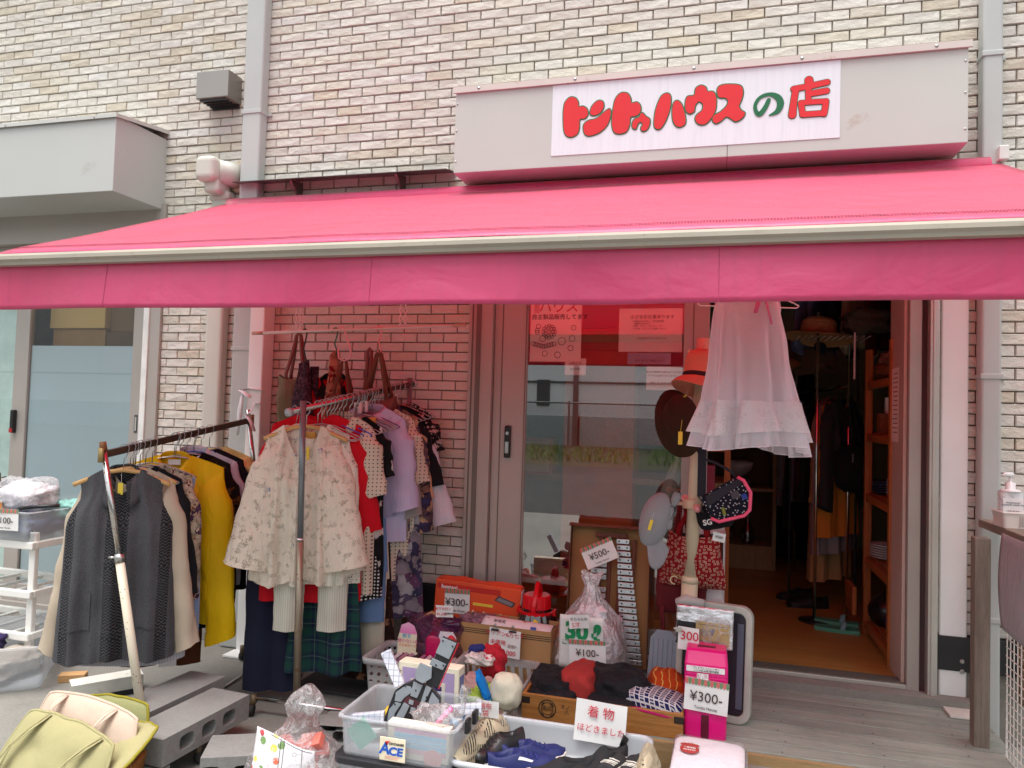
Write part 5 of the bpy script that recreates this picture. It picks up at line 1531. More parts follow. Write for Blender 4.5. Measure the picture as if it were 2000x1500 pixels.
# ================================================================ GOODS IN FRONT OF THE SHOP
def rrect(w, d, r, n=5):
    out = []
    for (cx, cy, a0) in ((w - r, d - r, 0), (-w + r, d - r, 90), (-w + r, -d + r, 180), (w - r, -d + r, 270)):
        for i in range(n + 1):
            a = R(a0 + 90 * i / n)
            out.append((cx + r * math.cos(a), cy + r * math.sin(a)))
    return out
def loft(mb, loops, cap0=True, cap1=False, M=None):
    k = len(loops[0])
    vs = [p for l in loops for p in l]
    fs = []
    for j in range(len(loops) - 1):
        for i in range(k):
            fs.append((j * k + i, j * k + (i + 1) % k, (j + 1) * k + (i + 1) % k, (j + 1) * k + i))
    if cap0:
        fs.append(tuple(range(k - 1, -1, -1)))
    if cap1:
        fs.append(tuple(range((len(loops) - 1) * k, len(loops) * k)))
    mb.add(vs, fs, M)
def bin_(w, d, h, t=0.003, tp=0.93, r=0.03, rim=0.010, ribs=0, floor=0.004):
    """open tub: outer wall, rolled rim, inner wall and floor"""
    mb = MB()
    L = lambda s, o, z: [(x * s + (o if x > 0 else -o), y * s + (o if y > 0 else -o), z) for x, y in rrect(w, d, r)]
    loops = [L(tp, 0, 0)]
    n = max(ribs * 2, 3)
    for i in range(1, n + 1):
        f = i / n
        loops.append(L(tp + (1 - tp) * f, (0.0014 * (i % 2) if ribs else 0), h * 0.93 * f))
    loops += [L(1, rim, h * 0.94), L(1, rim, h), L(1, rim * 0.3, h + 0.003), L(1, -t, h - 0.002)]
    for i in range(n, 0, -1):
        f = i / n
        loops.append(L(tp + (1 - tp) * f, -t, max(floor, h * 0.93 * f)))
    loops.append(L(tp, -t, floor))
    loft(mb, loops, True, True)
    return mb
def lump(sx, sy, sz, seed=0, e=0.7, amp=0.12, fold=0.0, nf=5, flat=True, n=36):
    """soft pile of cloth: rounded block with creases and folds; base at Z=0"""
    mb = MB()
    def sp(c, p):
        return math.copysign(abs(c) ** p, c)
    def F(a, v):
        th, ph = 2 * PI * a, PI * (v - 0.5)
        c, s = math.cos(th), math.sin(th)
        cp, s2 = math.cos(ph), math.sin(ph)
        x, y, z = sp(cp, e) * sp(c, e), sp(cp, e) * sp(s, e), sp(s2, e)
        k = 1 + amp * nz(x * 1.7 + seed, y * 1.7, z * 1.7) + amp * 0.6 * nz(x * 4 + seed, y * 4, z * 4 + 5) + amp * 0.3 * nz(x * 9, y * 9 + seed, z * 9)
        k += fold * math.sin(nf * x + 2.5 * nz(x * 2, y * 2, seed) + z * nf)
        zz = z * k
        return (sx * x * k, sy * y * k, sz * (zz + 1))
    mb.grid(F, n, n * 2 // 3, cu=True)
    return mb
def card(label, P, w, h, lines, rz=0, rx=0, ry=0, awn=False, name='price_card', cat='sign', m=PAPER, curl=0.003, group=None):
    """small paper card; P is the middle of its lower edge"""
    t = thing(name, label, cat, P, rz, group, rx=rx, ry=ry)
    MB().grid(lambda u, v: (-w / 2 + w * u, curl * math.sin(3 * u + 2 * v) , h * v), 10, 6).build('sheet', m, t, solid=0.0008)
    if awn:
        for k in range(14):
            q = MB()
            x0 = -w / 2 + w * k / 14
            ww = w / 14
            q.prism([(x0, h), (x0 + ww * 0.98, h), (x0 + ww * 0.98, h * 0.86), (x0 + ww * 0.75, h * 0.81), (x0 + ww * 0.25, h * 0.81), (x0, h * 0.86)], -curl - 0.0018, -curl - 0.0012)
            q.build('stripe', TAGRED if k % 2 == 0 else TAGGREEN, t)
    for (body, sz, x, z, mm) in lines:
        txt(body, sz * h, mm, t, T(w * x, -curl - 0.0016, h * z))
    return t
def tubmat(name, col, op, hole=None):
    m, nt = mk(name)
    co = coords(nt)
    n = noise_(nt, co, 5, 3)
    p = nd(nt, 'BsdfPrincipled', {'Base Color': col, 'Roughness': 0.28, 'Specular IOR Level': 0.5})
    tr = nd(nt, 'BsdfTransparent', {'Color': (0.95, 0.96, 0.97)})
    lw = nd(nt, 'LayerWeight', {'Blend': 0.4})
    a = mth(nt, 'MINIMUM', mth(nt, 'ADD', mth(nt, 'ADD', op - 0.05, mth(nt, 'MULTIPLY', n, 0.1)), mth(nt, 'MULTIPLY', lw.outputs['Facing'], 0.35)), 1.0)
    if hole:
        a = mth(nt, 'MULTIPLY', a, hole(nt, co))
    nd(nt, 'OutputMaterial', {'Surface': nd(nt, 'MixShader', {0: a, 1: tr.outputs[0], 2: p.outputs[0]}).outputs[0]})
    return m
FR = tubmat('frosted_clear_plastic', (0.66, 0.69, 0.72), 0.24)
FRG = tubmat('milky_plastic', (0.55, 0.56, 0.56), 0.7)
FILM = sheer('clear_bag_film', (0.97, 0.97, 0.98), 0.15, 0.15, wr=1.0, scale=13, film=True)
FILMW = sheer('cloudy_bag_film', (0.97, 0.96, 0.98), 0.5, 0.25, wr=0.8, scale=11, film=True)
PRICE = lambda p, extra=True: ((p, 0.42, 0.0, 0.45, BROWNINK),) + ((('Tonttu House', 0.12, 0, 0.13, INK),) if extra else ())

# ---- the two stacked clear tubs, front left of the goods
lowt = thing('storage_tub', 'lower clear plastic tub with black lid edge under the tub of toys', 'tub', (-1.005, 2.46, 0.0))
bin_(0.205, 0.15, 0.195, ribs=4).build('tub', FR, lowt, smooth=True)
q = MB()
loft(q, [[(x, y, z) for x, y in rrect(0.222, 0.167, 0.035)] for z in (0.199, 0.222)], True, True)
q.build('lid', mat('black_lid', (0.02, 0.02, 0.024), 0.35), lowt, bev=0.004)
lump(0.15, 0.1, 0.07, 5, amp=0.3).build('jumbled_toys', mat('dull_pink_toys', srgb(190, 130, 140), 0.6, var=(14, 0.5)), lowt, loc=(0, 0, 0.01), smooth=True)
tub = thing('storage_tub', 'ribbed clear plastic tub holding toys with a red and blue brand plate on its front', 'tub', (-1.005, 2.46, 0.223))
bin_(0.205, 0.15, 0.13, ribs=6, tp=0.96).build('tub', FR, tub, smooth=True)
lb_ = thing('x', None, None) if False else None
pl = MB().box(-0.045, 0.047, -0.166, -0.163, 0.012, 0.088).build('brand_plate', mat('cream_plate', srgb(234, 224, 196), 0.5), tub, bev=0.002)
BL_, RD_ = mat('plate_blue', srgb(30, 90, 190), 0.5), mat('plate_red', srgb(214, 40, 60), 0.5)
txt('A', 0.052, BL_, pl, T(-0.028, -0.1668, 0.05), off=0.0015, shear=0.15)
txt('CE', 0.036, BL_, pl, T(0.012, -0.1668, 0.044), off=0.0015, shear=0.1, sx=1.15)
txt('ONTAINER', 0.0105, INK, pl, T(0.015, -0.1668, 0.069), off=0.0003, shear=0.2)
q = MB().prism([(-0.026, 0.074), (-0.008, 0.078), (-0.012, 0.073), (-0.02, 0.06)], -0.1672, -0.1664)
q.build('red_flash', RD_, pl)
q = MB()
for k in range(3):
    q.box(-0.025, 0.02 + 0.004 * k, -0.1668, -0.1662, 0.019 + 0.004 * k, 0.0202 + 0.004 * k)
q.build('small_print', mat('faint_red_print', srgb(214, 150, 130), 0.6), pl)
for x in (0.2215,):
    for yy in (-0.06, 0.02):
        MB().box(x - 0.003, x + 0.012, yy - 0.018, yy + 0.018, 0.095, 0.14).build('latch', BLACK, tub, bev=0.004)
# things in the upper tub
bk = thing('toy_box', 'flat toy carton with pale blue and pink bands standing in the ribbed clear tub', 'box', (-0.925, 2.352, 0.232), R(0))
MB().box(-0.115, 0.105, -0.02, 0.02, 0, 0.115).build('carton', mat('toy_carton_cream', srgb(238, 226, 206), 0.6), bk, bev=0.003)
cols = [srgb(220, 170, 200), srgb(150, 205, 235), srgb(170, 215, 240), srgb(150, 205, 235), srgb(230, 170, 180)]
for k, c in enumerate(cols):
    MB().box(-0.09, 0.095, -0.0212, -0.0201, 0.086 - 0.016 * k, 0.099 - 0.016 * k).build('printed_band', mat('toy_band_%d' % k, c, 0.6), bk)
q = MB()
q.lathe([(0.0, 0.0), (0.032, 0.0), (0.032, 0.001), (0, 0.001)], 20, M=T(0.05, -0.0213, 0.012, 0, PI / 2))
q.build('printed_spot', mat('toy_spot', srgb(238, 160, 150), 0.6), bk)
tl = MB().box(-0.04, 0.04, -0.04, 0.04, 0, 0.006, M=T(0, 0, 0, 0, PI / 2) @ Mx.Rotation(R(42), 4, 'Z')).build('toy_tile', mat('teal_plastic', srgb(70, 180, 150), 0.4), loc=(-1.135, 2.335, 0.292))
tag(tl, 'teal square plastic plate behind the wall of the ribbed tub', 'toy')
# grey toy with clear grid arms
tc = yp(812, 1332, 2.47)
toy = thing('toy', 'grey toy spacecraft with panel lines and clear gridded arms sticking out of the tub', 'toy', tc, R(14), rx=R(-8))
toy.scale = (1.18, 1.18, 1.18)
def tu(u, v):
    return ((640 + u / 5.77 - 818) * 0.00182, -(1240 + v / 5.77 - 1330) * 0.00182)
GTOY = mat('toy_grey', srgb(132, 140, 146), 0.45, var=(30, 0.06))
def tpoly(P, y0, y1):
    return MB().prism([tu(*p) for p in P], y0, y1)
CAS = mat('toy_black', (0.015, 0.015, 0.018), 0.35)
BODYP = [(830, 610), (930, 540), (1010, 500), (1180, 560), (1270, 660), (1285, 850), (1180, 862), (1080, 830), (900, 985), (800, 965), (745, 870), (780, 760)]
bd = tpoly(offset_poly(BODYP, 6) if False else BODYP, -0.004, 0.022).build('body', CAS, toy, bev=0.002)
for P in ([(845, 615), (935, 550), (985, 560), (1010, 600), (930, 660), (900, 700), (840, 690)], [(790, 770), (850, 700), (905, 715), (850, 800), (830, 900), (780, 880)], [(1010, 510), (1100, 540), (1050, 660), (985, 640)], [(1190, 600), (1260, 670), (1275, 840), (1190, 845), (1210, 760), (1160, 690)], [(930, 700), (985, 730), (880, 960), (815, 950), (860, 830)], [(1130, 540), (1185, 565), (1110, 720), (1085, 700)]):
    tpoly(P, -0.008, -0.0042).build('armour_panel', GTOY, toy, bev=0.001)
tpoly([(955, 640), (1185, 745), (1150, 830), (920, 700)], -0.0065, -0.0042).build('recess', mat('dark_maroon', (0.06, 0.012, 0.018), 0.5), toy)
for (u, v) in ((1000, 695), (1080, 745), (1020, 760)):
    tpoly([(u - 22, v - 22), (u + 22, v - 12), (u + 16, v + 24), (u - 26, v + 14)], -0.011, -0.0066).build('armour_panel', GTOY, toy)
bl = tpoly([(1262, 95), (1412, 150), (1240, 570), (1120, 530)], -0.004, 0.012).build('blade', CAS, toy, bev=0.002)
for P in ([(1262, 102), (1400, 152), (1335, 300), (1205, 245)], [(1175, 290), (1310, 345), (1280, 400), (1150, 355)]):
    tpoly(P, -0.0075, -0.0042).build('blade_plate', GTOY, bl, bev=0.001)
tpoly([(1413, 152), (1422, 156), (1252, 575), (1243, 570)], -0.002, 0.013).build('red_edge', mat('toy_red', srgb(190, 24, 40), 0.4), bl)
tpoly([(1065, 335), (1180, 372), (1180, 470), (1100, 520), (1035, 490), (1020, 430)], -0.018, -0.009).build('shield_plate', GTOY, toy, bev=0.0015)
q = MB()
for (u, v) in ((1270, 132), (1365, 180), (1215, 355), (1285, 355), (935, 555), (1035, 590), (840, 635), (815, 725), (1250, 712), (1245, 845), (1140, 645), (845, 720)):
    x, z = tu(u, v)
    q.lathe([(0.0028, 0), (0.0024, 0.0012), (0, 0.0012)], 8, M=T(x, -0.0085, z, 0, PI / 2))
q.build('screw_hole', CAS, toy)
m, nt = mk('clear_grid_plastic')
gc = p_grid(srgb(226, 228, 238), srgb(150, 152, 170), 60, 0.1)(nt, coords(nt))
gc = mix(nt, mth(nt, 'MULTIPLY', ramp(nt, noise_(nt, coords(nt), 14, 2), [(0.45, 0.0), (0.55, 1.0)]), 0.4), gc, srgb(170, 174, 196))
finish(nt, gc, 0.15, coat=0.6)
for P in ([(680, 268), (770, 225), (925, 530), (838, 580)], [(408, 828), (748, 785), (752, 895), (405, 912)], [(1285, 720), (1665, 678), (1672, 770), (1292, 828)]):
    tpoly(P, -0.012, 0.010).build('grid_arm', m, toy, bev=0.003)
fb = thing('film_bag', 'clear plastic bag with a pink stick lying in the ribbed toy tub', 'bag', yp(855, 1408, 2.40))
lump(0.085, 0.05, 0.045, 8, 0.8, 0.35, n=30).build('film', FILM, fb, loc=(0, 0, -0.04), smooth=True)
MB().tube([(-0.02, 0, -0.03), (0.045, 0.01, 0.045)], 0.009, 10).build('pink_stick', mat('pink_stick', srgb(246, 140, 190), 0.4), fb, smooth=True)
MB().box(-0.04, 0.04, -0.03, 0.03, -0.045, -0.03).build('orange_piece', mat('orange_piece', srgb(244, 130, 60), 0.5), fb, bev=0.004)
q = MB().tube([(0.07, 0.0, 0.02), (0.09, 0.0, 0.06), (0.085, 0, 0.10), (0.10, 0.0, 0.12)], [0.02, 0.008, 0.012, 0.022], 10)
q.build('twisted_neck', FILM, fb, smooth=True)
random.seed(33)
for (lab, x, y, z, sz, c) in (('small yellow toy figure lying at the back of the ribbed tub', -1.13, 2.55, 0.26, (0.03, 0.022, 0.02), srgb(236, 196, 60)), ('small red toy ball in the left back of the ribbed tub', -1.07, 2.56, 0.27, (0.022, 0.022, 0.02), srgb(206, 50, 50)),
        ('mint green toy cup beside the grey toy in the ribbed tub', -0.90, 2.56, 0.29, (0.024, 0.024, 0.022), srgb(130, 206, 176)), ('skin coloured doll hand poking out under the grey toy', -1.02, 2.37, 0.30, (0.03, 0.014, 0.01), srgb(222, 160, 130)),
        ('white plastic toy plate edge at the left of the ribbed tub', -1.14, 2.44, 0.26, (0.04, 0.05, 0.012), srgb(228, 226, 222)), ('sky blue toy lump at the right back of the ribbed tub', -0.85, 2.50, 0.28, (0.03, 0.03, 0.025), srgb(96, 170, 220))):
    tag(lump(*sz, random.random() * 9, 0.75, 0.12).build('toy', mat('toy_' + lab[:14].replace(' ', '_'), c, 0.4), loc=(x, y, z), rz=random.random() * 3, smooth=True), lab, 'toy')
# ---- perforated basket with cassette boxes
HB = lambda nt, co: mth(nt, 'MAXIMUM', mth(nt, 'LESS_THAN', nd(nt, 'SeparateXYZ', {0: co}).outputs[2], 0.148), mth(nt, 'GREATER_THAN', nd(nt, 'TexVoronoi', {'Vector': nd(nt, 'CombineXYZ', {0: mth(nt, 'ADD', nd(nt, 'SeparateXYZ', {0: co}).outputs[0], nd(nt, 'SeparateXYZ', {0: co}).outputs[1]), 1: nd(nt, 'SeparateXYZ', {0: co}).outputs[2]}).outputs[0], 'Scale': 27.0, 'Randomness': 0.0}, voronoi_dimensions='2D').outputs['Distance'], 0.26))
PERF = tubmat('perforated_milky_plastic', (0.50, 0.50, 0.49), 0.72, HB)
b1 = thing('basket', 'milky white perforated basket with cassette cases left of the picture carton', 'basket', (-1.325, 3.27, 0.0))
bin_(0.205, 0.135, 0.25, r=0.035, tp=0.9).build('basket_body', PERF, b1, smooth=True)
q = MB()
loft(q, [[(x, y, z) for x, y in rrect(0.214 + o, 0.144 + o, 0.04)] for z, o in ((0.228, 0.0), (0.228, 0.004), (0.252, 0.006), (0.256, 0.0), (0.252, -0.014), (0.228, -0.012))], False, False)
q.build('rim', FRG, b1, smooth=True)
random.seed(21)
for k in range(11):
    c = random.choice([srgb(200, 160, 190), srgb(226, 220, 226), srgb(60, 50, 56), srgb(170, 120, 150), srgb(210, 200, 196)])
    x = -1.49 + 0.03 * k
    t = MB().box(-0.008, 0.008, -0.055, 0.055, 0, 0.10, M=Mx.Rotation(R(24), 4, 'Y')).build('cassette_case', mat('case_%d' % k, c, 0.35, var=(40, 0.3)), loc=(x + 0.03, 3.27 + 0.01 * math.sin(k), 0.145), bev=0.0015)
    tag(t, 'thin cassette case in the slanted row inside the perforated basket', 'cassette', 'cassette cases in the basket')
t = MB().box(-0.17, 0.17, -0.1, 0.1, 0.005, 0.142).build('carton_tray', CARD, loc=(-1.325, 3.27, 0.0))
tag(t, 'brown carton tray under the row of cassette cases in the basket', 'tray')
# ---- picture carton
pf = thing('picture_carton', 'cream and lilac carton with a dark purple panel standing behind the toy', 'box', (-1.03, 2.70, 0.065), R(-3))
MB().box(-0.125, 0.125, -0.03, 0.03, 0, 0.36).build('carton', mat('cream_carton', srgb(232, 224, 200), 0.6), pf, bev=0.002)
MB().box(-0.108, 0.108, -0.0315, -0.0301, 0.06, 0.342).build('lilac_panel', mat('lilac_print', srgb(170, 150, 190), 0.55), pf)
MB().box(-0.072, 0.072, -0.0328, -0.0316, 0.08, 0.302).build('inner_border', mat('border_print', srgb(214, 206, 190), 0.55), pf)
MB().box(-0.058, 0.058, -0.034, -0.0329, 0.085, 0.288).build('dark_picture', mat('dark_purple_print', srgb(52, 44, 92), 0.3, var=(9, 0.3)), pf)
MB().box(0.1251, 0.126, -0.02, 0.022, 0.24, 0.33).build('side_print', mat('side_print_blue', srgb(120, 124, 170), 0.5), pf)
txt('7×5 TV', 0.012, INK, pf, T(-0.117, -0.0303, 0.31) @ Mx.Rotation(R(90), 4, 'Y'))
# ---- slatted basket with cloth remnants
HS = lambda nt, co: mth(nt, 'MAXIMUM', mth(nt, 'LESS_THAN', mth(nt, 'FRACT', mth(nt, 'MULTIPLY', mth(nt, 'ADD', nd(nt, 'SeparateXYZ', {0: co}).outputs[0], nd(nt, 'SeparateXYZ', {0: co}).outputs[1]), 26.0)), 0.45), mth(nt, 'GREATER_THAN', mth(nt, 'ABSOLUTE', mth(nt, 'SUBTRACT', nd(nt, 'SeparateXYZ', {0: co}).outputs[2], 0.13)), 0.085))
SLAT = tubmat('slatted_clear_plastic', (0.55, 0.55, 0.54), 0.5, HS)
b2 = thing('basket', 'clear slatted basket stuffed with cloth remnants right of the picture carton', 'basket', (-0.93, 3.02, 0.0))
bin_(0.175, 0.35, 0.25, r=0.03, tp=0.92).build('basket_body', SLAT, b2, smooth=True)
def cloth(name, label, P, s, m, seed, e=0.7, amp=0.25, rz=0, fold=0.05, nf=7, cat='cloth', rx=0, ry=0):
    o = lump(*s, seed, e, amp, fold, nf).build(name, m, loc=P, rz=rz, smooth=True)
    o.rotation_euler = (rx, ry, rz)
    return tag(o, label, cat)
PINKF = fabric('white_cloth_red_flowers', colfn=p_floral([(0.0, srgb(236, 216, 212)), (0.72, srgb(206, 60, 80)), (0.8, srgb(238, 222, 216))], 26))
cloth('cloth_remnant', 'lime green cloth drooping in the slatted basket', (-0.86, 2.80, 0.15), (0.065, 0.07, 0.085), fabric('lime_cloth', srgb(176, 204, 84), wr=0.9), 3, amp=0.4)
cloth('cloth_remnant', 'white cloth with red flowers on top of the lime green cloth', yp(938, 1298, 2.84), (0.055, 0.04, 0.024), PINKF, 4, amp=0.15, fold=0.1)
cloth('cloth_remnant', 'red cloth with blue edge crumpled behind the lime green cloth', yp(962, 1320, 2.88), (0.05, 0.04, 0.06), fabric('red_remnant', srgb(190, 34, 50), wr=0.9), 5, amp=0.15, fold=0.1)
cloth('cloth_remnant', 'navy ribbon roll on top of the remnants next to the picture carton', yp(932, 1285, 2.86), (0.035, 0.022, 0.026), fabric('navy_ribbon', srgb(44, 48, 110)), 6)
cloth('cloth_remnant', 'cream cotton cloth draped over the front of the slatted basket', yp(988, 1384, 2.80), (0.062, 0.055, 0.068), CREAM, 7, e=0.85, amp=0.07, fold=0.035, nf=6)
cloth('cloth_remnant', 'bright blue cloth strip beside the cream cloth', yp(956, 1372, 2.74), (0.012, 0.03, 0.06), fabric('blue_remnant', srgb(20, 130, 214)), 8, ry=R(-25))
a = yp(952, 1402, 2.645)
card('white paper card with red handwriting on the front of the slatted basket', a, 0.085, 0.062, (('端布', 0.4, -0.1, 0.68, REDINK), ('1袋', 0.4, -0.15, 0.25, REDINK)), rz=R(4), name='handwritten_card')
cloth('cloth_remnant', 'pale pink cloth bundle at the back of the slatted basket', (-0.96, 3.12, 0.15), (0.08, 0.07, 0.05), fabric('pale_pink_remnant', srgb(226, 186, 184)), 91, amp=0.15, fold=0.06)
cloth('cloth_remnant', 'white cloth bundle in the back right of the slatted basket', (-0.83, 3.10, 0.15), (0.06, 0.08, 0.045), fabric('white_remnant', srgb(232, 228, 220)), 92, amp=0.15, fold=0.06)
cloth('cloth_remnant', 'mustard cloth strip beside the pale pink bundle', (-1.03, 3.02, 0.15), (0.03, 0.08, 0.04), fabric('mustard_remnant', srgb(206, 164, 70)), 93, amp=0.2)
cloth('remnant_pile', 'mixed pale remnants filling the slatted basket below the bright cloths', (-0.93, 3.0, 0.01), (0.14, 0.29, 0.075), CREAM, 17, e=0.4, amp=0.2)

# ---- grey tub of shoes
GT = thing('shoe_tub', 'pale grey plastic tub of shoes with beige mesh liner at the front', 'tub', (-0.505, 2.535, 0.0))
bin_(0.305, 0.195, 0.25, tp=0.94, r=0.04, rim=0.014, floor=0.14).build('tub', mat('grey_tub_plastic', srgb(186, 190, 194), 0.35, var=(2, 0.04)), GT, smooth=True)
NET = fabric('beige_mesh', srgb(214, 202, 172), holes=h_net(48, 0.40), wr=0.3)
def net(label, fn, nu=24, nv=16):
    return tag(MB().grid(fn, nu, nv).build('mesh_liner', NET, smooth=True, solid=0.002), label, 'mesh liner')
net('beige open mesh liner draped over the left end of the shoe tub', lambda u, v: (-0.835 + 0.05 * sst(0.3, 0.7, v) + 0.09 * v * u + 0.006 * nz(u * 5, v * 4), 2.34 + 0.40 * u * (1 - 0.1 * v) , 0.19 + 0.075 * math.sin(PI * min(1, v * 1.15)) + 0.0 * u + 0.01 * nz(u * 4, v * 5)))
net('beige open mesh liner bulging over the right end of the shoe tub', lambda u, v: (-0.235 + 0.085 * v + 0.006 * nz(u * 5, v * 4), 2.35 + 0.30 * u, 0.17 + 0.11 * math.sin(PI * (0.15 + 0.8 * v)) + 0.01 * nz(u * 4, v * 5) - 0.03 * abs(u - 0.5)))
def shoe(label, P, rz, up_m, sole_m, L=0.25, high=0.0, lace=None, stripe=None, toe=None, ry=0.0, rx=0.0, group=None, cat='shoe', name='shoe'):
    """a single shoe: toe towards +X, base at Z=0"""
    t = thing(name, label, cat, P, rz, group, rx=rx, ry=ry)
    def half(f):       # half width along the sole
        return (0.030 + 0.016 * math.sin(PI * min(1, f * 1.05) ** 1.2) + 0.006 * sst(0.5, 0.8, f)) * (1 - 0.75 * sst(0.88, 1.0, f) ** 2) * (0.7 + 0.3 * sst(0, 0.1, f))
    def top(f):
        return (0.068 + high) * (1 - sst(0.32, 0.72, f)) + 0.046 * sst(0.2, 0.7, f) - 0.012 * sst(0.85, 1, f) + 0.006 * (1 - sst(0, 0.12, f))
    def U(a, v):
        f = a
        th = PI * v
        hw_, tp = half(f), top(f)
        open_ = 0.0
        y = -hw_ * math.copysign(abs(math.cos(th)) ** 0.7, math.cos(th)) * (1 - 0.25 * math.sin(th))
        z = 0.018 + (tp - 0.018) * math.sin(th) ** 0.75
        if 0.10 < f < 0.44:
            dip = math.sin(PI * (f - 0.10) / 0.34)
            if 0.3 < v < 0.7:
                z -= 0.045 * dip * math.sin(PI * (v - 0.3) / 0.4)
        return (-L / 2 + L * f * 0.985 + 0.002, y * 0.97, z)
    u_ = MB().grid(U, 34, 20).build('upper', up_m, t, smooth=True)
    if toe:
        MB().grid(lambda a, v: tuple(V(U(0.84 + 0.16 * a, v)) + V((0.0015, 0, 0.0015))), 8, 20).build('toe_cap', toe, t, smooth=True)
    pol = [(-L / 2 + L * f, half(f) + 0.003) for f in [i / 24 for i in range(25)]] + [(-L / 2 + L * f, -half(f) - 0.003) for f in [i / 24 for i in range(24, -1, -1)]]
    sm_ = MB()
    loft(sm_, [[(x, y, z) for x, y in pol] for z in (0.0, 0.012, 0.024)], True, True)
    sm_.build('sole', sole_m, t, bev=0.002)
    if lace:
        for k in range(4):
            f = 0.47 + 0.075 * k
            p0, p1 = V(U(f, 0.3)) + V((0, 0, 0.003)), V(U(f + 0.02, 0.7)) + V((0, 0, 0.003))
            MB().tube([p0, (p0 + p1) / 2 + V((0, 0, 0.004)), p1], 0.0024, 6).build('lace', lace, t, smooth=True)
    if stripe:
        for (f0, f1, w_) in ((0.40, 0.60, 0.012), (0.45, 0.49, 0.02)):
            q = MB().grid(lambda a, v, f0=f0, f1=f1: tuple(V(U(f0 + (f1 - f0) * a + 0.03 * v, 0.16 + 0.07 * v)) + V((0, -0.0022, 0.001))), 8, 3)
            q.build('side_stripe', stripe, t, smooth=True)
    return t
BLEA = mat('black_shoe_leather', (0.018, 0.018, 0.02), 0.35, bump=(60, 0.15, 0.002))
NAVYS = mat('navy_sneaker_cloth', srgb(28, 38, 96), 0.6, bump=(300, 0.2, 0.001))
BKNIT = mat('black_knit', (0.014, 0.014, 0.016), 0.9, bump=(500, 0.4, 0.001))
WSOLE = mat('white_rubber_sole', srgb(222, 218, 206), 0.6)
def at_bin(px, py, Y):
    return yp(px, py, Y)
shoe('black lace-up leather shoe lying at the left end of the shoe tub', (-0.72, 2.55, 0.185), R(-128), BLEA, BLACK, L=0.24, lace=BLACK, rx=R(4))
shoe('navy blue sports shoe with white side marks next to the black leather shoe', (-0.615, 2.50, 0.175), R(32), NAVYS, WSOLE, L=0.25, lace=mat('navy_lace', srgb(40, 50, 120), 0.8), stripe=mat('white_stripe', srgb(225, 225, 228), 0.5))
shoe('navy blue sports shoe tucked behind its white-marked twin', (-0.60, 2.60, 0.165), R(32), NAVYS, WSOLE, L=0.25, lace=mat('navy_lace', (0, 0, 0)))
shoe('black knitted ankle boot with pull tab standing up in the shoe tub', (-0.365, 2.53, 0.165), R(-128), BKNIT, BLACK, L=0.25, high=0.045, ry=R(-14))
q = MB().tube([(-0.108, 0, 0.108), (-0.118, 0, 0.135), (-0.106, 0, 0.145), (-0.098, 0, 0.112)], 0.012, 6, flat=0.2)
q.build('pull_tab', BLACK, [o for o in COL.objects if o.get('label', '').startswith('black knitted ankle')][0], smooth=True)
shoe('grey and black sports shoe lying in front of the knitted boot', (-0.485, 2.47, 0.172), R(-150), BKNIT, mat('light_grey_sole', srgb(200, 198, 190), 0.6), L=0.26, toe=mat('grey_toe', srgb(186, 182, 172), 0.7))
CANV = mat('black_canvas', (0.016, 0.016, 0.018), 0.8, bump=(400, 0.2, 0.001))
for (x, lab) in ((-0.315, 'black canvas sneaker with white rim, left of the pair by the right mesh liner'), (-0.245, 'black canvas sneaker with white rim, right of the pair by the right mesh liner')):
    shoe(lab, (x, 2.50, 0.185), R(80), CANV, WSOLE, L=0.24, lace=WSOLE, stripe=WSOLE, ry=R(-12), group='canvas sneaker pair')

# ---- wooden tray of unpicked kimono cloth
WB = wood_mat('orange_brown_box_wood', srgb(146, 94, 44), srgb(186, 130, 72), 0, 1.2, 0.55)
wb = thing('wooden_box', 'old shallow wooden box with a round black stamp holding kimono cloth', 'box', (-0.4165, 3.16, DZ))
wx, wy, wh = 0.323, 0.18, 0.10
MB().box(-wx, wx, -wy, -wy + 0.014, 0, wh).build('side_board', WB, wb, bev=0.003)
MB().box(-wx, wx, wy - 0.014, wy, 0, wh).build('side_board', WB, wb, bev=0.003)
WB2 = wood_mat('orange_brown_box_end', srgb(146, 94, 44), srgb(186, 130, 72), 1, 1.2, 0.55)
for s in (-1, 1):
    MB().box(s * wx - (0.014 if s > 0 else 0), s * wx + (0.014 if s < 0 else 0), -wy + 0.0145, wy - 0.0145, 0, wh).build('end_board', WB2, wb, bev=0.003)
MB().box(-wx + 0.015, wx - 0.015, -wy + 0.015, wy - 0.015, 0.002, 0.012).build('bottom', WB2, wb)
DKM = mat('dark_iron_fitting', (0.035, 0.025, 0.02), 0.6, 0.3)
for s in (-1, 1):
    MB().box(s * wx - 0.035, s * wx + 0.002, -wy - 0.002, -wy, 0.062, 0.088).build('corner_plate', DKM, wb, bev=0.001) if s > 0 else MB().box(s * wx - 0.002, s * wx + 0.035, -wy - 0.002, -wy, 0.062, 0.088).build('corner_plate', DKM, wb, bev=0.001)
stp = mat('stamp_ink', (0.03, 0.022, 0.016), 0.8)
q = MB()
sc_ = (-0.215, 0.05)
for rr in (0.036, 0.034, 0.024):
    q.tube([(sc_[0] + rr * math.cos(2 * PI * i / 30), -wy - 0.0008, sc_[1] + rr * math.sin(2 * PI * i / 30)) for i in range(30)], 0.0013, 4, closed=True)
for k in range(4):
    a = PI / 4 + k * PI / 2
    q.tube([(sc_[0] + 0.029 * math.cos(a + d), -wy - 0.0008, sc_[1] + 0.029 * math.sin(a + d)) for d in (-0.35, -0.15, 0.1, 0.35)], 0.006, 4, flat=0.1)
q.build('round_stamp', stp, wb)
txt('凧印', 0.022, stp, wb, T(sc_[0], -wy - 0.0012, sc_[1]))
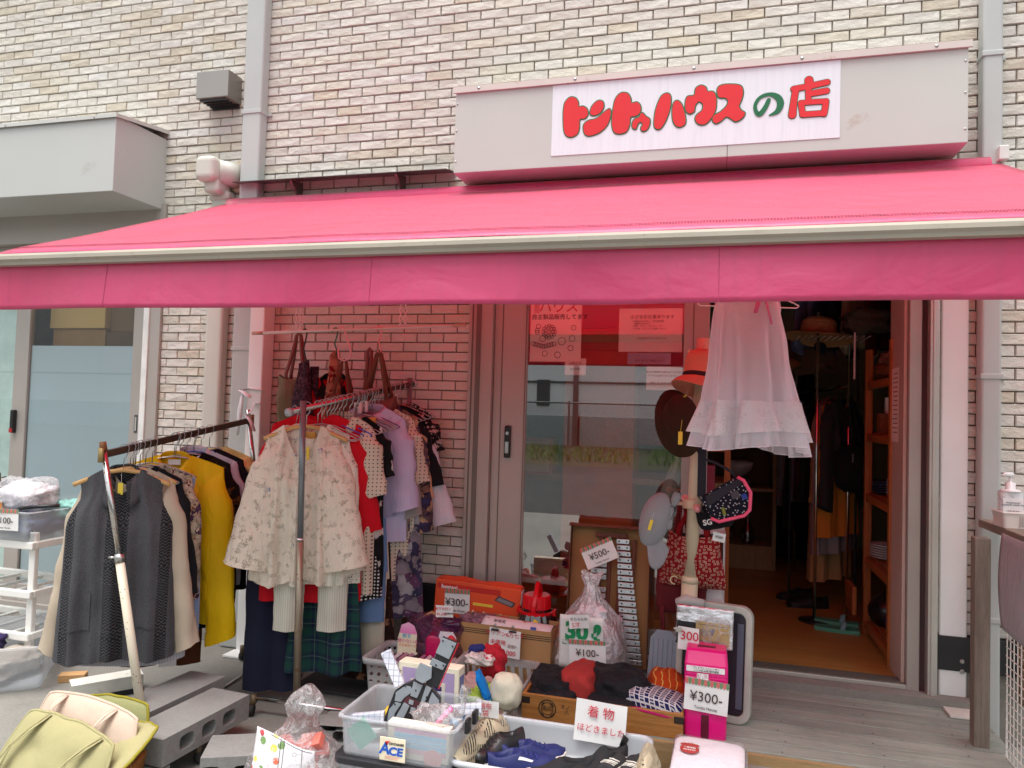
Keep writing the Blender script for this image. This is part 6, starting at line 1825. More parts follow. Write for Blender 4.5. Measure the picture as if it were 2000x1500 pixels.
txt('ミノ\n  八', 0.02, stp, wb, T(-0.14, -wy - 0.0012, 0.055))
DK = fabric('black_kimono_silk', (0.016, 0.015, 0.02), wr=0.9, rough=0.7)
REDK = fabric('faded_red_silk', srgb(196, 66, 62), wr=0.9)
ORK = fabric('orange_shibori', colfn=lambda nt, co: mix(nt, ramp(nt, nd(nt, 'TexWave', {'Vector': co, 'Scale': 11.0, 'Distortion': 9.0, 'Detail': 2.0, 'Detail Scale': 1.0}).outputs[1], [(0.93, 0.0), (0.98, 1.0)]), srgb(200, 76, 28), srgb(236, 186, 96)), wr=0.6)
def ikat(nt, co):
    s = nd(nt, 'SeparateXYZ', {0: co})
    r = lambda ax, fr, w_: mth(nt, 'LESS_THAN', mth(nt, 'FRACT', mth(nt, 'ADD', mth(nt, 'MULTIPLY', s.outputs[ax], fr), mth(nt, 'MULTIPLY', s.outputs[2], fr * 0.5))), w_)
    a = mth(nt, 'MAXIMUM', r(0, 48, 0.22), r(1, 48, 0.25))
    b = mth(nt, 'MULTIPLY', r(0, 24, 0.5), r(1, 96, 0.5))
    return mix(nt, mth(nt, 'MAXIMUM', a, mth(nt, 'MULTIPLY', b, 0.75)), srgb(32, 36, 92), srgb(226, 222, 224))
IKAT = fabric('navy_white_kasuri', colfn=ikat, wr=0.6)
cloth('kimono_cloth', 'black folded kimono cloth at the left end of the wooden box', (-0.65, 3.14, 0.165), (0.085, 0.13, 0.066), DK, 21, 0.5, 0.13, rz=R(12), fold=0.05)
cloth('kimono_cloth', 'black folded cloth lying low at the front left of the wooden box', (-0.62, 3.045, 0.165), (0.10, 0.055, 0.048), DK, 22, 0.5, 0.13, fold=0.06)
cloth('kimono_cloth', 'faded red folded kimono cloth between the black ones', (-0.515, 3.17, 0.165), (0.085, 0.12, 0.08), REDK, 23, 0.5, 0.07, rz=R(-14), fold=0.05)
cloth('kimono_cloth', 'large black folded kimono cloth in the middle of the wooden box', (-0.36, 3.16, 0.165), (0.115, 0.13, 0.085), DK, 24, 0.5, 0.13, rz=R(20), fold=0.06)
cloth('kimono_cloth', 'black cloth folded flat in front of the large black one', (-0.36, 3.045, 0.165), (0.115, 0.06, 0.05), DK, 25, 0.5, 0.13, fold=0.05)
cloth('kimono_cloth', 'orange rolled cloth with pale wavy lines at the right of the wooden box', (-0.175, 3.22, 0.165), (0.082, 0.09, 0.085), ORK, 26, 0.75, 0.14, fold=0.02)
cloth('kimono_cloth', 'navy and white kasuri cloth folded over the right front edge of the box', (-0.215, 3.085, 0.172), (0.125, 0.085, 0.062), IKAT, 27, 0.45, 0.06, rz=R(-12), fold=0.02, ry=R(7))
cloth('kimono_cloth', 'thin magenta cloth strip under the navy and white cloth', (-0.21, 2.99, 0.232), (0.08, 0.012, 0.006), fabric('magenta_strip', srgb(206, 36, 110)), 28, 0.6, 0.2, ry=R(7))
a = yp(1169, 1453, 2.70)
card('white paper sign with red handwriting about unpicked kimono on the wooden box', (a.x, 2.70, a.z), 0.185, 0.145, (('着 物', 0.30, 0.0, 0.73, REDINK), ('ほどきました', 0.20, 0.02, 0.33, REDINK)), rz=R(2), ry=R(3), rx=R(-5), name='handwritten_sign', curl=0.004)

# ---- pink shredder, luggage-like heater and neighbours
PK = mat('hot_pink_plastic', srgb(232, 24, 128), 0.3, var=(3, 0.04), spec=0.5)
sh = thing('paper_shredder', 'tall hot pink plastic shredder with slots at the right of the goods', 'shredder', (-0.012, 3.10, DZ))
sh.scale = (1, 1, 1.09)
q = MB()
loops = []
for z, s in ((0, 0.94), (0.02, 0.96), (0.215, 1.0), (0.217, 0.985), (0.221, 0.985), (0.223, 1.0), (0.262, 0.99)):
    loops.append([(x * s, y * s, z) for x, y in rrect(0.083, 0.08, 0.014)])
loops.append([(x * 0.93, y * 0.8 + 0.012, 0.30) for x, y in rrect(0.083, 0.08, 0.014)])
loops.append([(x * 0.88, y * 0.7 + 0.016, 0.306) for x, y in rrect(0.083, 0.08, 0.014)])
loft(q, loops, True, True)
q.build('body', PK, sh, bev=0.002)
PKD = mat('slot_dark', srgb(96, 6, 40), 0.5)
MB().box(-0.014, 0.016, -0.0826, -0.076, 0.165, 0.20).build('window_slot', PKD, sh, bev=0.003)
MB().box(-0.016, 0.014, -0.0806, -0.07, 0.004, 0.085).build('window_slot', PKD, sh, bev=0.003)
MB().box(-0.035, 0.035, -0.012, 0.012, 0.3045, 0.3068).build('paper_slot', PKD, sh)
MB().box(-0.075, 0.07, -0.0845, -0.080, 0.236, 0.255).build('note_label', PAPER, sh)
txt('プレミアム シュレッダー', 0.009, INK, sh, T(0, -0.085, 0.2495))
txt('ハンド式 A4用 動作確認', 0.009, INK, sh, T(0, -0.085, 0.2405))
MB().box(-0.022, 0.022, -0.0815, -0.079, 0.205, 0.2125).build('lid_catch', PK, sh, bev=0.002)
a = yp(1377, 1396, 2.985)
card('white price card reading 300 yen taped on the pink shredder', (a.x, 3.006, a.z), 0.165, 0.125, PRICE('¥300-'), rz=R(-2), ry=R(3), awn=True, curl=0.002)
q = MB().box(-0.022, 0.022, -0.004, -0.003, 0, 0.03).build('tape', TAPE, loc=(a.x - 0.012, 3.008, a.z + 0.118))
tag(q, 'piece of clear tape holding the price card to the pink shredder', 'tape')
wp = thing('wrapped_cloth_pack', 'white folded cloth in a clear wrapper with a round red sticker', 'pack', (0.0, 2.685, 0.125), R(-2), rx=R(3))
q = lump(0.125, 0.24, 0.03, 31, 0.22, 0.03, n=44)
q.build('folded_cloth', mat('white_cloth_pack', srgb(232, 230, 236), 0.7, var=(6, 0.04), bump=(9, 0.4, 0.02)), wp, smooth=True)
lump(0.130, 0.25, 0.0325, 32, 0.22, 0.05, n=44).build('wrapper', sheer('smooth_film', (0.97, 0.97, 0.98), 0.06, 0.12, wr=0.25, scale=5, film=True), wp, loc=(0, 0, -0.002), smooth=True)
q = MB()
q.lathe([(0, 0.0005), (0.034, 0.0005), (0.034, 0)], 28)
o = q.build('round_sticker', mat('brick_red_sticker', srgb(178, 66, 60), 0.5), wp, loc=(-0.068, 0.12, 0.0675))
q = MB()
q.tube([(0.040 * math.cos(R(40 + 10 * i)), 0.040 * math.sin(R(40 + 10 * i)), 0.0004) for i in range(11)], 0.007, 4, flat=0.1)
o2 = q.build('sticker_arc', mat('brick_red_sticker', (0, 0, 0)), wp, loc=(-0.068, 0.12, 0.0675))
txt('丁寧縫製', 0.011, PAPER, o, T(0, 0.008, 0.0012) @ Mx.Rotation(-PI / 2, 4, 'X'))
txt('∞∞∞', 0.016, PAPER, o, T(0, -0.008, 0.0012) @ Mx.Rotation(-PI / 2, 4, 'X'))
txt('〈しい綿でいつまでも', 0.008, PAPER, o2, T(0, 0.0395, 0.0022) @ Mx.Rotation(-PI / 2, 4, 'X'))
lug = thing('folding_frame', 'pale grey rounded frame with a dark panel leaning behind the pink shredder', 'appliance', (0.012, 3.24, DZ), R(-12), rx=R(-5))
q = MB()
rr_ = [(x, z + 0.235) for x, z in rrect(0.155, 0.235, 0.05, 8)]
ri_ = [(x, z + 0.235) for x, z in rrect(0.128, 0.205, 0.03, 8)]
k = len(rr_)
vs = [(x, -0.02, z) for x, z in rr_] + [(x, -0.02, z) for x, z in ri_] + [(x, 0.03, z) for x, z in rr_] + [(x, 0.03, z) for x, z in ri_]
fs = []
for i in range(k):
    j = (i + 1) % k
    fs += [(i, j, k + j, k + i), (2 * k + j, 2 * k + i, 3 * k + i, 3 * k + j), (j, i, 2 * k + i, 2 * k + j), (k + i, k + j, 3 * k + j, 3 * k + i)]
q.add(vs, fs)
q.build('frame', mat('pale_grey_green_plastic', srgb(186, 188, 178), 0.45), lug, bev=0.006)
m, nt = mk('dark_ridged_panel')
fc = p_stripes((0.018, 0.016, 0.026), (0.06, 0.058, 0.075), 120, 2, 0.85)(nt, coords(nt))
finish(nt, fc, 0.4)
MB().box(-0.127, 0.127, -0.012, 0.012, 0.03, 0.44).build('dark_panel', m, lug, bev=0.004)
MB().box(0.096, 0.122, -0.016, -0.0125, 0.06, 0.40).build('side_trim', mat('steel_blue_trim', srgb(92, 98, 116), 0.4), lug, bev=0.004)
MB().tube([(-0.155, -0.03, 0.45), (-0.12, -0.035, 0.465), (-0.04, -0.035, 0.46)], [0.02, 0.026, 0.02], 12).build('grip', mat('pale_grey_grip', srgb(176, 176, 172), 0.5), lug, smooth=True)
fo = thing('foil_pack', 'silver foil pouch with a gold label draped over the grey frame', 'pack', yp(1374, 1262, 3.17), R(-8), rx=R(-8))
MB().grid(lambda u, v: (-0.115 + 0.23 * u, -0.006 * math.sin(PI * u) + 0.004 * nz(u * 7, v * 7), 0.155 * v), 24, 16).build('pouch', mat('crinkled_silver_foil', (0.72, 0.72, 0.75), 0.18, 1.0, var=(18, 0.2), bump=(34, 0.9, 0.01)), fo, smooth=True, solid=0.004)
MB().box(-0.11, -0.02, -0.0105, -0.0095, 0.0, 0.09).build('dark_contents', mat('dark_pouch_window', (0.03, 0.03, 0.035), 0.15), fo)
gl_ = MB().grid(lambda u, v: (-0.032 + 0.135 * u, -0.0135 + 0.002 * math.sin(5 * u), 0.012 + 0.085 * v), 12, 6).build('gold_label', mat('gold_label', srgb(206, 172, 84), 0.3, 0.35, var=(6, 0.15)), fo, solid=0.001)
MB().box(-0.022, 0.092, -0.0178, -0.0172, 0.022, 0.024).box(-0.022, 0.092, -0.0178, -0.0172, 0.086, 0.088).box(0.03, 0.038, -0.0178, -0.0172, 0.048, 0.058).build('label_print', INK, gl_)
MB().lathe([(0.010, 0), (0.010, 0.001), (0, 0.001)], 16, M=T(0.034, -0.0168, 0.066, 0, PI / 2)).build('emblem', mat('emblem_grey', srgb(110, 112, 128), 0.4), gl_)
txt('CANTERBURY\nASSORTED\nCHOCOLATE', 0.009, INK, gl_, T(0.0, -0.0178, 0.055))
MB().grid(lambda u, v: (-0.03 + 0.14 * u, -0.021 + 0.004 * nz(u * 6, v * 5), 0.0 + 0.12 * v), 14, 10).build('film', FILM, fo, smooth=True)
a = yp(1344, 1270, 3.13)
card('white card with red number clipped to the dark panel', a, 0.085, 0.092, (('300', 0.55, 0.05, 0.62, REDINK),), rz=R(-8), name='handwritten_card')
cp_ = thing('binder_clip', 'steel clip gripping the card with the red number', 'clip', a + V((-0.04, -0.01, 0.085)))
MB().box(-0.012, 0.012, -0.004, 0.006, -0.012, 0.006).build('jaw', DULLCHROME, cp_, bev=0.001)
MB().lathe([(0.0, -0.006), (0.006, -0.004), (0.006, 0.004), (0, 0.006)], 12, M=T(-0.014, 0, 0.0, 0, 0, PI / 2)).build('spring', DULLCHROME, cp_, smooth=True)
gp = thing('ribbed_lid', 'blue-grey ribbed plastic lid with clipped corners behind the orange cloth', 'lid', yp(1293, 1310, 3.37), R(-6), rx=R(-12))
MB().prism([(-0.065, -0.05), (0.065, -0.05), (0.062, 0.14), (0.03, 0.172), (-0.03, 0.172), (-0.058, 0.135)], -0.006, 0.006).build('panel', mat('blue_grey_plastic', srgb(134, 144, 156), 0.45), gp, bev=0.003)
for k in range(5):
    MB().box(-0.045 + 0.021 * k, -0.042 + 0.021 * k, -0.008, -0.006, -0.04, 0.135).build('rib', mat('blue_grey_rib', srgb(112, 122, 136), 0.45), gp)

# ---- row on the step: toy pack, grill carton, parcel carton, jar, xylophone, big bag
og = thing('grill_carton', 'orange grill carton with white lettering and torn top behind the toy pack', 'box', (yp(928, 1200, 3.64).x, 3.645, 0.15), R(3), ry=R(3))
OG = mat('orange_print', srgb(226, 84, 40), 0.5, var=(7, 0.06))
MB().box(-0.225, 0.225, -0.035, 0.035, 0, 0.37).build('carton', OG, og, bev=0.004)
MB().box(0.2255, 0.228, -0.03, 0.03, 0.01, 0.36).build('side_flap', PAPER, og)
MB().box(-0.215, 0.12, -0.0362, -0.0352, 0.325, 0.352).build('red_band', mat('red_print', srgb(196, 40, 30), 0.5), og)
txt('Iwatani', 0.03, PAPER, og, T(-0.15, -0.0372, 0.335), off=0.0006)
txt('焼肉グリル', 0.066, PAPER, og, T(0.105, -0.0372, 0.20), off=0.001)
MB().prism([(0.09, 0.30), (0.185, 0.275), (0.20, 0.30), (0.11, 0.325)], -0.0375, -0.0355).build('grill_picture', mat('grill_dark', (0.05, 0.05, 0.055), 0.4), og)
MB().prism([(0.10, 0.302), (0.18, 0.281), (0.19, 0.298), (0.113, 0.318)], -0.0385, -0.0376).build('grill_plate_picture', mat('grill_light', (0.22, 0.22, 0.23), 0.4), og)
MB().box(-0.02, 0.085, -0.0368, -0.0355, 0.262, 0.275).build('yellow_strip', YELLOWTAG, og)
MB().grid(lambda u, v: (-0.22 + 0.44 * u, -0.02 + 0.05 * v, 0.371 + 0.010 * v * abs(math.sin(6 * u)) + 0.005 * nz(u * 9, v)), 20, 3).build('torn_flap', OG, og, solid=0.002)
a = yp(890, 1200, 3.585)
card('white price card reading 300 yen in front of the orange carton', (a.x, 3.60, a.z), 0.135, 0.125, PRICE('¥300-'), rz=R(2), awn=True)
pc = thing('parcel_carton', 'brown cardboard carton with black bands holding purple film and a rolled print', 'box', (yp(985, 1270, 3.42).x, 3.47, 0.15), R(-2))
bw, bd_, bh = 0.238, 0.095, 0.24
for (x0, x1, y0, y1) in ((-bw, bw, -bd_, -bd_ + 0.004), (-bw, bw, bd_ - 0.004, bd_), (-bw, -bw + 0.004, -bd_ + 0.0045, bd_ - 0.0045), (bw - 0.004, bw, -bd_ + 0.0045, bd_ - 0.0045)):
    MB().box(x0, x1, y0, y1, 0, bh).build('side', CARD, pc)
MB().box(-bw + 0.005, bw - 0.005, -bd_ + 0.005, bd_ - 0.005, 0.002, 0.15).build('filling', CARD, pc)
for k in range(3):
    MB().box(-bw, bw, -bd_ - 0.0008, -bd_, bh - 0.026 - 0.009 * k, bh - 0.0225 - 0.009 * k).build('black_band', INK, pc)
lump(0.09, 0.07, 0.05, 41, 0.8, 0.4).build('purple_film', sheer('violet_film', srgb(170, 130, 150), 0.6, 0.25, wr=1.0, scale=14, film=True), pc, loc=(-0.145, 0, 0.16), smooth=True)
m, nt = mk('printed_flyer')
co = coords(nt)
v_ = nd(nt, 'TexVoronoi', {'Vector': co, 'Scale': 17.0})
fcol = ramp(nt, nd(nt, 'SeparateXYZ', {0: v_.outputs['Color']}).outputs[0], [(0.0, srgb(236, 226, 226)), (0.5, srgb(206, 150, 130)), (0.62, srgb(120, 130, 190)), (0.74, srgb(238, 228, 228))], 'CONSTANT')
s_ = nd(nt, 'SeparateXYZ', {0: co}).outputs[0]
band = mth(nt, 'MULTIPLY', mth(nt, 'GREATER_THAN', s_, -0.05), mth(nt, 'LESS_THAN', s_, 0.07))
lines_ = p_stripes(srgb(238, 230, 230), srgb(190, 170, 176), 130, 1, 0.8)(nt, co)
finish(nt, mix(nt, band, lines_, fcol), 0.6)
ro = tag(MB().grid(lambda u, v: (-0.17 + 0.34 * u, -0.07 + 0.14 * v, 0.045 * math.sin(PI * (0.15 + 0.8 * v)) * (1.0 - 0.25 * u)), 16, 14).build('rolled_print', m, loc=(pc.location.x + 0.062, 3.455, 0.365), rz=R(-3), smooth=True, solid=0.001), 'curled printed flyer lying on the brown parcel carton', 'paper')
txt('電話', 0.022, REDINK, ro, T(-0.075, 0.0, 0.047) @ Mx.Rotation(-PI / 2, 4, 'X'))
txt('新発売', 0.02, INK, ro, T(-0.085, -0.045, 0.036) @ Mx.Rotation(-PI / 4, 4, 'X'))
MB().box(0.075, 0.10, -0.07, -0.06, 0.022, 0.034).build('blue_badge', mat('blue_badge', srgb(70, 100, 180), 0.5), ro)
a = yp(983, 1284, 3.34)
hs_ = card('white card with red handwriting clipped to the parcel carton front', (a.x, 3.345, a.z), 0.155, 0.128, (('セリアン6万七〒', 0.2, 0.0, 0.82, REDINK), ('未使用', 0.2, -0.2, 0.5, REDINK), ('定価>', 0.14, 0.25, 0.42, FADED), ('¥5,000', 0.24, 0.1, 0.17, REDINK)), rz=R(-2), ry=R(2), name='handwritten_card')
for dx, lab in ((-0.045, 'left black clip on the handwritten 5000 yen card'), (0.042, 'right black clip on the handwritten 5000 yen card')):
    t = thing('binder_clip', lab, 'clip', (a.x + dx, 3.342, a.z + 0.122))
    MB().box(-0.018, 0.018, -0.006, 0.012, -0.004, 0.003).build('jaw', BLACK, t, bev=0.001)
    MB().tube([(-0.006, -0.004, 0.0), (-0.009, -0.004, 0.018), (0, -0.004, 0.026), (0.009, -0.004, 0.018), (0.006, -0.004, 0.0)], 0.0018, 6).lathe([(0, -0.007), (0.0065, -0.004), (0.0065, 0.004), (0, 0.007)], 10, M=T(0, 0.0, 0.022)).build('lever', DULLCHROME, t, smooth=True)
jar = thing('fruit_liquor_jar', 'dark ribbed glass jar with bright red lid and carrying handle', 'jar', (yp(1048, 1200, 3.61).x, 3.61, 0.188))
jar.scale = (0.98, 0.98, 1.24)
prof = [(0.06, 0), (0.092, 0.006), (0.106, 0.04), (0.108, 0.10), (0.102, 0.15), (0.082, 0.19), (0.062, 0.205)]
vs_, n_ = [], 48
q = MB()
q.grid(lambda a, v: ((lambda i: (lambda r, z: ((r + 0.0035 * math.cos(16 * 2 * PI * a) * math.sin(PI * v)) * math.cos(2 * PI * a), (r + 0.0035 * math.cos(16 * 2 * PI * a) * math.sin(PI * v)) * math.sin(2 * PI * a), z))(prof[min(int(i), 5)][0] + (prof[min(int(i), 5) + 1][0] - prof[min(int(i), 5)][0]) * (i - min(int(i), 5)), prof[min(int(i), 5)][1] + (prof[min(int(i), 5) + 1][1] - prof[min(int(i), 5)][1]) * (i - min(int(i), 5))))(v * 6)), 96, 30, cu=True)
m, nt = mk('dark_liquor_glass')
finish(nt, (0.012, 0.006, 0.006), 0.05, coat=1.0, spec=0.8)
q.build('glass_body', m, jar, smooth=True)
REDL = mat('bright_red_plastic', srgb(214, 14, 30), 0.3)
li = MB()
n_ = 60
loops = []
for z, r in ((0.198, 0.07), (0.2, 0.072), (0.244, 0.070), (0.250, 0.064), (0.2505, 0.0005)):
    loops.append([((r + (0.0012 if (i % 2 and z < 0.245) else 0)) * math.cos(2 * PI * i / n_), (r + (0.0012 if (i % 2 and z < 0.245) else 0)) * math.sin(2 * PI * i / n_), z) for i in range(n_)])
loft(li, loops, False, True)
li.build('lid', REDL, jar)
MB().lathe([(0.072, 0.176), (0.088, 0.178), (0.089, 0.188), (0.073, 0.192)], 36).box(-0.1, -0.084, -0.014, 0.014, 0.172, 0.196).box(0.084, 0.1, -0.014, 0.014, 0.172, 0.196).build('neck_ring', REDL, jar)
MB().tube([(0.0, -0.082, 0.172), (0.004, -0.084, 0.22), (0.006, -0.05, 0.262), (0.006, -0.01, 0.297), (0.005, 0.03, 0.282), (0.003, 0.075, 0.225), (0, 0.082, 0.18)], 0.013, 8, flat=0.45).build('handle', REDL, jar, smooth=True)
t_ = MB().box(-0.012, 0.012, -0.001, 0.0, -0.045, 0).build('price_tag', YELLOWTAG, jar, loc=(0.022, -0.10, 0.168))
t_.rotation_euler = (0, R(25), 0)
# xylophone in its carton lid
xy0, xy1 = yp(1105, 1290, 3.60), yp(1262, 1290, 3.60)
XW = (xy1.x - xy0.x)
xy = thing('xylophone', 'metal xylophone lying upright in a brown carton against the glass door', 'xylophone', ((xy0.x + xy1.x) / 2, 3.60, 0.192), R(1), rx=R(-9))
XH = 0.665
MB().box(-XW / 2, XW / 2, 0.02, 0.024, 0, XH).build('carton_back', mat('carton_inner', srgb(158, 114, 72), 0.85, var=(4, 0.05)), xy)
EDGE = mat('dark_carton_edge', srgb(100, 62, 42), 0.8)
for nm, b_ in (('carton_side', (-XW / 2 - 0.004, -XW / 2, -0.03, 0.0245, 0, XH)), ('carton_side', (XW / 2, XW / 2 + 0.004, -0.03, 0.0245, 0, XH)), ('carton_top', (-XW / 2, XW / 2, -0.03, 0.0195, XH - 0.004, XH))):
    MB().box(*b_).build(nm, EDGE, xy, bev=0.001)
q = MB()
q.grid(lambda u, v: (-XW / 2 - 0.01 + (XW + 0.02) * u, -0.032 - 0.012 * v, XH - 0.014 * v + 0.004 * nz(u * 12, v)), 24, 3)
q.build('torn_lid', EDGE, xy, solid=0.004)
RWOOD = wood_mat('reddish_frame_wood', srgb(96, 46, 30), srgb(122, 62, 42), 2, 2.0, 0.5)
MB().box(-0.075, 0.08, -0.008, 0.019, XH - 0.06, XH - 0.035).build('cross_rail', RWOOD, xy, bev=0.002)
for (x, r_) in ((-0.055, 3), (0.0, -1), (0.045, 2), (0.10, 6)):
    MB().box(x - 0.009, x + 0.009, -0.004, 0.018, 0.0, XH - 0.061, M=Mx.Rotation(R(r_ * 0.3), 4, 'Y')).build('frame_rail', RWOOD, xy, bev=0.002)
BARM = mat('aluminium_bar', (0.62, 0.63, 0.65), 0.28, 0.85, var=(30, 0.08))
HOLE = mat('screw_dark', (0.04, 0.04, 0.04), 0.5, 0.5)
for k in range(20):
    z = XH - 0.075 - 0.0295 * k
    w_ = 0.062 + 0.0022 * k
    cx = 0.062 + 0.0032 * k
    b_ = MB().box(cx - w_ / 2, cx + w_ / 2, -0.012, -0.0045, z - 0.0115, z + 0.0115).build('bar', BARM, xy, bev=0.0015)
    for s in (-1, 1):
        MB().lathe([(0.0042, 0), (0.0042, 0.002), (0.0015, 0.003), (0, 0.003)], 8, M=T(cx + s * w_ * 0.3, -0.012, z, 0, PI / 2)).build('screw', HOLE, b_)
for k in range(13):
    if k in (2, 6, 9):
        continue
    z = XH - 0.105 - 0.0295 * k
    b_ = MB().box(-0.085 - 0.001 * k, -0.012, -0.015, -0.0075, z - 0.0115, z + 0.0115).build('bar', BARM, xy, bev=0.0015)
    MB().lathe([(0.0042, 0), (0.0042, 0.002), (0, 0.003)], 8, M=T(-0.065, -0.015, z, 0, PI / 2)).build('screw', HOLE, b_)
a = yp(1173, 1098, 3.58)
card('white price card reading 500 yen tilted across the xylophone', (a.x + 0.015, 3.575, a.z - 0.005), 0.165, 0.105, PRICE('¥500-'), ry=R(-26), rx=R(-8), awn=True)
# big bag of bags
BX, BY = yp(1150, 1290, 3.46).x, 3.49
bb = thing('plastic_bag', 'large cloudy plastic bag full of white bags with green print and 100 yen card', 'bag', (BX, BY, DZ))
def BB(a, v):
    an = 2 * PI * a
    prof = [0.135, 0.168, 0.175, 0.172, 0.163, 0.14, 0.095, 0.045, 0.026, 0.05]
    i = min(int(v * 9), 8)
    r = prof[i] + (prof[i + 1] - prof[i]) * (v * 9 - i)
    r *= 1 + 0.09 * nz(math.cos(an) * 1.6, math.sin(an) * 1.6, v * 3) + 0.05 * nz(math.cos(an) * 5, math.sin(an) * 5, v * 3) + 0.10 * math.sin(11 * an) * sst(0.6, 0.85, v)
    return (r * math.cos(an) * 1.02, r * math.sin(an) * 0.86, 0.50 * v + 0.012 * math.sin(an * 3) * v)
MB().grid(BB, 60, 36, cu=True).build('film', FILMW, bb, smooth=True)
for (x, y, z, s, c, sd) in ((-0.02, 0.0, 0.02, (0.13, 0.10, 0.1), srgb(226, 222, 220), 1), (0.05, 0.03, 0.20, (0.085, 0.08, 0.05), srgb(236, 190, 204), 2), (-0.06, 0.0, 0.22, (0.07, 0.07, 0.045), srgb(228, 200, 184), 3), (0.08, 0.0, 0.12, (0.06, 0.08, 0.05), srgb(206, 200, 222), 4), (0.02, -0.03, 0.29, (0.06, 0.05, 0.035), srgb(232, 226, 230), 5)):
    lump(*s, sd, 0.7, 0.3).build('packed_bag', mat('packed_bag_%d' % sd, c, 0.5, var=(16, 0.1), bump=(24, 0.5, 0.01)), bb, loc=(x, y, z), smooth=True)
fp = MB().grid(lambda u, v: (-0.12 + 0.20 * u, -0.142 - 0.012 * math.sin(PI * u) + 0.004 * nz(u * 4, v * 4), 0.10 + 0.235 * v), 16, 10).build('printed_bag_face', mat('white_bag_face', srgb(236, 236, 232), 0.5, bump=(14, 0.4, 0.01)), bb, smooth=True, solid=0.001)
txt('30', 0.105, GREENINK, fp, T(-0.04, -0.1575, 0.265), off=0.005)
txt('ℓ', 0.095, GREENINK, fp, T(0.052, -0.156, 0.262), off=0.004)
txt('ごみ袋', 0.024, GREENINK, fp, T(-0.07, -0.1565, 0.215), off=0.001)
MB().box(-0.115, -0.108, -0.150, -0.149, 0.03, 0.06).tube([(0.06, -0.152, 0.17), (0.078, -0.149, 0.02)], 0.0012, 4).build('print_line', INK, fp)
card('white price card reading 100 yen at the foot of the cloudy plastic bag', yp(1148, 1297, 3.30), 0.165, 0.105, PRICE('¥100-'), rz=R(-2), ry=R(-3), awn=True)
card('small folded note with black and red handwriting on the cloudy plastic bag', yp(1132, 1228, 3.30), 0.09, 0.062, (('赤ちゃんお', 0.25, 0.0, 0.7, INK), ('5才', 0.42, -0.15, 0.28, REDINK)), rz=R(6), ry=R(-6), name='handwritten_note', curl=0.006)
# toy pack in violet wrapping
tp = thing('toy_pack', 'magenta toy in violet film with cute cards and a 1500 yen note', 'toy', (yp(850, 1240, 3.40).x, 3.40, 0.17))
lump(0.15, 0.06, 0.12, 51, 0.75, 0.18).build('violet_film', sheer('dark_violet_film', srgb(120, 50, 100), 0.28, 0.2, wr=1.0, scale=12, film=True), tp, smooth=True)
lump(0.06, 0.035, 0.075, 52, 0.45, 0.05).build('magenta_case', mat('magenta_plastic', srgb(206, 22, 96), 0.35), tp, loc=(0.03, -0.03, 0.01), smooth=True)
MB().lathe([(0.024, 0), (0.022, 0.008), (0, 0.009)], 20, M=T(0.045, -0.058, 0.05, 0, PI / 2)).build('cyan_button', mat('cyan_button', srgb(20, 170, 206), 0.35), tp, smooth=True)
MB().tube([(-0.10, 0, 0.20), (-0.02, 0.0, 0.245), (0.06, -0.01, 0.22), (0.10, -0.03, 0.12), (0.08, -0.045, 0.03)], 0.013, 8, flat=0.5).build('tan_strap', mat('tan_strap', srgb(180, 140, 96), 0.6), tp, smooth=True)
lump(0.05, 0.035, 0.03, 53, 0.7, 0.2).build('grape_lump', mat('dark_grape', srgb(66, 24, 60), 0.3), tp, loc=(0.09, -0.01, 0.17), smooth=True)
def toycard(poly, m, loc, texts, lab):
    t = MB().prism(poly, -0.001, 0.001).build('toy_card', m, tp, loc=loc)
    t['label'] = lab
    for (b, s, x, z, mm) in texts:
        txt(b, s, mm, t, T(x, -0.0018, z))
    return t
m, nt = mk('card_pink_cream')
zc = nd(nt, 'SeparateXYZ', {0: coords(nt)}).outputs[2]
finish(nt, ramp(nt, mth(nt, 'MULTIPLY', zc, 5.0), [(0.0, srgb(236, 226, 190)), (0.72, srgb(238, 228, 200)), (0.74, srgb(236, 130, 190)), (1.0, srgb(250, 190, 220))]), 0.5)
tcd = toycard([(-0.055, 0), (0.05, 0), (0.062, 0.03), (0.05, 0.06), (0.042, 0.065), (0.045, 0.15), (0.03, 0.185), (0.0, 0.2), (-0.035, 0.185), (-0.052, 0.12)], m, (-0.105, -0.085, 0.01), (('紙を', 0.024, -0.005, 0.135, mat('card_cyan', srgb(40, 160, 210), 0.5)), ('使わないの', 0.021, 0.0, 0.11, mat('card_pink', srgb(220, 60, 140), 0.5)), ('できあがった', 0.016, 0.0, 0.09, mat('card_orange', srgb(230, 120, 60), 0.5))), 'cream and pink shaped card with coloured Japanese lettering')
lump(0.03, 0.004, 0.02, 54, 0.9, 0.3).build('printed_hair', mat('dark_red_brown', srgb(80, 34, 36), 0.6), tcd, loc=(-0.022, -0.002, 0.012), smooth=True)
MB().lathe([(0.018, 0), (0.018, 0.001), (0, 0.001)], 9, M=T(0.036, -0.0012, 0.032, 0, PI / 2)).build('grey_flower', mat('flower_grey', srgb(170, 166, 180), 0.5), tcd)
toycard([(-0.03, 0), (0.03, -0.002), (0.038, 0.035), (0.02, 0.062), (-0.015, 0.06), (-0.042, 0.06), (-0.05, 0.035)], mat('card_white', srgb(230, 224, 232), 0.5), (0.10, -0.085, 0.125), (), 'small white balloon shaped card')
MB().lathe([(0.0, 0), (0.02, 0.006), (0.026, 0.02), (0.014, 0.036), (0, 0.045)], 14, M=T(0.115, -0.088, 0.13)).build('cupcake_top', mat('red_icing', srgb(214, 60, 70), 0.5), tp, smooth=True)
MB().lathe([(0.018, 0), (0.023, 0.024)], 14, M=T(0.115, -0.088, 0.107)).build('cupcake_cup', mat('cupcake_blue', srgb(60, 90, 160), 0.5), tp, smooth=True)
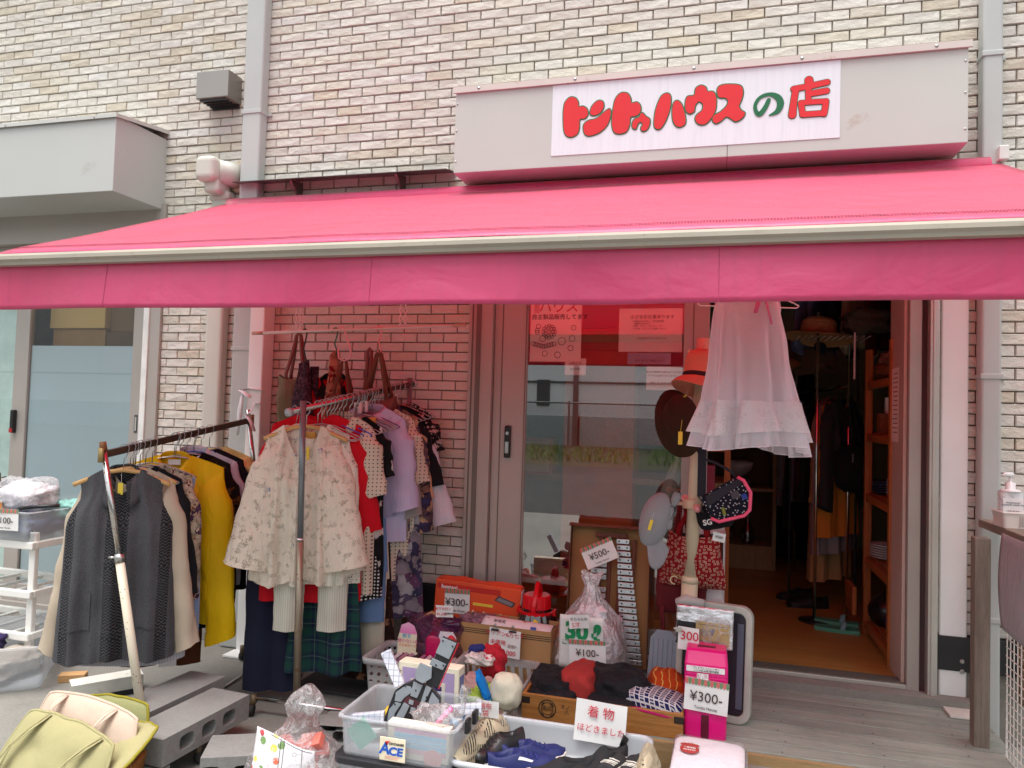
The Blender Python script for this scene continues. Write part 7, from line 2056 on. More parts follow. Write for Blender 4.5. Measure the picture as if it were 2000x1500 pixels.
a = yp(868, 1206, 3.35)
card('white note with red handwriting on the violet toy pack', (a.x, 3.352, a.z), 0.088, 0.056, (('新マカロン', 0.30, -0.05, 0.72, REDINK), ('¥1,500', 0.32, -0.15, 0.28, REDINK), ('説明書付品', 0.16, 0.28, 0.34, INK)), ry=R(-4), name='handwritten_note')

# ---- plastic bag of toys with a printed sheet, bottom left of the tub
tb = thing('toy_bag', 'clear knotted plastic bag of red bricks with a colourful printed sheet', 'bag', (-1.405, 2.36, 0.0))
def TB(a, v):
    an = 2 * PI * a
    prof = [0.12, 0.165, 0.178, 0.18, 0.175, 0.145, 0.10, 0.06, 0.05, 0.068, 0.05, 0.012]
    i = min(int(v * 11), 10)
    r = prof[i] + (prof[i + 1] - prof[i]) * (v * 11 - i)
    r *= 1 + 0.10 * nz(math.cos(an) * 1.6, math.sin(an) * 1.6, v * 3 + 9) + 0.07 * nz(math.cos(an) * 4, math.sin(an) * 4, v * 5) + 0.16 * math.sin(9 * an + 3 * v) * sst(0.4, 0.7, v) * 0.6
    return (r * math.cos(an) * 1.05 + 0.05 * v * v, r * math.sin(an) * 0.8, 0.42 * v)
MB().grid(TB, 64, 44, cu=True).build('film', FILM, tb, smooth=True)
random.seed(8)
brc = [mat('brick_salmon', srgb(214, 110, 96), 0.4), mat('brick_red', srgb(200, 70, 60), 0.4), mat('brick_rose', srgb(226, 150, 140), 0.4)]
for k in range(16):
    x, y, z = random.uniform(-0.09, 0.11), random.uniform(-0.06, 0.08), 0.02 + 0.014 * k
    s = 1 - 0.6 * max(0, z - 0.14) / 0.2
    o = MB().box(-0.045, 0.045, -0.025, 0.025, -0.014, 0.014).build('toy_brick', brc[k % 3], tb, loc=(x * s, y * s, z), bev=0.003)
    o.rotation_euler = (random.uniform(-1, 1), random.uniform(-1, 1), random.uniform(0, 3))
def TS(u, v):
    an = R(-122 + 92 * u)
    r = 0.166 - 0.03 * v
    return (r * math.cos(an) * 1.05 - 0.012, r * math.sin(an) * 0.82 - 0.004, 0.03 + 0.235 * v + 0.06 * (0.5 - u) + 0.012 * math.sin(5 * u))
m, nt = mk('printed_toy_sheet')
co = coords(nt)
v_ = nd(nt, 'TexVoronoi', {'Vector': co, 'Scale': 30.0})
n_ = noise_(nt, co, 60, 3, 0.6, 1.0)
cc = ramp(nt, nd(nt, 'SeparateXYZ', {0: v_.outputs['Color']}).outputs[1], [(0.0, srgb(238, 234, 236)), (0.25, srgb(238, 226, 110)), (0.42, srgb(226, 120, 90)), (0.5, srgb(130, 165, 100)), (0.6, srgb(236, 232, 236)), (0.8, srgb(200, 80, 84))], 'CONSTANT')
blot = mth(nt, 'MULTIPLY', ramp(nt, v_.outputs['Distance'], [(0.35, 1.0), (0.42, 0.0)]), ramp(nt, n_, [(0.36, 0.0), (0.41, 1.0)]))
cc = mix(nt, blot, srgb(236, 234, 238), cc)
out_ = mth(nt, 'MULTIPLY', ramp(nt, mth(nt, 'ABSOLUTE', mth(nt, 'SUBTRACT', v_.outputs['Distance'], 0.37)), [(0.0, 1.0), (0.02, 0.0)]), ramp(nt, n_, [(0.45, 0.0), (0.5, 1.0)]))
finish(nt, mix(nt, mth(nt, 'MULTIPLY', out_, 0.7), cc, (0.06, 0.06, 0.06)), 0.5)
ps_ = MB().grid(TS, 30, 14).build('printed_sheet', m, tb, smooth=True, solid=0.0008)
q = MB()
for u_ in (0.42, 0.47, 0.74):
    q.tube([V(TS(u_ + 0.05 * j / 8, j / 8)) * 1.004 for j in range(9)], 0.001, 4)
q.tube([V(TS(0.30 + 0.66 * j / 14, 0.97)) * 1.004 for j in range(15)], 0.001, 4)
q.build('printed_frame_line', INK, ps_)

# ---- concrete blocks that weigh down the rack, plastic profiles, timber
BLK = concrete_mat('concrete_block', srgb(140, 140, 137), 2.0, True, (0.10, 0.10, 0.095))
def block(label, P, rz, L=0.39, W=0.19, H=0.10, up=False):
    """hollow concrete block lying flat: three holes run through its width"""
    t = thing('concrete_block', label, 'concrete block', P, rz, 'concrete blocks around the old rack')
    outer = [(-L / 2, 0), (L / 2, 0), (L / 2, H), (-L / 2, H)]
    bm = bmesh.new()
    def ringv(pts, y):
        return [bm.verts.new((x, y, z)) for x, z in pts]
    holes = []
    for cx in (-0.115, 0.0, 0.115):
        hp = []
        for i in range(12):
            a = 2 * PI * i / 12
            hp.append((cx + 0.038 * math.copysign(abs(math.cos(a)) ** 0.6, math.cos(a)), H / 2 + 0.028 * math.copysign(abs(math.sin(a)) ** 0.6, math.sin(a))))
        holes.append(hp)
    fr = []
    for y in (-W / 2, W / 2):
        vo = ringv(outer, y)
        eo = [bm.edges.new((vo[i], vo[(i + 1) % 4])) for i in range(4)]
        hv, he = [], []
        for hp in holes:
            r_ = ringv(hp, y)
            hv.append(r_)
            he += [bm.edges.new((r_[i], r_[(i + 1) % 12])) for i in range(12)]
        bmesh.ops.triangle_fill(bm, use_beauty=True, edges=eo + he)
        fr.append((vo, hv))
    (v0, h0), (v1, h1) = fr
    for i in range(4):
        bm.faces.new((v0[i], v0[(i + 1) % 4], v1[(i + 1) % 4], v1[i]))
    for a_, b_ in zip(h0, h1):
        for i in range(12):
            bm.faces.new((a_[i], b_[i], b_[(i + 1) % 12], a_[(i + 1) % 12]))
    bmesh.ops.recalc_face_normals(bm, faces=bm.faces)
    me = bpy.data.meshes.new('block')
    bm.to_mesh(me)
    bm.free()
    me.materials.append(BLK)
    o = bpy.data.objects.new('block', me)
    COL.objects.link(o)
    o.parent = t
    return t
bA = block('grey hollow concrete block with three holes facing right, front one at the old rack', (-1.98, 2.535, 0.075), R(86), L=0.47)
block('grey concrete block with plain top lying behind the front hollow one', (-2.205, 2.66, 0.075), R(86), L=0.50)
block('grey concrete block lying lowest, in front under the chrome base bar', (-2.03, 2.18, 0.0), R(80), L=0.36, H=0.065)
block('grey concrete block half hidden behind the clear bag of red bricks', (-1.665, 2.47, 0.0), R(25), L=0.30, H=0.12)
block('small concrete block on the ground beside the toy tub and full rack', (-1.46, 2.86, 0.0), R(10), L=0.2, H=0.09, W=0.15)
PROF = mat('white_plastic_profile', srgb(220, 218, 208), 0.5, dirt=(srgb(120, 110, 96), 14, 0.6))
def profile(label, P, rz, L):
    t = thing('plastic_profile', label, 'plastic profile', P, rz)
    q = MB()
    for (x0, x1, z0, z1) in ((-0.05, 0.05, 0, 0.004), (-0.05, 0.05, 0.056, 0.06), (-0.05, -0.046, 0.0045, 0.0555), (0.046, 0.05, 0.0045, 0.0555), (-0.022, -0.018, 0.0045, 0.0555), (0.012, 0.016, 0.0045, 0.0555)):
        q.box(x0, x1, -L / 2, L / 2, z0, z1)
    q.build('hollow_profile', PROF, t)
    MB().box(-0.055, 0.055, -L / 2 - 0.01, L / 2, -0.022, -0.001).build('black_base', RUBBER, t)
    return t
profile('white hollow plastic profile on a black foot under the grey vest', (-2.76, 2.93, 0.023), R(-38), 0.30)
profile('white hollow plastic profile lying behind the cushions under the rack', (-2.38, 2.95, 0.023), R(-38), 0.26)
t = MB().box(-0.06, 0.06, -0.03, 0.03, 0, 0.035).build('timber_offcut', wood_mat('raw_timber', srgb(186, 140, 92), srgb(206, 168, 120), 0, 2), loc=(-3.05, 3.02, 0.0), rz=R(30), bev=0.002)
tag(t, 'short raw timber offcut on the ground under the white shelf', 'timber')
t = lump(0.06, 0.04, 0.02, 61, 0.8, 0.3).build('rubble_piece', BLK, loc=(-2.52, 2.93, 0.0), smooth=True)
tag(t, 'broken piece of grey rubble between the two plastic profiles', 'rubble')

# ---- seat cushions in a wicker basket, lower left corner
def cushion(label, P, Rv, Dv, w, h, th, m, ties=None, seed=0, pipe=None):
    """P = middle of the top edge, Rv right direction, Dv down direction"""
    Rv = V(Rv).normalized()
    Dv = (V(Dv) - Rv * V(Dv).dot(Rv)).normalized()
    N = Rv.cross(Dv).normalized() * -1
    if N.y > 0:
        N = -N
    Mw = Mx(((Rv.x, -N.x, -Dv.x, P[0]), (Rv.y, -N.y, -Dv.y, P[1]), (Rv.z, -N.z, -Dv.z, P[2]), (0, 0, 0, 1)))
    t = thing('seat_cushion', label, 'cushion')
    t.matrix_world = Mw
    def SC_(u, v, s):
        x, z = 2 * u - 1, 2 * v - 1
        k = 1 - 0.06 * (x * x * z * z) * 2
        ex = max(0, 1 - abs(x) ** 3.2) ** 0.55 * max(0, 1 - abs(z) ** 3.2) ** 0.55
        dent = 0.42 * (math.exp(-((abs(x) - 0.4) ** 2 + (abs(z) - 0.4) ** 2) / 0.03) + 0.25 * math.exp(-(x * x + z * z) / 0.04))
        y = s * th * (ex * (1 - dent) + 0.10 * ex * nz(x * 2.5 + seed, z * 2.5, s) + 0.05 * ex * nz(x * 7 + seed, z * 7))
        return (w / 2 * x * k + 0.006 * nz(z * 3, seed), y, -h / 2 + h / 2 * z * k + 0.006 * nz(x * 3, seed + 5))
    q = MB()
    q.grid(lambda u, v: SC_(u, v, -1), 40, 40)
    q.grid(lambda u, v: SC_(u, v, 1), 24, 24)
    q.build('pad', m, t, smooth=True)
    edge = [(i / 20, 0) for i in range(20)] + [(1, i / 20) for i in range(20)] + [(1 - i / 20, 1) for i in range(20)] + [(0, 1 - i / 20) for i in range(20)]
    MB().tube([SC_(u, v, -1) for u, v in edge], 0.0055, 6, closed=True).build('piping', pipe or m, t, smooth=True)
    for (u, dx, l) in (ties or ()):
        for s in (0, 1):
            p0 = V(SC_(u + 0.02 * s, 0.985, -1)) + V((0, -0.004, 0))
            pts = [p0, p0 + V((dx * 0.3 + 0.006 * s, -0.03, -l * 0.25)), p0 + V((dx * 0.7 - 0.004 * s, -0.045, -l * 0.6)), p0 + V((dx + 0.018 * s, -0.042, -l))]
            MB().tube(pts, 0.009, 6, flat=0.25).build('tie', m, t, smooth=True)
    return t
GRC = fabric('olive_green_canvas', srgb(184, 178, 132), wr=0.35)
CRC = fabric('cream_canvas', srgb(226, 204, 184), wr=0.35)
SAG = fabric('sage_green_canvas', srgb(166, 168, 118), wr=0.3)
OLP = fabric('mustard_piping', srgb(160, 150, 50), wr=0.1)
def edge_pts(p1, Y1, p2, Y2):
    a, c = yp(*p1, Y1), yp(*p2, Y2)
    return a, c
a, c = edge_pts((160, 1352), 2.40, (290, 1366), 2.38)
cushion('sage green seat cushion with mustard piping at the back of the pile', (a + c) / 2, c - a, (0.12, -0.25, -0.9), (c - a).length * 1.15, 0.36, 0.026, SAG, seed=3, pipe=OLP)
a, c = edge_pts((98, 1337), 2.27, (280, 1392), 2.24)
cushion('cream seat cushion with cream ties between two green ones', (a + c) / 2, c - a, (-0.12, -0.30, -0.9), (c - a).length * 1.05, 0.42, 0.030, CRC, ((0.22, 0.0, 0.08), (0.74, -0.03, 0.10)), 5)
a, c = edge_pts((66, 1374), 2.16, (232, 1442), 2.13)
cushion('olive green seat cushion with long ties at the front of the pile', (a + c) / 2, c - a, (-0.25, -0.45, -0.85), (c - a).length * 1.1, 0.40, 0.032, GRC, ((0.26, -0.07, 0.20), (0.84, -0.07, 0.16)), 7)
a, c = edge_pts((262, 1412), 2.30, (322, 1416), 2.28)
cushion('olive green cushion poking out flat at the right of the pile', (a + c) / 2 + V((-0.05, 0, 0)), c - a, (-0.1, -0.8, -0.45), 0.25, 0.22, 0.02, GRC, seed=9, pipe=OLP)
wk = thing('wicker_basket', 'brown wicker basket under the seat cushions', 'basket', (-2.13, 2.22, 0.0), R(20))
WICK = wood_mat('brown_wicker', srgb(140, 90, 44), srgb(176, 120, 66), 2, 3, 0.6)
for k in range(6):
    s = 0.145 + 0.004 * k
    MB().tube([(x + 0.004 * math.sin(40 * a_), y + 0.004 * math.cos(40 * a_), 0.012 + 0.021 * k + 0.003 * math.sin(14 * a_)) for a_, (x, y) in enumerate([])] or [(x, y, 0.012 + 0.021 * k + 0.004 * (-1) ** i) for i, (x, y) in enumerate(rrect(s, s * 0.85, 0.05, 6))], 0.012, 6, closed=True).build('woven_row', WICK, wk, smooth=True)
MB().box(-0.12, 0.12, -0.10, 0.10, 0.0, 0.01).build('basket_floor', WICK, wk)

# ---- white shelf with tubs at the left edge
ws = thing('shelf_rack', 'white slatted plastic shelf rack at the left edge of the pavement', 'shelf', (-3.66, 3.22, 0.0), R(0))
WP = mat('white_shelf_plastic', srgb(232, 232, 226), 0.4, var=(2, 0.03))
for z in (0.17, 0.385, 0.635):
    q = MB()
    MB().box(-0.42, 0.30, -0.19, -0.165, z - 0.02, z + 0.02).build('front_rail', WP, ws, bev=0.006)
    MB().box(-0.42, 0.30, 0.165, 0.19, z - 0.02, z + 0.02).build('back_rail', WP, ws, bev=0.006)
    MB().box(0.275, 0.30, -0.164, 0.164, z - 0.018, z + 0.018).build('side_rail', WP, ws, bev=0.004)
    for k in range(4):
        MB().box(-0.35 + 0.16 * k, -0.325 + 0.16 * k, -0.164, 0.164, z - 0.008, z + 0.006).build('slat', WP, ws, bev=0.003)
for (x, y) in ((0.27, -0.15), (0.27, 0.16), (-0.40, -0.15), (-0.40, 0.16)):
    MB().box(x - 0.02, x + 0.02, y - 0.014, y + 0.014, 0, 0.70).build('leg', WP, ws, bev=0.006)
tb1 = thing('storage_tub', 'clear tub of clothing in plastic bags on top of the white shelf rack', 'tub', (-3.63, 3.20, 0.657))
bin_(0.27, 0.19, 0.15, tp=0.93).build('tub', FR, tb1, smooth=True)
cloth('packed_cloth', 'blue and grey clothes inside the clear tub on the white shelf', (-3.52, 3.18, 0.663), (0.12, 0.13, 0.055), fabric('slate_blue_cloth', srgb(96, 110, 140), wr=0.8), 71, amp=0.3)
cloth('packed_cloth', 'tan clothes inside the clear tub behind the price card', (-3.74, 3.17, 0.663), (0.10, 0.13, 0.055), fabric('tan_clothes', srgb(190, 170, 140), wr=0.8), 72, amp=0.3)
wbp = thing('clothes_bag', 'clear bag of folded white cloth heaped on the shelf tub', 'bag', (-3.60, 3.20, 0.77))
lump(0.15, 0.12, 0.085, 73, 0.8, 0.2).build('white_cloth', mat('white_bag_cloth', srgb(232, 230, 236), 0.7, bump=(14, 0.6, 0.02)), wbp, smooth=True)
lump(0.165, 0.13, 0.095, 74, 0.8, 0.3).build('film', FILM, wbp, smooth=True)
MB().grid(lambda u, v: (-0.13 + 0.11 * u, -0.142 + 0.012 * u, 0.01 + 0.10 * v - 0.03 * u), 6, 6).build('printed_patch', fabric('orange_print_patch', colfn=p_floral([(0.0, srgb(236, 230, 222)), (0.6, srgb(226, 150, 90)), (0.75, srgb(236, 232, 226))], 30)), wbp, smooth=True)
a = yp(15, 1037, 2.985)
card('white price card reading 100 yen on the clear tub at the left edge', (a.x - 0.03, 2.99, a.z), 0.165, 0.11, PRICE('¥100-'), rz=R(6), awn=True)
t = thing('clothes_hanger', 'black plastic hanger bar lying across the tub on the white shelf', 'hanger', (-3.42, 3.10, 0.815), R(20))
MB().tube([(-0.10, 0, -0.012), (-0.09, 0, 0.0), (0.0, 0, 0.012), (0.11, 0, 0.02)], 0.009, 8).build('hanger_bar', BLACK, t, smooth=True)
b3 = thing('storage_tub', 'large clear tub of folded clothes tilted on the ground below the white shelf', 'tub', (-3.42, 2.93, 0.012), R(38))
bin_(0.26, 0.30, 0.21, tp=0.86, r=0.04).build('tub', FR, b3, smooth=True)
cloth('packed_cloth', 'beige clothes in the large clear tub on the ground', (-3.38, 2.92, 0.03), (0.13, 0.16, 0.05), fabric('greige_cloth', srgb(190, 180, 168), wr=0.8), 75, amp=0.3)
cloth('packed_cloth', 'dark violet clothes at the left inside the large clear tub', (-3.55, 2.95, 0.10), (0.08, 0.08, 0.045), fabric('violet_cloth', srgb(60, 50, 96), wr=0.8), 76, amp=0.3)
t = tote('hand_bag', 'olive brown bag at the left picture edge above the white shelf', yp(-22, 925, 3.25) + V((0, 0, 0.08)), R(0), fabric('olive_bag_cloth', srgb(88, 78, 56), wr=0.6), 0.12, 0.13, 0.05, 0.10, 0.05, None, 13)
cloth('packed_cloth', 'mint and yellow clothes peeking out at the back of the shelf tub', (-3.42, 3.30, 0.74), (0.09, 0.07, 0.05), fabric('mint_cloth', srgb(150, 206, 196), wr=0.7), 77, amp=0.3)
# ================================================================ HAT STAND, NIGHTGOWN, INTERIOR, RIGHT SIDE
CRP = mat('cream_enamel_pole', srgb(226, 208, 178), 0.4, var=(3, 0.03))
hb = yp(1338, 1235, 3.52)
hs2 = thing('hat_stand', 'cream hat stand with pink ball pegs at the edge of the doorway', 'hat stand', (hb.x, 3.52, DZ))
topx = yp(1375, 640, 3.52)
def hp(f):          # point up the pole, 0 = floor, 1 = height of the first hat
    return V(((topx.x - hb.x) * f, 0, (topx.z - DZ) * f))
MB().tube([hp(0.0), hp(0.30)], 0.037, 20).build('lower_tube', CRP, hs2, smooth=True)
MB().tube([hp(0.295), hp(0.312)], [0.039, 0.036], 20).build('sleeve_rim', CRP, hs2, smooth=True)
MB().tube([hp(0.312), hp(0.97)], 0.030, 20).build('upper_tube', CRP, hs2, smooth=True)
q = MB()
hh = yp(1350, 984, 3.52) - V((hb.x, 3.52, DZ))
MB().tube([hh - V((0, 0, 0.02)), hh + V((0, 0, 0.022))], 0.041, 20).build('hub', CRP, hs2, bev=0.004)
PBALL = mat('pink_ball', srgb(236, 150, 150), 0.35)
for (dx, dy, dz) in ((-0.135, -0.03, 0.0), (0.03, -0.07, -0.012), (-0.03, 0.075, 0.015), (0.13, 0.02, 0.0)):
    e = hh + V((dx, dy, dz))
    a_ = MB().tube([hh, e], 0.009, 10).build('peg', CRP, hs2, smooth=True)
    MB().lathe([(0, -0.019), (0.011, -0.016), (0.018, -0.006), (0.018, 0.006), (0.011, 0.016), (0, 0.019)], 16, e).build('ball_end', PBALL, a_, smooth=True)
ht = hp(0.92)
for (dx, dy, dz) in ((-0.06, -0.06, 0.02), (0.05, -0.07, 0.03)):
    MB().tube([ht, ht + V((dx, dy, dz))], 0.009, 10).build('peg', CRP, hs2, smooth=True)
MB().box(0.02, 0.065, -0.02, 0.02, ht.z - 0.03, ht.z + 0.03).build('joint_block', CRP, hs2, loc=(ht.x, 0, 0), bev=0.008)
q = MB()
for a_ in (0, 90, 180, 270):
    q.tube([(0, 0, 0.05), (0.1 * math.cos(R(a_)), 0.1 * math.sin(R(a_)), 0.03), (0.2 * math.cos(R(a_ + 20)), 0.2 * math.sin(R(a_ + 20)), 0.012)], 0.011, 8)
q.build('foot_base', CRP, hs2, smooth=True)
def hat(label, P, m, rx, ry, rz, r=0.085, h=0.11, br=0.14, droop=0.03, band=None, seed=0, squash=0.85, ribs=False, name='hat', cat='hat', tagd=True):
    t = thing(name, label, cat, P, rz, rx=rx, ry=ry)
    def H(a, v):
        an = 2 * PI * a
        if v < 0.6:
            f = v / 0.6
            rr = r * min(1, 1.06 * math.sin(min(1, f * 1.6) * PI / 2)) * (1 + 0.10 * f)
            z = h * (1 - 0.06 * f) if f < 0.4 else h * (1 - 0.06) * (1 - (f - 0.4) / 0.6)
            if f < 0.4:
                z = h - 0.03 * (f / 0.4) ** 2 - 0.012 * (1 - f / 0.4)
            else:
                z = (h - 0.03) * (1 - (f - 0.4) / 0.6)
        else:
            f = (v - 0.6) / 0.4
            rr = r * 1.1 + (br - r * 1.1) * f
            z = -droop * f ** 1.3 + 0.012 * math.sin(2 * an + seed) * f
        rr *= 1 + 0.04 * nz(math.cos(an) * 2 + seed, math.sin(an) * 2, v * 3)
        return (rr * math.cos(an), rr * math.sin(an) * squash, z)
    MB().grid(H, 48, 36, cu=True).build('crown_and_brim', m, t, smooth=True, solid=0.003)
    if band:
        MB().grid(lambda a, v: tuple(V(H(a, 0.54 + 0.07 * v)) * 1.03), 48, 2, cu=True).build('hat_band', band, t, smooth=True)
    if ribs:
        for k in range(5):
            MB().tube([V(H(i / 40, 0.68 + 0.065 * k)) + V((0, 0, 0.002)) for i in range(40)], 0.0012, 4, closed=True).build('stitch_ring', m, t, smooth=True)
    return t
PEA = fabric('peach_pink_felt', srgb(238, 158, 130), wr=0.15)
DBR = fabric('dark_brown_cotton', srgb(66, 42, 30), wr=0.5)
GRY = fabric('light_grey_cotton', srgb(164, 168, 172), wr=0.4)
t = hat('peach pink hat with a black band on top of the hat stand', yp(1368, 742, 3.45), PEA, R(-14), R(8), 0, 0.075, 0.15, 0.125, 0.045, mat('black_ribbon', (0.012, 0.012, 0.014), 0.6), 1, ribs=True)
t = hat('dark brown cotton hat hung face on below the peach hat', yp(1328, 822, 3.36), DBR, R(72), R(-8), R(18), 0.066, 0.10, 0.106, 0.03, None, 3, 1.5)
price_tag(t, 0.02, 0.09, 0.10, 0.05, 0.012)
q = MB().box(-0.009, 0.009, -0.001, 0.0, -0.055, 0).tube([(0, -0.0005, 0), (0.004, -0.001, 0.03), (0.006, 0.0, 0.05)], 0.0008, 4)
o = q.build('price_tag', YELLOWTAG, loc=yp(1329, 843, 3.22), rz=R(-5))
tag(o, 'yellow price tag dangling from the dark brown hat', 'price tag')
# grey cap hung on the left peg
cp2 = thing('cap', 'light grey cotton cap with a bow hung on the left peg of the hat stand', 'cap', yp(1281, 1012, 3.42), R(12), ry=R(16))
cp2.scale = (0.80, 0.9, 1.0)
MB().grid(lambda a, v: ((lambda an, th: (0.085 * math.sin(th) * math.cos(an) * (1 + 0.05 * nz(math.cos(an) * 2, math.sin(an) * 2, v)), 0.055 * math.sin(th) * math.sin(an), 0.005 + 0.115 * math.cos(th) * (1 if th < PI / 2 else 1.25)))(2 * PI * a, v * PI * 0.9)), 40, 24, cu=True).build('crown', GRY, cp2, smooth=True)
def BR(u, v):
    an = PI * (u - 0.5) * 0.95
    return (0.02 + 0.055 * math.sin(an) + 0.045 * v, -0.012 - 0.035 * v * math.cos(an), -0.085 - 0.13 * v * math.cos(an) ** 0.6)
MB().grid(BR, 16, 10).build('visor', GRY, cp2, smooth=True, solid=0.004)
for s, rz_ in ((1, 0.5), (-1, -0.6)):
    lump(0.022, 0.012, 0.03, 4 + s, 0.8, 0.3).build('bow', GRY, cp2, loc=(0.065 + 0.005 * s, -0.02, 0.045 + 0.035 * s), smooth=True)
lump(0.02, 0.01, 0.028, 9, 0.8, 0.3).build('bow', GRY, cp2, loc=(0.075, -0.02, -0.035), smooth=True)
MB().tube([(-0.03, -0.056, 0.03), (-0.028, -0.06, -0.01)], 0.0008, 4).build('tag_string', PAPER, cp2)
MB().box(-0.038, -0.020, -0.063, -0.061, -0.055, -0.008).build('price_tag', YELLOWTAG, cp2)
# bags on the stand
REDB = fabric('red_bag_small_squares', colfn=lambda nt, co: mix(nt, (lambda s: mth(nt, 'MULTIPLY', mth(nt, 'LESS_THAN', s, 0.27), mth(nt, 'GREATER_THAN', s, 0.16)))(nd(nt, 'TexVoronoi', {'Vector': coords(nt, True), 'Scale': 62.0, 'Randomness': 0.75}, voronoi_dimensions='2D', distance='CHEBYCHEV').outputs['Distance']), srgb(160, 24, 34), srgb(226, 196, 170)), wr=0.3)
WINE = fabric('wine_red_pin_dot', colfn=p_dots(srgb(112, 26, 38), srgb(176, 110, 110), 90, 0.12), wr=0.2)
e = V((hb.x, 3.52, DZ)) + hh
rbag = tote('hand_bag', 'bright red bag printed with small cream squares on the hat stand', e + V((0.01, 0.05, 0.0)), R(-4), REDB, 0.155, 0.25, 0.075, 0.14, 0.065, fabric('red_strap', srgb(160, 22, 32)), 3, taper=0.3, sr=0.014)
GOLD = mat('gold_thread', srgb(196, 160, 90), 0.4, 0.3)
q = MB()
for k in range(8):
    a_ = 2 * PI * k / 8
    q.tube([(-0.06 + 0.018 * math.cos(a_) + 0.011 * math.cos(b_), -0.056, -0.315 + 0.018 * math.sin(a_) + 0.011 * math.sin(b_)) for b_ in [2 * PI * i / 10 for i in range(10)]], 0.0018, 4, closed=True)
q.build('embroidered_flower', GOLD, rbag)
q = MB()
for k in range(6):
    a_ = 2 * PI * k / 6
    q.lathe([(0.0, 0.003), (0.011, 0.0)], 8, M=T(0.055 + 0.013 * math.cos(a_), -0.052, -0.20 + 0.013 * math.sin(a_), 0, PI / 2))
q.build('cream_flower', mat('cream_thread', srgb(222, 206, 170), 0.7), rbag)
q = MB().tube([(-0.075 + 0.018 * math.cos(R(40 + 30 * i)), -0.055, -0.355 + 0.018 * math.sin(R(40 + 30 * i))) for i in range(9)], 0.0035, 6)
q.build('swirl', mat('cream_thread', (0, 0, 0)), rbag, smooth=True)
wbag = tote('hand_bag', 'wine red pin-dot bag with a small white tab behind the red square-print bag', e + V((-0.04, 0.10, 0.0)), R(-4), WINE, 0.115, 0.26, 0.04, 0.27, 0.05, WINE, 5, sr=0.014)
MB().box(0.055, 0.085, -0.048, -0.046, -0.335, -0.305).build('white_tab', PAPER, wbag)
MB().tube([(-0.085, -0.02, -0.50), (-0.08, -0.022, -0.60), (-0.055, -0.01, -0.70)], 0.012, 6, flat=0.3).build('hanging_strap', WINE, wbag, smooth=True)
NV = fabric('navy_star_dot', colfn=p_dots((0.012, 0.012, 0.026), srgb(214, 210, 216), 58, 0.13, 0.9), wr=0.2)
PIPE = mat('pink_piping', srgb(240, 90, 130), 0.6)
nb_ = thing('shoulder_bag', 'navy star-dot shoulder bag with bright pink piping beside the hat stand', 'bag', yp(1420, 972, 3.40), R(0), ry=R(-28))
npoly = [(-0.085, 0.05), (0.075, 0.062), (0.095, 0.04), (0.098, -0.02), (0.06, -0.082), (0.03, -0.095), (-0.075, -0.075), (-0.10, -0.05), (-0.10, 0.03)]
MB().prism(catmull(npoly, 4), -0.022, 0.022).build('bag_body', NV, nb_, bev=0.01, seg=3)
MB().prism([(-0.09, 0.0), (0.085, 0.03), (0.085, 0.055), (-0.08, 0.047)], -0.0245, -0.0225).build('plain_flap', mat('navy_flap', (0.012, 0.012, 0.024), 0.7), nb_, bev=0.001)
pp_ = [(0.08, 0.064), (0.097, 0.04), (0.10, -0.02), (0.062, -0.085), (0.03, -0.097), (-0.078, -0.077), (-0.102, -0.05)]
MB().tube([(x, -0.02, z) for x, z in pp_], 0.008, 8).build('pink_piping', PIPE, nb_, smooth=True)
MB().box(0.02, 0.055, -0.0242, -0.0228, -0.012, 0.02, M=Mx.Rotation(R(8), 4, 'Y')).build('small_label', mat('grey_woven_label', srgb(70, 68, 76), 0.7), nb_)
MB().box(0.058, 0.08, -0.0242, -0.0228, -0.035, -0.012).build('blue_patch', mat('blue_patch', srgb(40, 60, 150), 0.6), nb_)
MB().box(-0.035, -0.022, -0.0242, -0.0228, -0.07, -0.035, M=Mx.Rotation(R(12), 4, 'Y')).build('green_patch', mat('green_patch', srgb(120, 130, 40), 0.6), nb_)
MB().tube([(0.075, 0, 0.06), (0.065, 0, 0.10), (0.03, 0.01, 0.15), (-0.02, 0.02, 0.20), (-0.02, 0.02, 0.25)], 0.007, 6, flat=0.4).build('strap', mat('navy_webbing', (0.014, 0.014, 0.026), 0.8), nb_, smooth=True)
sw_ = thing('bag_strap', 'long navy webbing strap with metal hook hanging beside the hat stand', 'strap', yp(1373, 845, 3.42))
MB().box(-0.02, 0.018, -0.003, 0.0, -0.285, 0.10).build('webbing', mat('navy_webbing', (0, 0, 0)), sw_, bev=0.001)
MB().tube([(-0.015, 0, -0.285), (0, -0.004, -0.305), (0.012, -0.004, -0.29), (0.0, -0.004, -0.32), (0.0, -0.004, -0.345), (0.014, -0.004, -0.36)], 0.004, 8).build('hook', mat('gun_metal', (0.08, 0.08, 0.085), 0.3, 0.9), sw_, smooth=True)
t = lump(0.02, 0.02, 0.06, 81, 0.8, 0.2).build('red_pouch', fabric('red_white_print', colfn=p_floral([(0.0, srgb(190, 20, 36)), (0.75, srgb(230, 200, 200)), (0.85, srgb(190, 24, 40))], 40)), loc=yp(1366, 872, 3.47), smooth=True)
tag(t, 'small red pouch with pale print behind the stand just under the lace hem', 'pouch')
bp = thing('pouch', 'black pouch with white capital letters hanging under the navy star-dot bag', 'pouch', yp(1402, 1032, 3.45), R(-6), ry=R(-14))
lump(0.08, 0.02, 0.055, 82, 0.6, 0.12).build('pouch_body', BLACKC, bp, smooth=True)
txt('SG', 0.034, PAPER, bp, T(-0.035, -0.024, 0.035), off=0.001)
wbx = thing('display_box', 'tall white open box with an orange packet standing in the doorway behind the stand', 'box', yp(1388, 1185, 3.72), R(-4))
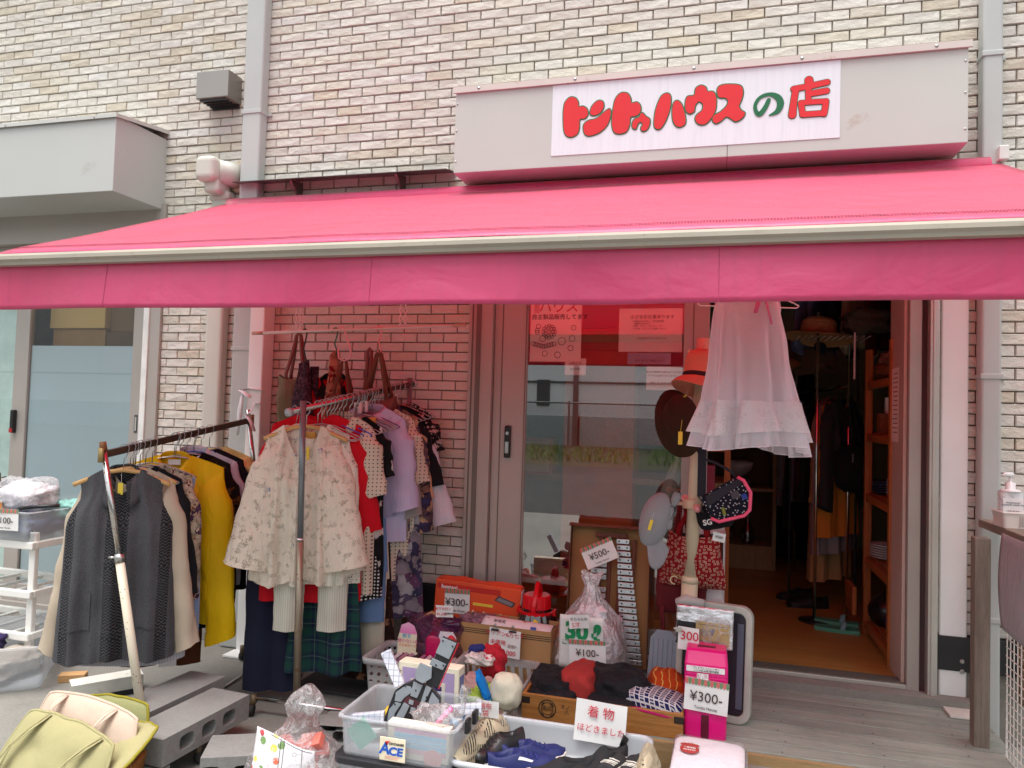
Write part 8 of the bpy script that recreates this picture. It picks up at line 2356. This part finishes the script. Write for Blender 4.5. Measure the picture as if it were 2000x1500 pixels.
MB().box(-0.065, 0.055, -0.06, -0.057, 0.0, 0.17).box(0.056, 0.059, -0.06, 0.06, 0.0, 0.36).box(-0.068, -0.0655, -0.06, 0.06, 0.0, 0.36).box(-0.065, 0.055, 0.057, 0.06, 0, 0.38).build('carton', mat('white_carton', srgb(222, 220, 222), 0.6), wbx)
MB().box(-0.01, 0.05, -0.02, 0.05, 0.0, 0.34).build('orange_packet', mat('orange_packet', srgb(150, 70, 40), 0.5), wbx)
MB().box(-0.075, 0.065, -0.13, -0.064, 0.0, 0.055).build('front_tray', mat('white_carton', (0, 0, 0)), wbx, bev=0.002)
t = card('small white tag hanging beside the red bag', yp(1403, 1058, 3.46), 0.055, 0.04, (('¥500', 0.4, 0, 0.5, INK),), rz=R(-6), ry=R(8), name='price_tag')
gfp = thing('parasol', 'folded pale grey-green parasol leaning inside the door glass', 'parasol', yp(1296, 1000, 3.86), R(0), ry=R(14))
MB().lathe([(0.004, -0.5), (0.012, -0.3), (0.035, -0.05), (0.045, 0.08), (0.035, 0.2), (0.012, 0.30), (0.006, 0.34)], 9).build('folded_canopy', fabric('pale_sage_nylon', srgb(176, 190, 176), wr=0.5), gfp)
MB().cyl((0, 0, -0.62), (0, 0, 0.4), 0.005, 8).build('shaft', DULLCHROME, gfp)

# ---- sheer white nightgown
SHEER = sheer('sheer_white_nylon', (0.93, 0.94, 1.0), 0.58, 0.75, wr=0.35, scale=8)
LACEW = fabric('white_lace_band', (0.92, 0.94, 0.98), wr=0.8, holes=h_lace(100, 0.10, 0.18), trans=0.35)
ng0 = yp(1462, 560, 2.90)
ng = thing('nightgown', 'sheer white sleeveless nightgown with lace flounce and pink ribbon in the doorway', 'nightgown', ng0, R(14))
HG = (ng0.z - yp(1462, 880, 2.90).z)
def NG(a, v):
    an = 2 * PI * a
    w = 0.118 + 0.042 * v ** 0.8
    d = 0.045 + 0.04 * v
    c, s = math.cos(an), math.sin(an)
    k = 0.024 * v * math.sin(8 * an + 1.2 + v) + 0.012 * v * math.sin(13 * an + 0.4) + 0.012 * nz(c * 2, s * 2, v * 3)
    x = (w + k) * (abs(c) ** 0.8) * (1 if c > 0 else -1)
    top = -0.02 - 0.10 * sst(0.62, 1.0, abs(x) / (w + 0.02)) * (1 if c > 0 else 0.4)
    z = top * (1 - v) - HG * 0.80 * v
    return (x + 0.02 * v, d * s + k * s, z)
MB().grid(NG, 110, 40, cu=True).build('gown_body', SHEER, ng, smooth=True)
def FL(a, v, z0=0.70, dz=0.20, ex=0.0):
    an = 2 * PI * a
    p = V(NG(a, 1.0))
    c, s = math.cos(an), math.sin(an)
    k = 0.016 * v * math.sin(19 * an) + (0.012 + ex) * v
    return (p.x + k * c + 0.025 * v * c, p.y + k * s + 0.02 * v * s, -HG * z0 - dz * HG * v - 0.02 * math.sin(2 * an + 0.6) * v - 0.012 * c * v)
MB().grid(FL, 150, 10, cu=True).build('lace_flounce', LACEW, ng, smooth=True)
MB().grid(lambda a, v: FL(a, v, 0.72, 0.265, -0.004), 150, 10, cu=True).build('sheer_flounce', SHEER, ng, smooth=True)
MB().tube([FL(i / 150, 1.0, 0.72, 0.265, -0.004) for i in range(150)], 0.0016, 4, closed=True).build('rolled_hem', mat('white_thread', srgb(236, 230, 238), 0.6), ng, smooth=True)
MB().tube([V(NG(i / 80, 0.0)) for i in range(80)], 0.005, 5, closed=True).build('neck_trim', mat('white_pink_trim', srgb(240, 190, 205), 0.6), ng, smooth=True)
PKR = fabric('pink_satin_ribbon', srgb(240, 120, 165), rough=0.5, wr=0.2)
for (dx, l) in ((0.012, 0.115), (-0.012, 0.075)):
    MB().tube([(0.03, -0.062, -0.03), (0.03 + dx, -0.075, -0.06), (0.035 + dx * 2.5, -0.075, -0.035 - l)], 0.010, 6, flat=0.15).build('pink_ribbon', PKR, ng, smooth=True)
lump(0.02, 0.01, 0.012, 3, 0.8, 0.2).build('pink_bow', PKR, ng, loc=(0.03, -0.068, -0.045), smooth=True)
t = hanger('white hanger hook carrying the sheer nightgown from the awning roller', ng0 + V((0.0, 0, 0.10)), R(14), CLIPW, None, 'wire', None)

# ---- inside the shop
FZ = 0.2
PINE = wood_mat('orange_pine', srgb(150, 84, 40), srgb(182, 110, 58), 2, 1.2, 0.5)
PINE_S = wood_mat('orange_pine_shelf', srgb(150, 84, 40), srgb(182, 110, 58), 1, 1.2, 0.5)
ps = thing('pine_shelf', 'open pine shelf with crockery just inside the right side of the doorway', 'shelf', (0.975, 4.75, FZ))
for y in (-0.70, -0.09):
    for x in (-0.115, 0.16):
        MB().box(x - 0.019, x + 0.019, y - 0.019, y + 0.019, 0, 1.62).build('upright', PINE, ps, bev=0.003)
SHZ = (0.06, 0.42, 0.78, 1.12, 1.42)
for z in SHZ:
    MB().box(-0.094, 0.16, -0.72, -0.07, z, z + 0.02).build('shelf_board', PINE_S, ps, bev=0.002)
    MB().box(-0.13, -0.096, -0.68, -0.11, z - 0.03, z + 0.012).build('edge_rail', PINE_S, ps, bev=0.003)
def plates(label, P, n, r=0.10, m=None, h=0.014, group=None):
    for k in range(n):
        t = MB().lathe([(0.0, 0.0), (r * 0.5, 0.002), (r * 0.85, 0.012), (r, 0.02), (r * 0.98, 0.023), (r * 0.8, 0.015), (r * 0.45, 0.006), (0, 0.005)], 30).build('plate', m, loc=P + V((0, 0, h * k)), smooth=True)
        tag(t, label, 'plate', group)
PORC = mat('blue_white_porcelain', srgb(206, 208, 212), 0.15, var=(20, 0.12))
PORC2 = mat('dark_blue_porcelain', srgb(52, 62, 92), 0.15, var=(24, 0.3))
plates('pale plate in the stack on the lower middle board of the pine shelf', V((0.945, 4.54, FZ + 0.441)), 6, 0.095, PORC, 0.013, 'lower plate stack')
plates('dark blue plate in the stack on the middle board of the pine shelf', V((0.94, 4.54, FZ + 0.801)), 5, 0.085, PORC2, 0.013, 'middle plate stack')
plates('small white plate stacked above the dark blue plates at the back', V((0.96, 4.34, FZ + 0.801)), 7, 0.07, PORC, 0.013, 'small plate stack')
t = MB().lathe([(0.05, 0), (0.075, 0.012), (0.10, 0.055), (0.102, 0.095), (0.08, 0.14), (0.035, 0.175), (0.018, 0.20), (0.016, 0.27), (0.022, 0.31), (0.034, 0.325), (0.028, 0.322), (0.012, 0.30)], 32).build('vase', mat('bronze_vase', (0.018, 0.014, 0.012), 0.3, 0.3), loc=(0.945, 4.53, FZ + 0.081), smooth=True)
tag(t, 'dark bronze long-necked vase on the bottom board of the pine shelf', 'vase')
t = MB().lathe([(0.05, 0), (0.09, 0.02), (0.10, 0.08), (0.07, 0.13), (0.05, 0.15), (0.055, 0.165)], 28).build('vase', mat('blue_glaze', (0.02, 0.025, 0.12), 0.12, var=(14, 0.4)), loc=(0.99, 4.36, FZ + 0.081), smooth=True)
tag(t, 'squat dark blue glazed pot beside the bronze vase', 'pot')
t = MB().box(-0.06, 0.06, -0.05, 0.05, 0, 0.11).build('tissue_box', wood_mat('wicker_box', srgb(130, 74, 44), srgb(150, 92, 56), 0, 3), loc=(0.945, 4.52, FZ + 1.141), bev=0.004)
MB().grid(lambda u, v: (-0.03 + 0.05 * u * (1 - 0.5 * v), 0.006 * math.sin(6 * u), 0.11 + 0.09 * v), 6, 6).build('tissue', PAPER, t)
tag(t, 'brown woven tissue box with a white tissue on the pine shelf', 'tissue box')
t = lump(0.10, 0.14, 0.045, 5, 0.6, 0.15).build('basket_of_goods', wood_mat('dark_wicker', srgb(96, 58, 30), srgb(130, 84, 48), 0, 3), loc=(0.965, 4.48, FZ + 1.441), smooth=True)
tag(t, 'wicker basket with packets on the top board of the pine shelf', 'basket')
t = lump(0.08, 0.10, 0.04, 6, 0.8, 0.4).build('packets', sheer('clear_packets', srgb(190, 130, 110), 0.6, 0.2, wr=0.9, scale=20, film=True), loc=(0.965, 4.48, FZ + 1.52), smooth=True)
tag(t, 'clear wrapped brown packets heaped in the wicker basket', 'packets')
# clothes along the right hand inner wall
PA3, PB3 = V((0.80, 4.98, 1.62)), V((0.63, 6.3, 1.62))
k3 = thing('clothes_rack', 'chrome clothes rack of dark coats inside the shop', 'clothes rack', (0.6, 5.4, FZ))
o3 = V((0.6, 5.4, FZ))
MB().tube([PA3 - o3, PB3 - o3], 0.012, 10).build('rail', CHROME, k3, smooth=True)
MB().tube([V((0.80, 4.95, FZ)) - o3, V((0.80, 4.95, 1.98)) - o3], 0.011, 12).build('post', CHROME, k3, smooth=True)
MB().tube([V((0.63, 6.3, FZ)) - o3, V((0.63, 6.3, 1.98)) - o3], 0.011, 12).build('post', CHROME, k3, smooth=True)
inn = [('coat', 'black hooded coat at the near end of the shop rack', (0.04, 0.04, 0.045), 0.32, -0.015), ('jacket', 'orange brown jacket behind the black hooded coat', srgb(232, 146, 56), 0.86, 0.03), ('shirt', 'dusty lilac long shirt behind the orange brown jacket', srgb(186, 166, 174), 0.98, 0.09),
       ('jacket', 'dark charcoal jacket just behind the tan trench coat', (0.03, 0.03, 0.034), 0.7, 0.36), ('coat', 'long tan trench coat in the middle of the shop rack', srgb(200, 160, 112), 1.16, 0.14), ('jacket', 'dark wine cardigan behind the charcoal jacket', (0.05, 0.02, 0.028), 0.7, 0.42),
       ('jacket', 'slate blue jacket far back on the shop rack', srgb(120, 130, 156), 0.72, 0.56), ('coat', 'black coat far back on the shop rack', (0.016, 0.016, 0.02), 0.95, 0.7), ('jacket', 'grey jacket at the far end of the shop rack', srgb(136, 136, 146), 0.8, 0.85)]
for i, (nm, lab, c, L, f) in enumerate(inn):
    P = PA3.lerp(PB3, 0.03 + f)
    garment(nm, lab, nm, P + V((-0.03, 0, -0.07)), R(54), fabric('inner_cloth_%d' % i, c, wr=0.4), sw=0.20, L=L, cw=0.225, hw=0.25, sleeve=(0.6, 0.07, 0.055, 0.05, -0.03), seed=i * 1.7 + 0.5, fold=0.016)
t = thing('backpack', 'black backpack hanging in front of the coats on the shop rack', 'bag', (0.80, 4.86, 1.40))
lump(0.09, 0.06, 0.14, 7, 0.65, 0.12).build('bag_body', BLACKC, t, loc=(0, 0, -0.42), smooth=True)
MB().tube([(-0.05, -0.02, -0.12), (-0.02, 0, 0.0), (0.0, 0.02, 0.16), (0.03, 0, 0.0), (0.05, -0.02, -0.12)], 0.014, 6, flat=0.3).build('strap', BLACKC, t, smooth=True)
MB().box(-0.004, 0.004, -0.075, -0.07, -0.24, -0.19).build('zip_pull', CHROME, t)
t = hat('wide brown straw hat perched on the chrome post inside the shop', V((0.60, 4.80, 1.93)), wood_mat('dark_straw', srgb(140, 108, 70), srgb(190, 152, 104), 0, 4, 0.8), R(-6), R(6), 0, 0.095, 0.11, 0.21, 0.03, None, 2, 0.95)
po = thing('display_post', 'slim chrome post carrying the straw hat inside the shop', 'post', (0.60, 4.80, FZ))
MB().cyl((0, 0, 0), (0, 0, 1.86), 0.009, 10).build('tube', CHROME, po, smooth=True)
MB().lathe([(0.09, 0), (0.09, 0.008), (0.012, 0.014)], 20).build('foot', BLACK, po, smooth=True)
sx_ = [('bag_heap', 'heap of dark handbags on the wire shelf behind the straw hat', srgb(96, 78, 62), (0.30, 0.15, 0.11), (0.42, 5.2, 1.70), 1), ('bag_heap', 'brown leather handbags heaped left of the straw hat post', srgb(130, 92, 60), (0.2, 0.14, 0.1), (0.28, 5.0, 1.66), 2), ('bag_heap', 'grey caps piled on the wire shelf at the right', srgb(92, 84, 72), (0.14, 0.12, 0.07), (0.86, 4.75, 1.93), 3)]
for (nm, lab, c, s, P, sd) in sx_:
    t = lump(*s, sd, 0.7, 0.3, 0.06, 8).build(nm, fabric('heap_%d' % sd, c, wr=1.0), loc=P, smooth=True)
    tag(t, lab, 'bags' if sd < 3 else 'caps')
wr_ = thing('wire_shelf', 'white wire shelf under the caps inside the doorway', 'shelf', (0.78, 4.8, FZ))
q = MB()
for k in range(12):
    q.cyl((-0.30 + 0.035 * k, -0.15, 1.70), (-0.30 + 0.035 * k, 0.3, 1.70), 0.003, 5)
q.build('wire_grid', CLIPW, wr_)
MB().tube([(0.0, -0.15, 1.45), (0.0, -0.15, 1.72)], 0.006, 8).build('wire_post', CLIPW, wr_)
for x in (-0.3, 0.09):
    MB().cyl((x, 0.29, 0), (x, 0.29, 1.71), 0.007, 8).build('back_post', BLACK, wr_)
top_cl = [('jacket', 'slate blue jacket hanging high at the back right of the shop', srgb(110, 122, 164), 0.62), ('jacket', 'dark navy jacket hanging high beside the slate blue one', (0.02, 0.024, 0.05), 0.5), ('shirt', 'cream shirt hanging high near the right door edge', srgb(190, 180, 150), 0.52), ('shirt', 'red shirt hanging high at the extreme right inside', srgb(110, 20, 30), 0.3)]
for (nm, lab, c, x) in [(a_[0], a_[1], a_[2], 0.62 + 0.14 * i) for i, a_ in enumerate(top_cl)]:
    garment(nm, lab, nm, V((x, 5.15, 2.42)), R(55), fabric('high_%s' % lab[:12].replace(' ', '_'), c, wr=0.4), sw=0.18, L=0.55, cw=0.2, hw=0.22, sleeve=(0.5, 0.06, 0.05, 0.04, 0), seed=x * 10)
# left part seen past the stand: cabinet, curtain, pine post
cb = thing('cabinet', 'pale wooden cabinet with open shelves at the back of the shop', 'cabinet', (0.09, 6.45, FZ))
CABW = wood_mat('cabinet_wood', srgb(160, 134, 96), srgb(180, 154, 112), 2, 0.6, 0.5)
for x in (-0.40, 0.37):
    MB().box(x, x + 0.03, -0.2, 0.2, 0.0, 1.5).build('side_panel', CABW, cb, bev=0.002)
MB().box(-0.369, 0.369, 0.17, 0.2, 0, 1.5).build('back_panel', mat('cabinet_back', srgb(96, 68, 44), 0.7), cb)
for z in (0.16, 0.62, 1.02, 1.46):
    MB().box(-0.369, 0.369, -0.2, 0.169, z, z + 0.025).build('shelf_board', CABW, cb)
MB().box(-0.369, 0.369, -0.2, -0.18, 0.0, 0.158).build('plinth', CABW, cb)
plates('grey plate in the stack in the cabinet', V((0.2, 6.38, FZ + 0.646)), 4, 0.1, PORC, 0.013, 'cabinet plate stack')
t = MB().lathe([(0.04, 0), (0.10, 0.05), (0.13, 0.12), (0.125, 0.12), (0.095, 0.055), (0, 0.012)], 28).build('bowl', PORC, loc=(0.2, 6.38, FZ + 0.73), smooth=True)
tag(t, 'grey porcelain bowl on the plate stack in the cabinet', 'bowl')
for (x, lab) in ((0.12, 'left clear glass bottle in the lower cabinet shelf'), (0.28, 'right clear glass bottle with stopper in the lower cabinet shelf')):
    t = MB().lathe([(0.05, 0), (0.055, 0.02), (0.05, 0.12), (0.02, 0.16), (0.018, 0.21), (0.026, 0.22), (0.012, 0.25)], 20).build('bottle', glass('bottle_glass', (0.8, 0.85, 0.85), 0.15), loc=(x, 6.36, FZ + 0.186), smooth=True)
    tag(t, lab, 'bottle')
t = MB().grid(lambda u, v: (0.48 + 0.34 * u, 6.75 + 0.03 * math.sin(26 * u), FZ + 0.02 + 1.7 * v), 50, 6).build('curtain', fabric('dark_green_curtain', (0.012, 0.026, 0.022)), smooth=True, solid=0.004)
tag(t, 'dark green curtain beside the cabinet at the back of the shop', 'curtain')
pp2 = thing('pine_rack', 'narrow pine rack with pink and dark things behind the hat stand', 'shelf', (-0.02, 4.55, FZ))
for x in (-0.10, 0.10):
    MB().box(x - 0.018, x + 0.018, -0.02, 0.02, 0, 1.25).build('upright', PINE, pp2, bev=0.002)
for z in (0.35, 0.7, 1.0):
    MB().box(-0.08, 0.08, -0.015, 0.2, z, z + 0.018).build('shelf_board', PINE, pp2)
t = MB().box(-0.03, 0.03, -0.03, 0.03, 0, 0.2).build('pink_carton', mat('pink_carton', srgb(150, 50, 80), 0.5), loc=(-0.02, 4.56, FZ + 0.719), bev=0.004)
tag(t, 'pink carton standing on the narrow pine rack', 'carton')
oc = thing('orange_cabinet', 'orange cabinet with a lipped top behind the door glass', 'cabinet', (-0.72, 5.0, FZ))
ORC = mat('orange_cabinet_paint', srgb(214, 92, 30), 0.5)
MB().box(-0.24, 0.22, -0.2, 0.2, 0.0, 1.62).build('body', ORC, oc, bev=0.005)
MB().box(-0.26, 0.26, -0.22, 0.22, 1.621, 1.76).build('lid', ORC, oc, bev=0.006)
t = MB().box(-0.35, 0.35, -0.15, 0.15, 0, 0.5).build('red_chest', mat('red_chest', srgb(150, 14, 30), 0.5), loc=(-0.15, 5.2, FZ + 1.0), bev=0.006)
tag(t, 'deep red storage box on the counter behind the door glass', 'box')
ct = thing('counter', 'long pale counter with boxes behind the door glass', 'counter', (-0.7, 5.1, FZ))
MB().box(-0.9, 0.9, -0.25, 0.35, 0.75, 0.79).build('worktop', CABW, ct, bev=0.003)
MB().box(-0.88, 0.50, 0.0, 0.3, 0.0, 0.749).build('front', mat('counter_front', srgb(120, 116, 104), 0.6), ct)
t = MB().box(-0.13, 0.13, -0.1, 0.1, 0, 0.24).build('framed_picture', mat('orange_frame', srgb(170, 96, 40), 0.5), loc=(-1.15, 4.85, FZ + 0.791), bev=0.004)
MB().box(-0.11, 0.11, -0.1015, -0.1003, 0.02, 0.22).build('picture', mat('beige_picture', srgb(190, 160, 120), 0.6), t)
tag(t, 'small orange framed picture box on the counter behind the glass', 'picture')
MB2 = MB()
t = lump(0.10, 0.05, 0.04, 90, 0.7, 0.3).build('red_shoes', fabric('dark_red_cloth', srgb(110, 30, 36)), loc=(-0.86, 4.05, FZ + 0.30), smooth=True)
tag(t, 'dark red crumpled cloth on the white stand inside the glass', 'cloth')
st_ = thing('white_stand', 'low white stand inside the door glass', 'stand', (-0.86, 4.05, FZ))
MB().box(-0.22, 0.22, -0.1, 0.1, 0.27, 0.299).build('top', WP, st_, bev=0.003)
for x in (-0.2, 0.2):
    MB().box(x - 0.015, x + 0.015, -0.09, 0.09, 0, 0.269).build('leg', WP, st_, bev=0.002)
# sandals and shoes on the floor
for i, (x, y, lab) in enumerate(((0.70, 4.62, 'front mint green sandal on the shop floor'), (0.72, 4.78, 'rear mint green sandal with pale straps on the shop floor'))):
    sdl = thing('sandal', lab, 'sandal', (x, y, FZ), R(-10))
    pol = [(-0.12 + 0.24 * f, 0.032 + 0.012 * math.sin(PI * f)) for f in [k / 14 for k in range(15)]]
    pol = pol + [(a_, -b_) for a_, b_ in reversed(pol)]
    q = MB()
    loft(q, [[(a_, b_, z) for a_, b_ in pol] for z in (0, 0.022)], True, True)
    q.build('sole', mat('mint_foam', srgb(86, 168, 140), 0.6), sdl, bev=0.004)
    MB().tube([(0.03, -0.042, 0.02), (0.035, -0.02, 0.055), (0.035, 0.02, 0.055), (0.03, 0.042, 0.02)], 0.016, 6, flat=0.25).build('strap', mat('pale_teal_strap', srgb(120, 170, 180), 0.6), sdl, smooth=True)
shoe('black low shoe on the shop floor below the tan coat', (0.60, 5.15, FZ), R(190), BLEA, BLACK, 0.26)
shoe('black strappy shoe behind the low shoe on the shop floor', (0.55, 5.35, FZ), R(200), BLEA, BLACK, 0.26)
t = MB().box(-0.012, 0.012, -0.1, 0.1, 0.0, 0.16).build('wooden_toy', PINE, loc=(0.79, 4.72, FZ + 0.10), bev=0.005)
tag(t, 'orange wooden comb-edged board leaning by the pine shelf', 'board')

# ---- right edge: railing, planter, soap, mesh panel
GRW = wood_mat('grey_rail_wood', srgb(122, 108, 96), srgb(152, 138, 124), 1, 1.0, 0.85)
GRW2 = wood_mat('grey_post_wood', srgb(112, 100, 90), srgb(146, 134, 122), 2, 1.0, 0.85)
rl0, rl1 = yp(1889, 1012, 3.66), yp(2075, 1075, 2.75)
rg = thing('railing', 'weathered wooden railing with a flat top board at the right edge of the deck', 'railing', (1.19, 3.4, 0.0))
ro_ = V((1.19, 3.4, 0.0))
RX = 1.175
MB().box(RX - 0.055 - 1.19, RX + 0.085 - 1.19, -1.1, 0.27, rl0.z - 0.035, rl0.z).build('top_board', GRW, rg, bev=0.004)
px_ = yp(1920, 1200, 3.30)
MB().box(-0.028, 0.028, -0.028, 0.028, 0.0, rl0.z - 0.0355).build('post', GRW2, rg, loc=(px_.x - 1.19 + 0.0, -0.07, 0), bev=0.004)
MB().box(-0.042, 0.042, -0.042, 0.042, 0.0, rl0.z - 0.0355).build('post', GRW2, rg, loc=(0.02, -1.0, 0), bev=0.004)
lp_ = thing('drain_pipe', 'rusty brown pipe standing against the wall behind the mesh panel', 'pipe', (1.31, 3.72, 0.2))
MB().cyl((0, 0, 0), (0, 0, 0.68), 0.018, 12).build('pipe', rust_mat('rusty_pipe', srgb(150, 120, 96), 0.6, 0.1, 14, 0.5), lp_, smooth=True)
pz = rl0.z + 0.001
pl_ = thing('planter', 'small white ribbed plastic planter on the railing', 'planter', (1.185, 3.43, pz), R(4))
bin_(0.072, 0.055, 0.062, tp=0.93, r=0.012, rim=0.004).build('tray', mat('off_white_planter', srgb(222, 214, 206), 0.5), pl_, smooth=False)
for k in range(11):
    MB().box(-0.012 + 0.0075 * k, -0.0085 + 0.0075 * k, -0.0565, -0.0535, 0.008, 0.05).build('rib', mat('planter_rib_grey', srgb(178, 172, 166), 0.5), pl_)
sp = thing('soap_bottle', 'white pump soap bottle standing in the planter on the railing', 'bottle', (1.165, 3.44, pz + 0.006))
MB().grid(lambda a, v: ((lambda p: (p[0], p[1], 0.135 * v))(rrect(0.043, 0.03, 0.02, 6)[int(round(a * 28)) % 28])), 28, 6, cu=True).build('bottle_body', sheer('clear_bottle', (0.82, 0.84, 0.86), 0.55, 0.15, film=True, wr=0.02, scale=3), sp, smooth=True)
MB().box(-0.036, 0.036, -0.0325, -0.0315, 0.045, 0.112).build('bottle_label', PAPER, sp)
txt('PHARMACIST\nPREMIUM HAND GEL', 0.0085, mat('blue_grey_ink', srgb(90, 96, 120), 0.6), sp, T(0, -0.0332, 0.088))
txt('HAND GEL 500ml', 0.0055, FADED, sp, T(0, -0.0332, 0.06))
MB().lathe([(0.040, 0.135), (0.034, 0.142), (0.018, 0.146), (0.018, 0.172), (0.006, 0.174), (0.006, 0.195), (0.011, 0.197), (0.011, 0.205), (0, 0.207)], 20).build('pump', mat('white_pump', srgb(238, 236, 236), 0.35), sp, smooth=True)
MB().tube([(0.008, 0, 0.203), (-0.02, -0.008, 0.205), (-0.034, -0.012, 0.198)], [0.010, 0.008, 0.005], 10).build('spout', mat('white_pump', (0, 0, 0)), sp, smooth=True)
mp_ = thing('wire_mesh_screen', 'white wire mesh screen fixed to the inner side of the railing', 'mesh screen', (0, 0, 0))
c0, c1 = yp(1966, 1300, 2.98), None
y0m, y1m = 1.9, 3.24
MXX = yp(1967, 1300, y1m).x
q = MB()
zt = rl0.z - 0.02
for k in range(40):
    y = y1m - 0.034 * k
    q.cyl((MXX, y, 0.12), (MXX, y, zt), 0.0022, 5)
for k in range(26):
    z = 0.12 + (zt - 0.12) * k / 25
    q.cyl((MXX - 0.003, y0m, z), (MXX - 0.003, y1m, z), 0.0022, 5)
q.build('wire_grid', mat('white_coated_wire', srgb(226, 222, 214), 0.4), mp_)
MB().tube([(MXX, y0m, 0.12), (MXX, y1m, 0.12), (MXX, y1m, zt), (MXX, y0m, zt)], 0.005, 8, closed=True).build('wire_frame', mat('white_coated_wire', (0, 0, 0)), mp_)
t = MB().grid(lambda u, v: (MXX - 0.012 - 0.012 * math.sin(PI * v) - 0.006 * math.sin(5 * u), y1m + 0.02 - 0.75 * u, zt + 0.015 - 0.36 * v - 0.02 * u * v), 24, 14).build('towel', fabric('grey_mauve_cloth', srgb(188, 180, 184), wr=0.7), smooth=True, solid=0.004)
tag(t, 'grey mauve cloth draped over the top of the wire mesh panel', 'cloth')
# ---------------------------------------------------------------- lettering curves become meshes
for _t in TEXTS:
    COL.objects.link(_t[0])
bpy.context.view_layer.update()
_dg = bpy.context.evaluated_depsgraph_get()
for (o, m, parent, M, name, label) in TEXTS:
    me = bpy.data.meshes.new_from_object(o.evaluated_get(_dg))
    me.materials.clear()
    me.materials.append(m)
    n = bpy.data.objects.new(name, me)
    COL.objects.link(n)
    n.parent = parent
    n.matrix_basis = M
    if label:
        n['label'] = label
    bpy.data.objects.remove(o)
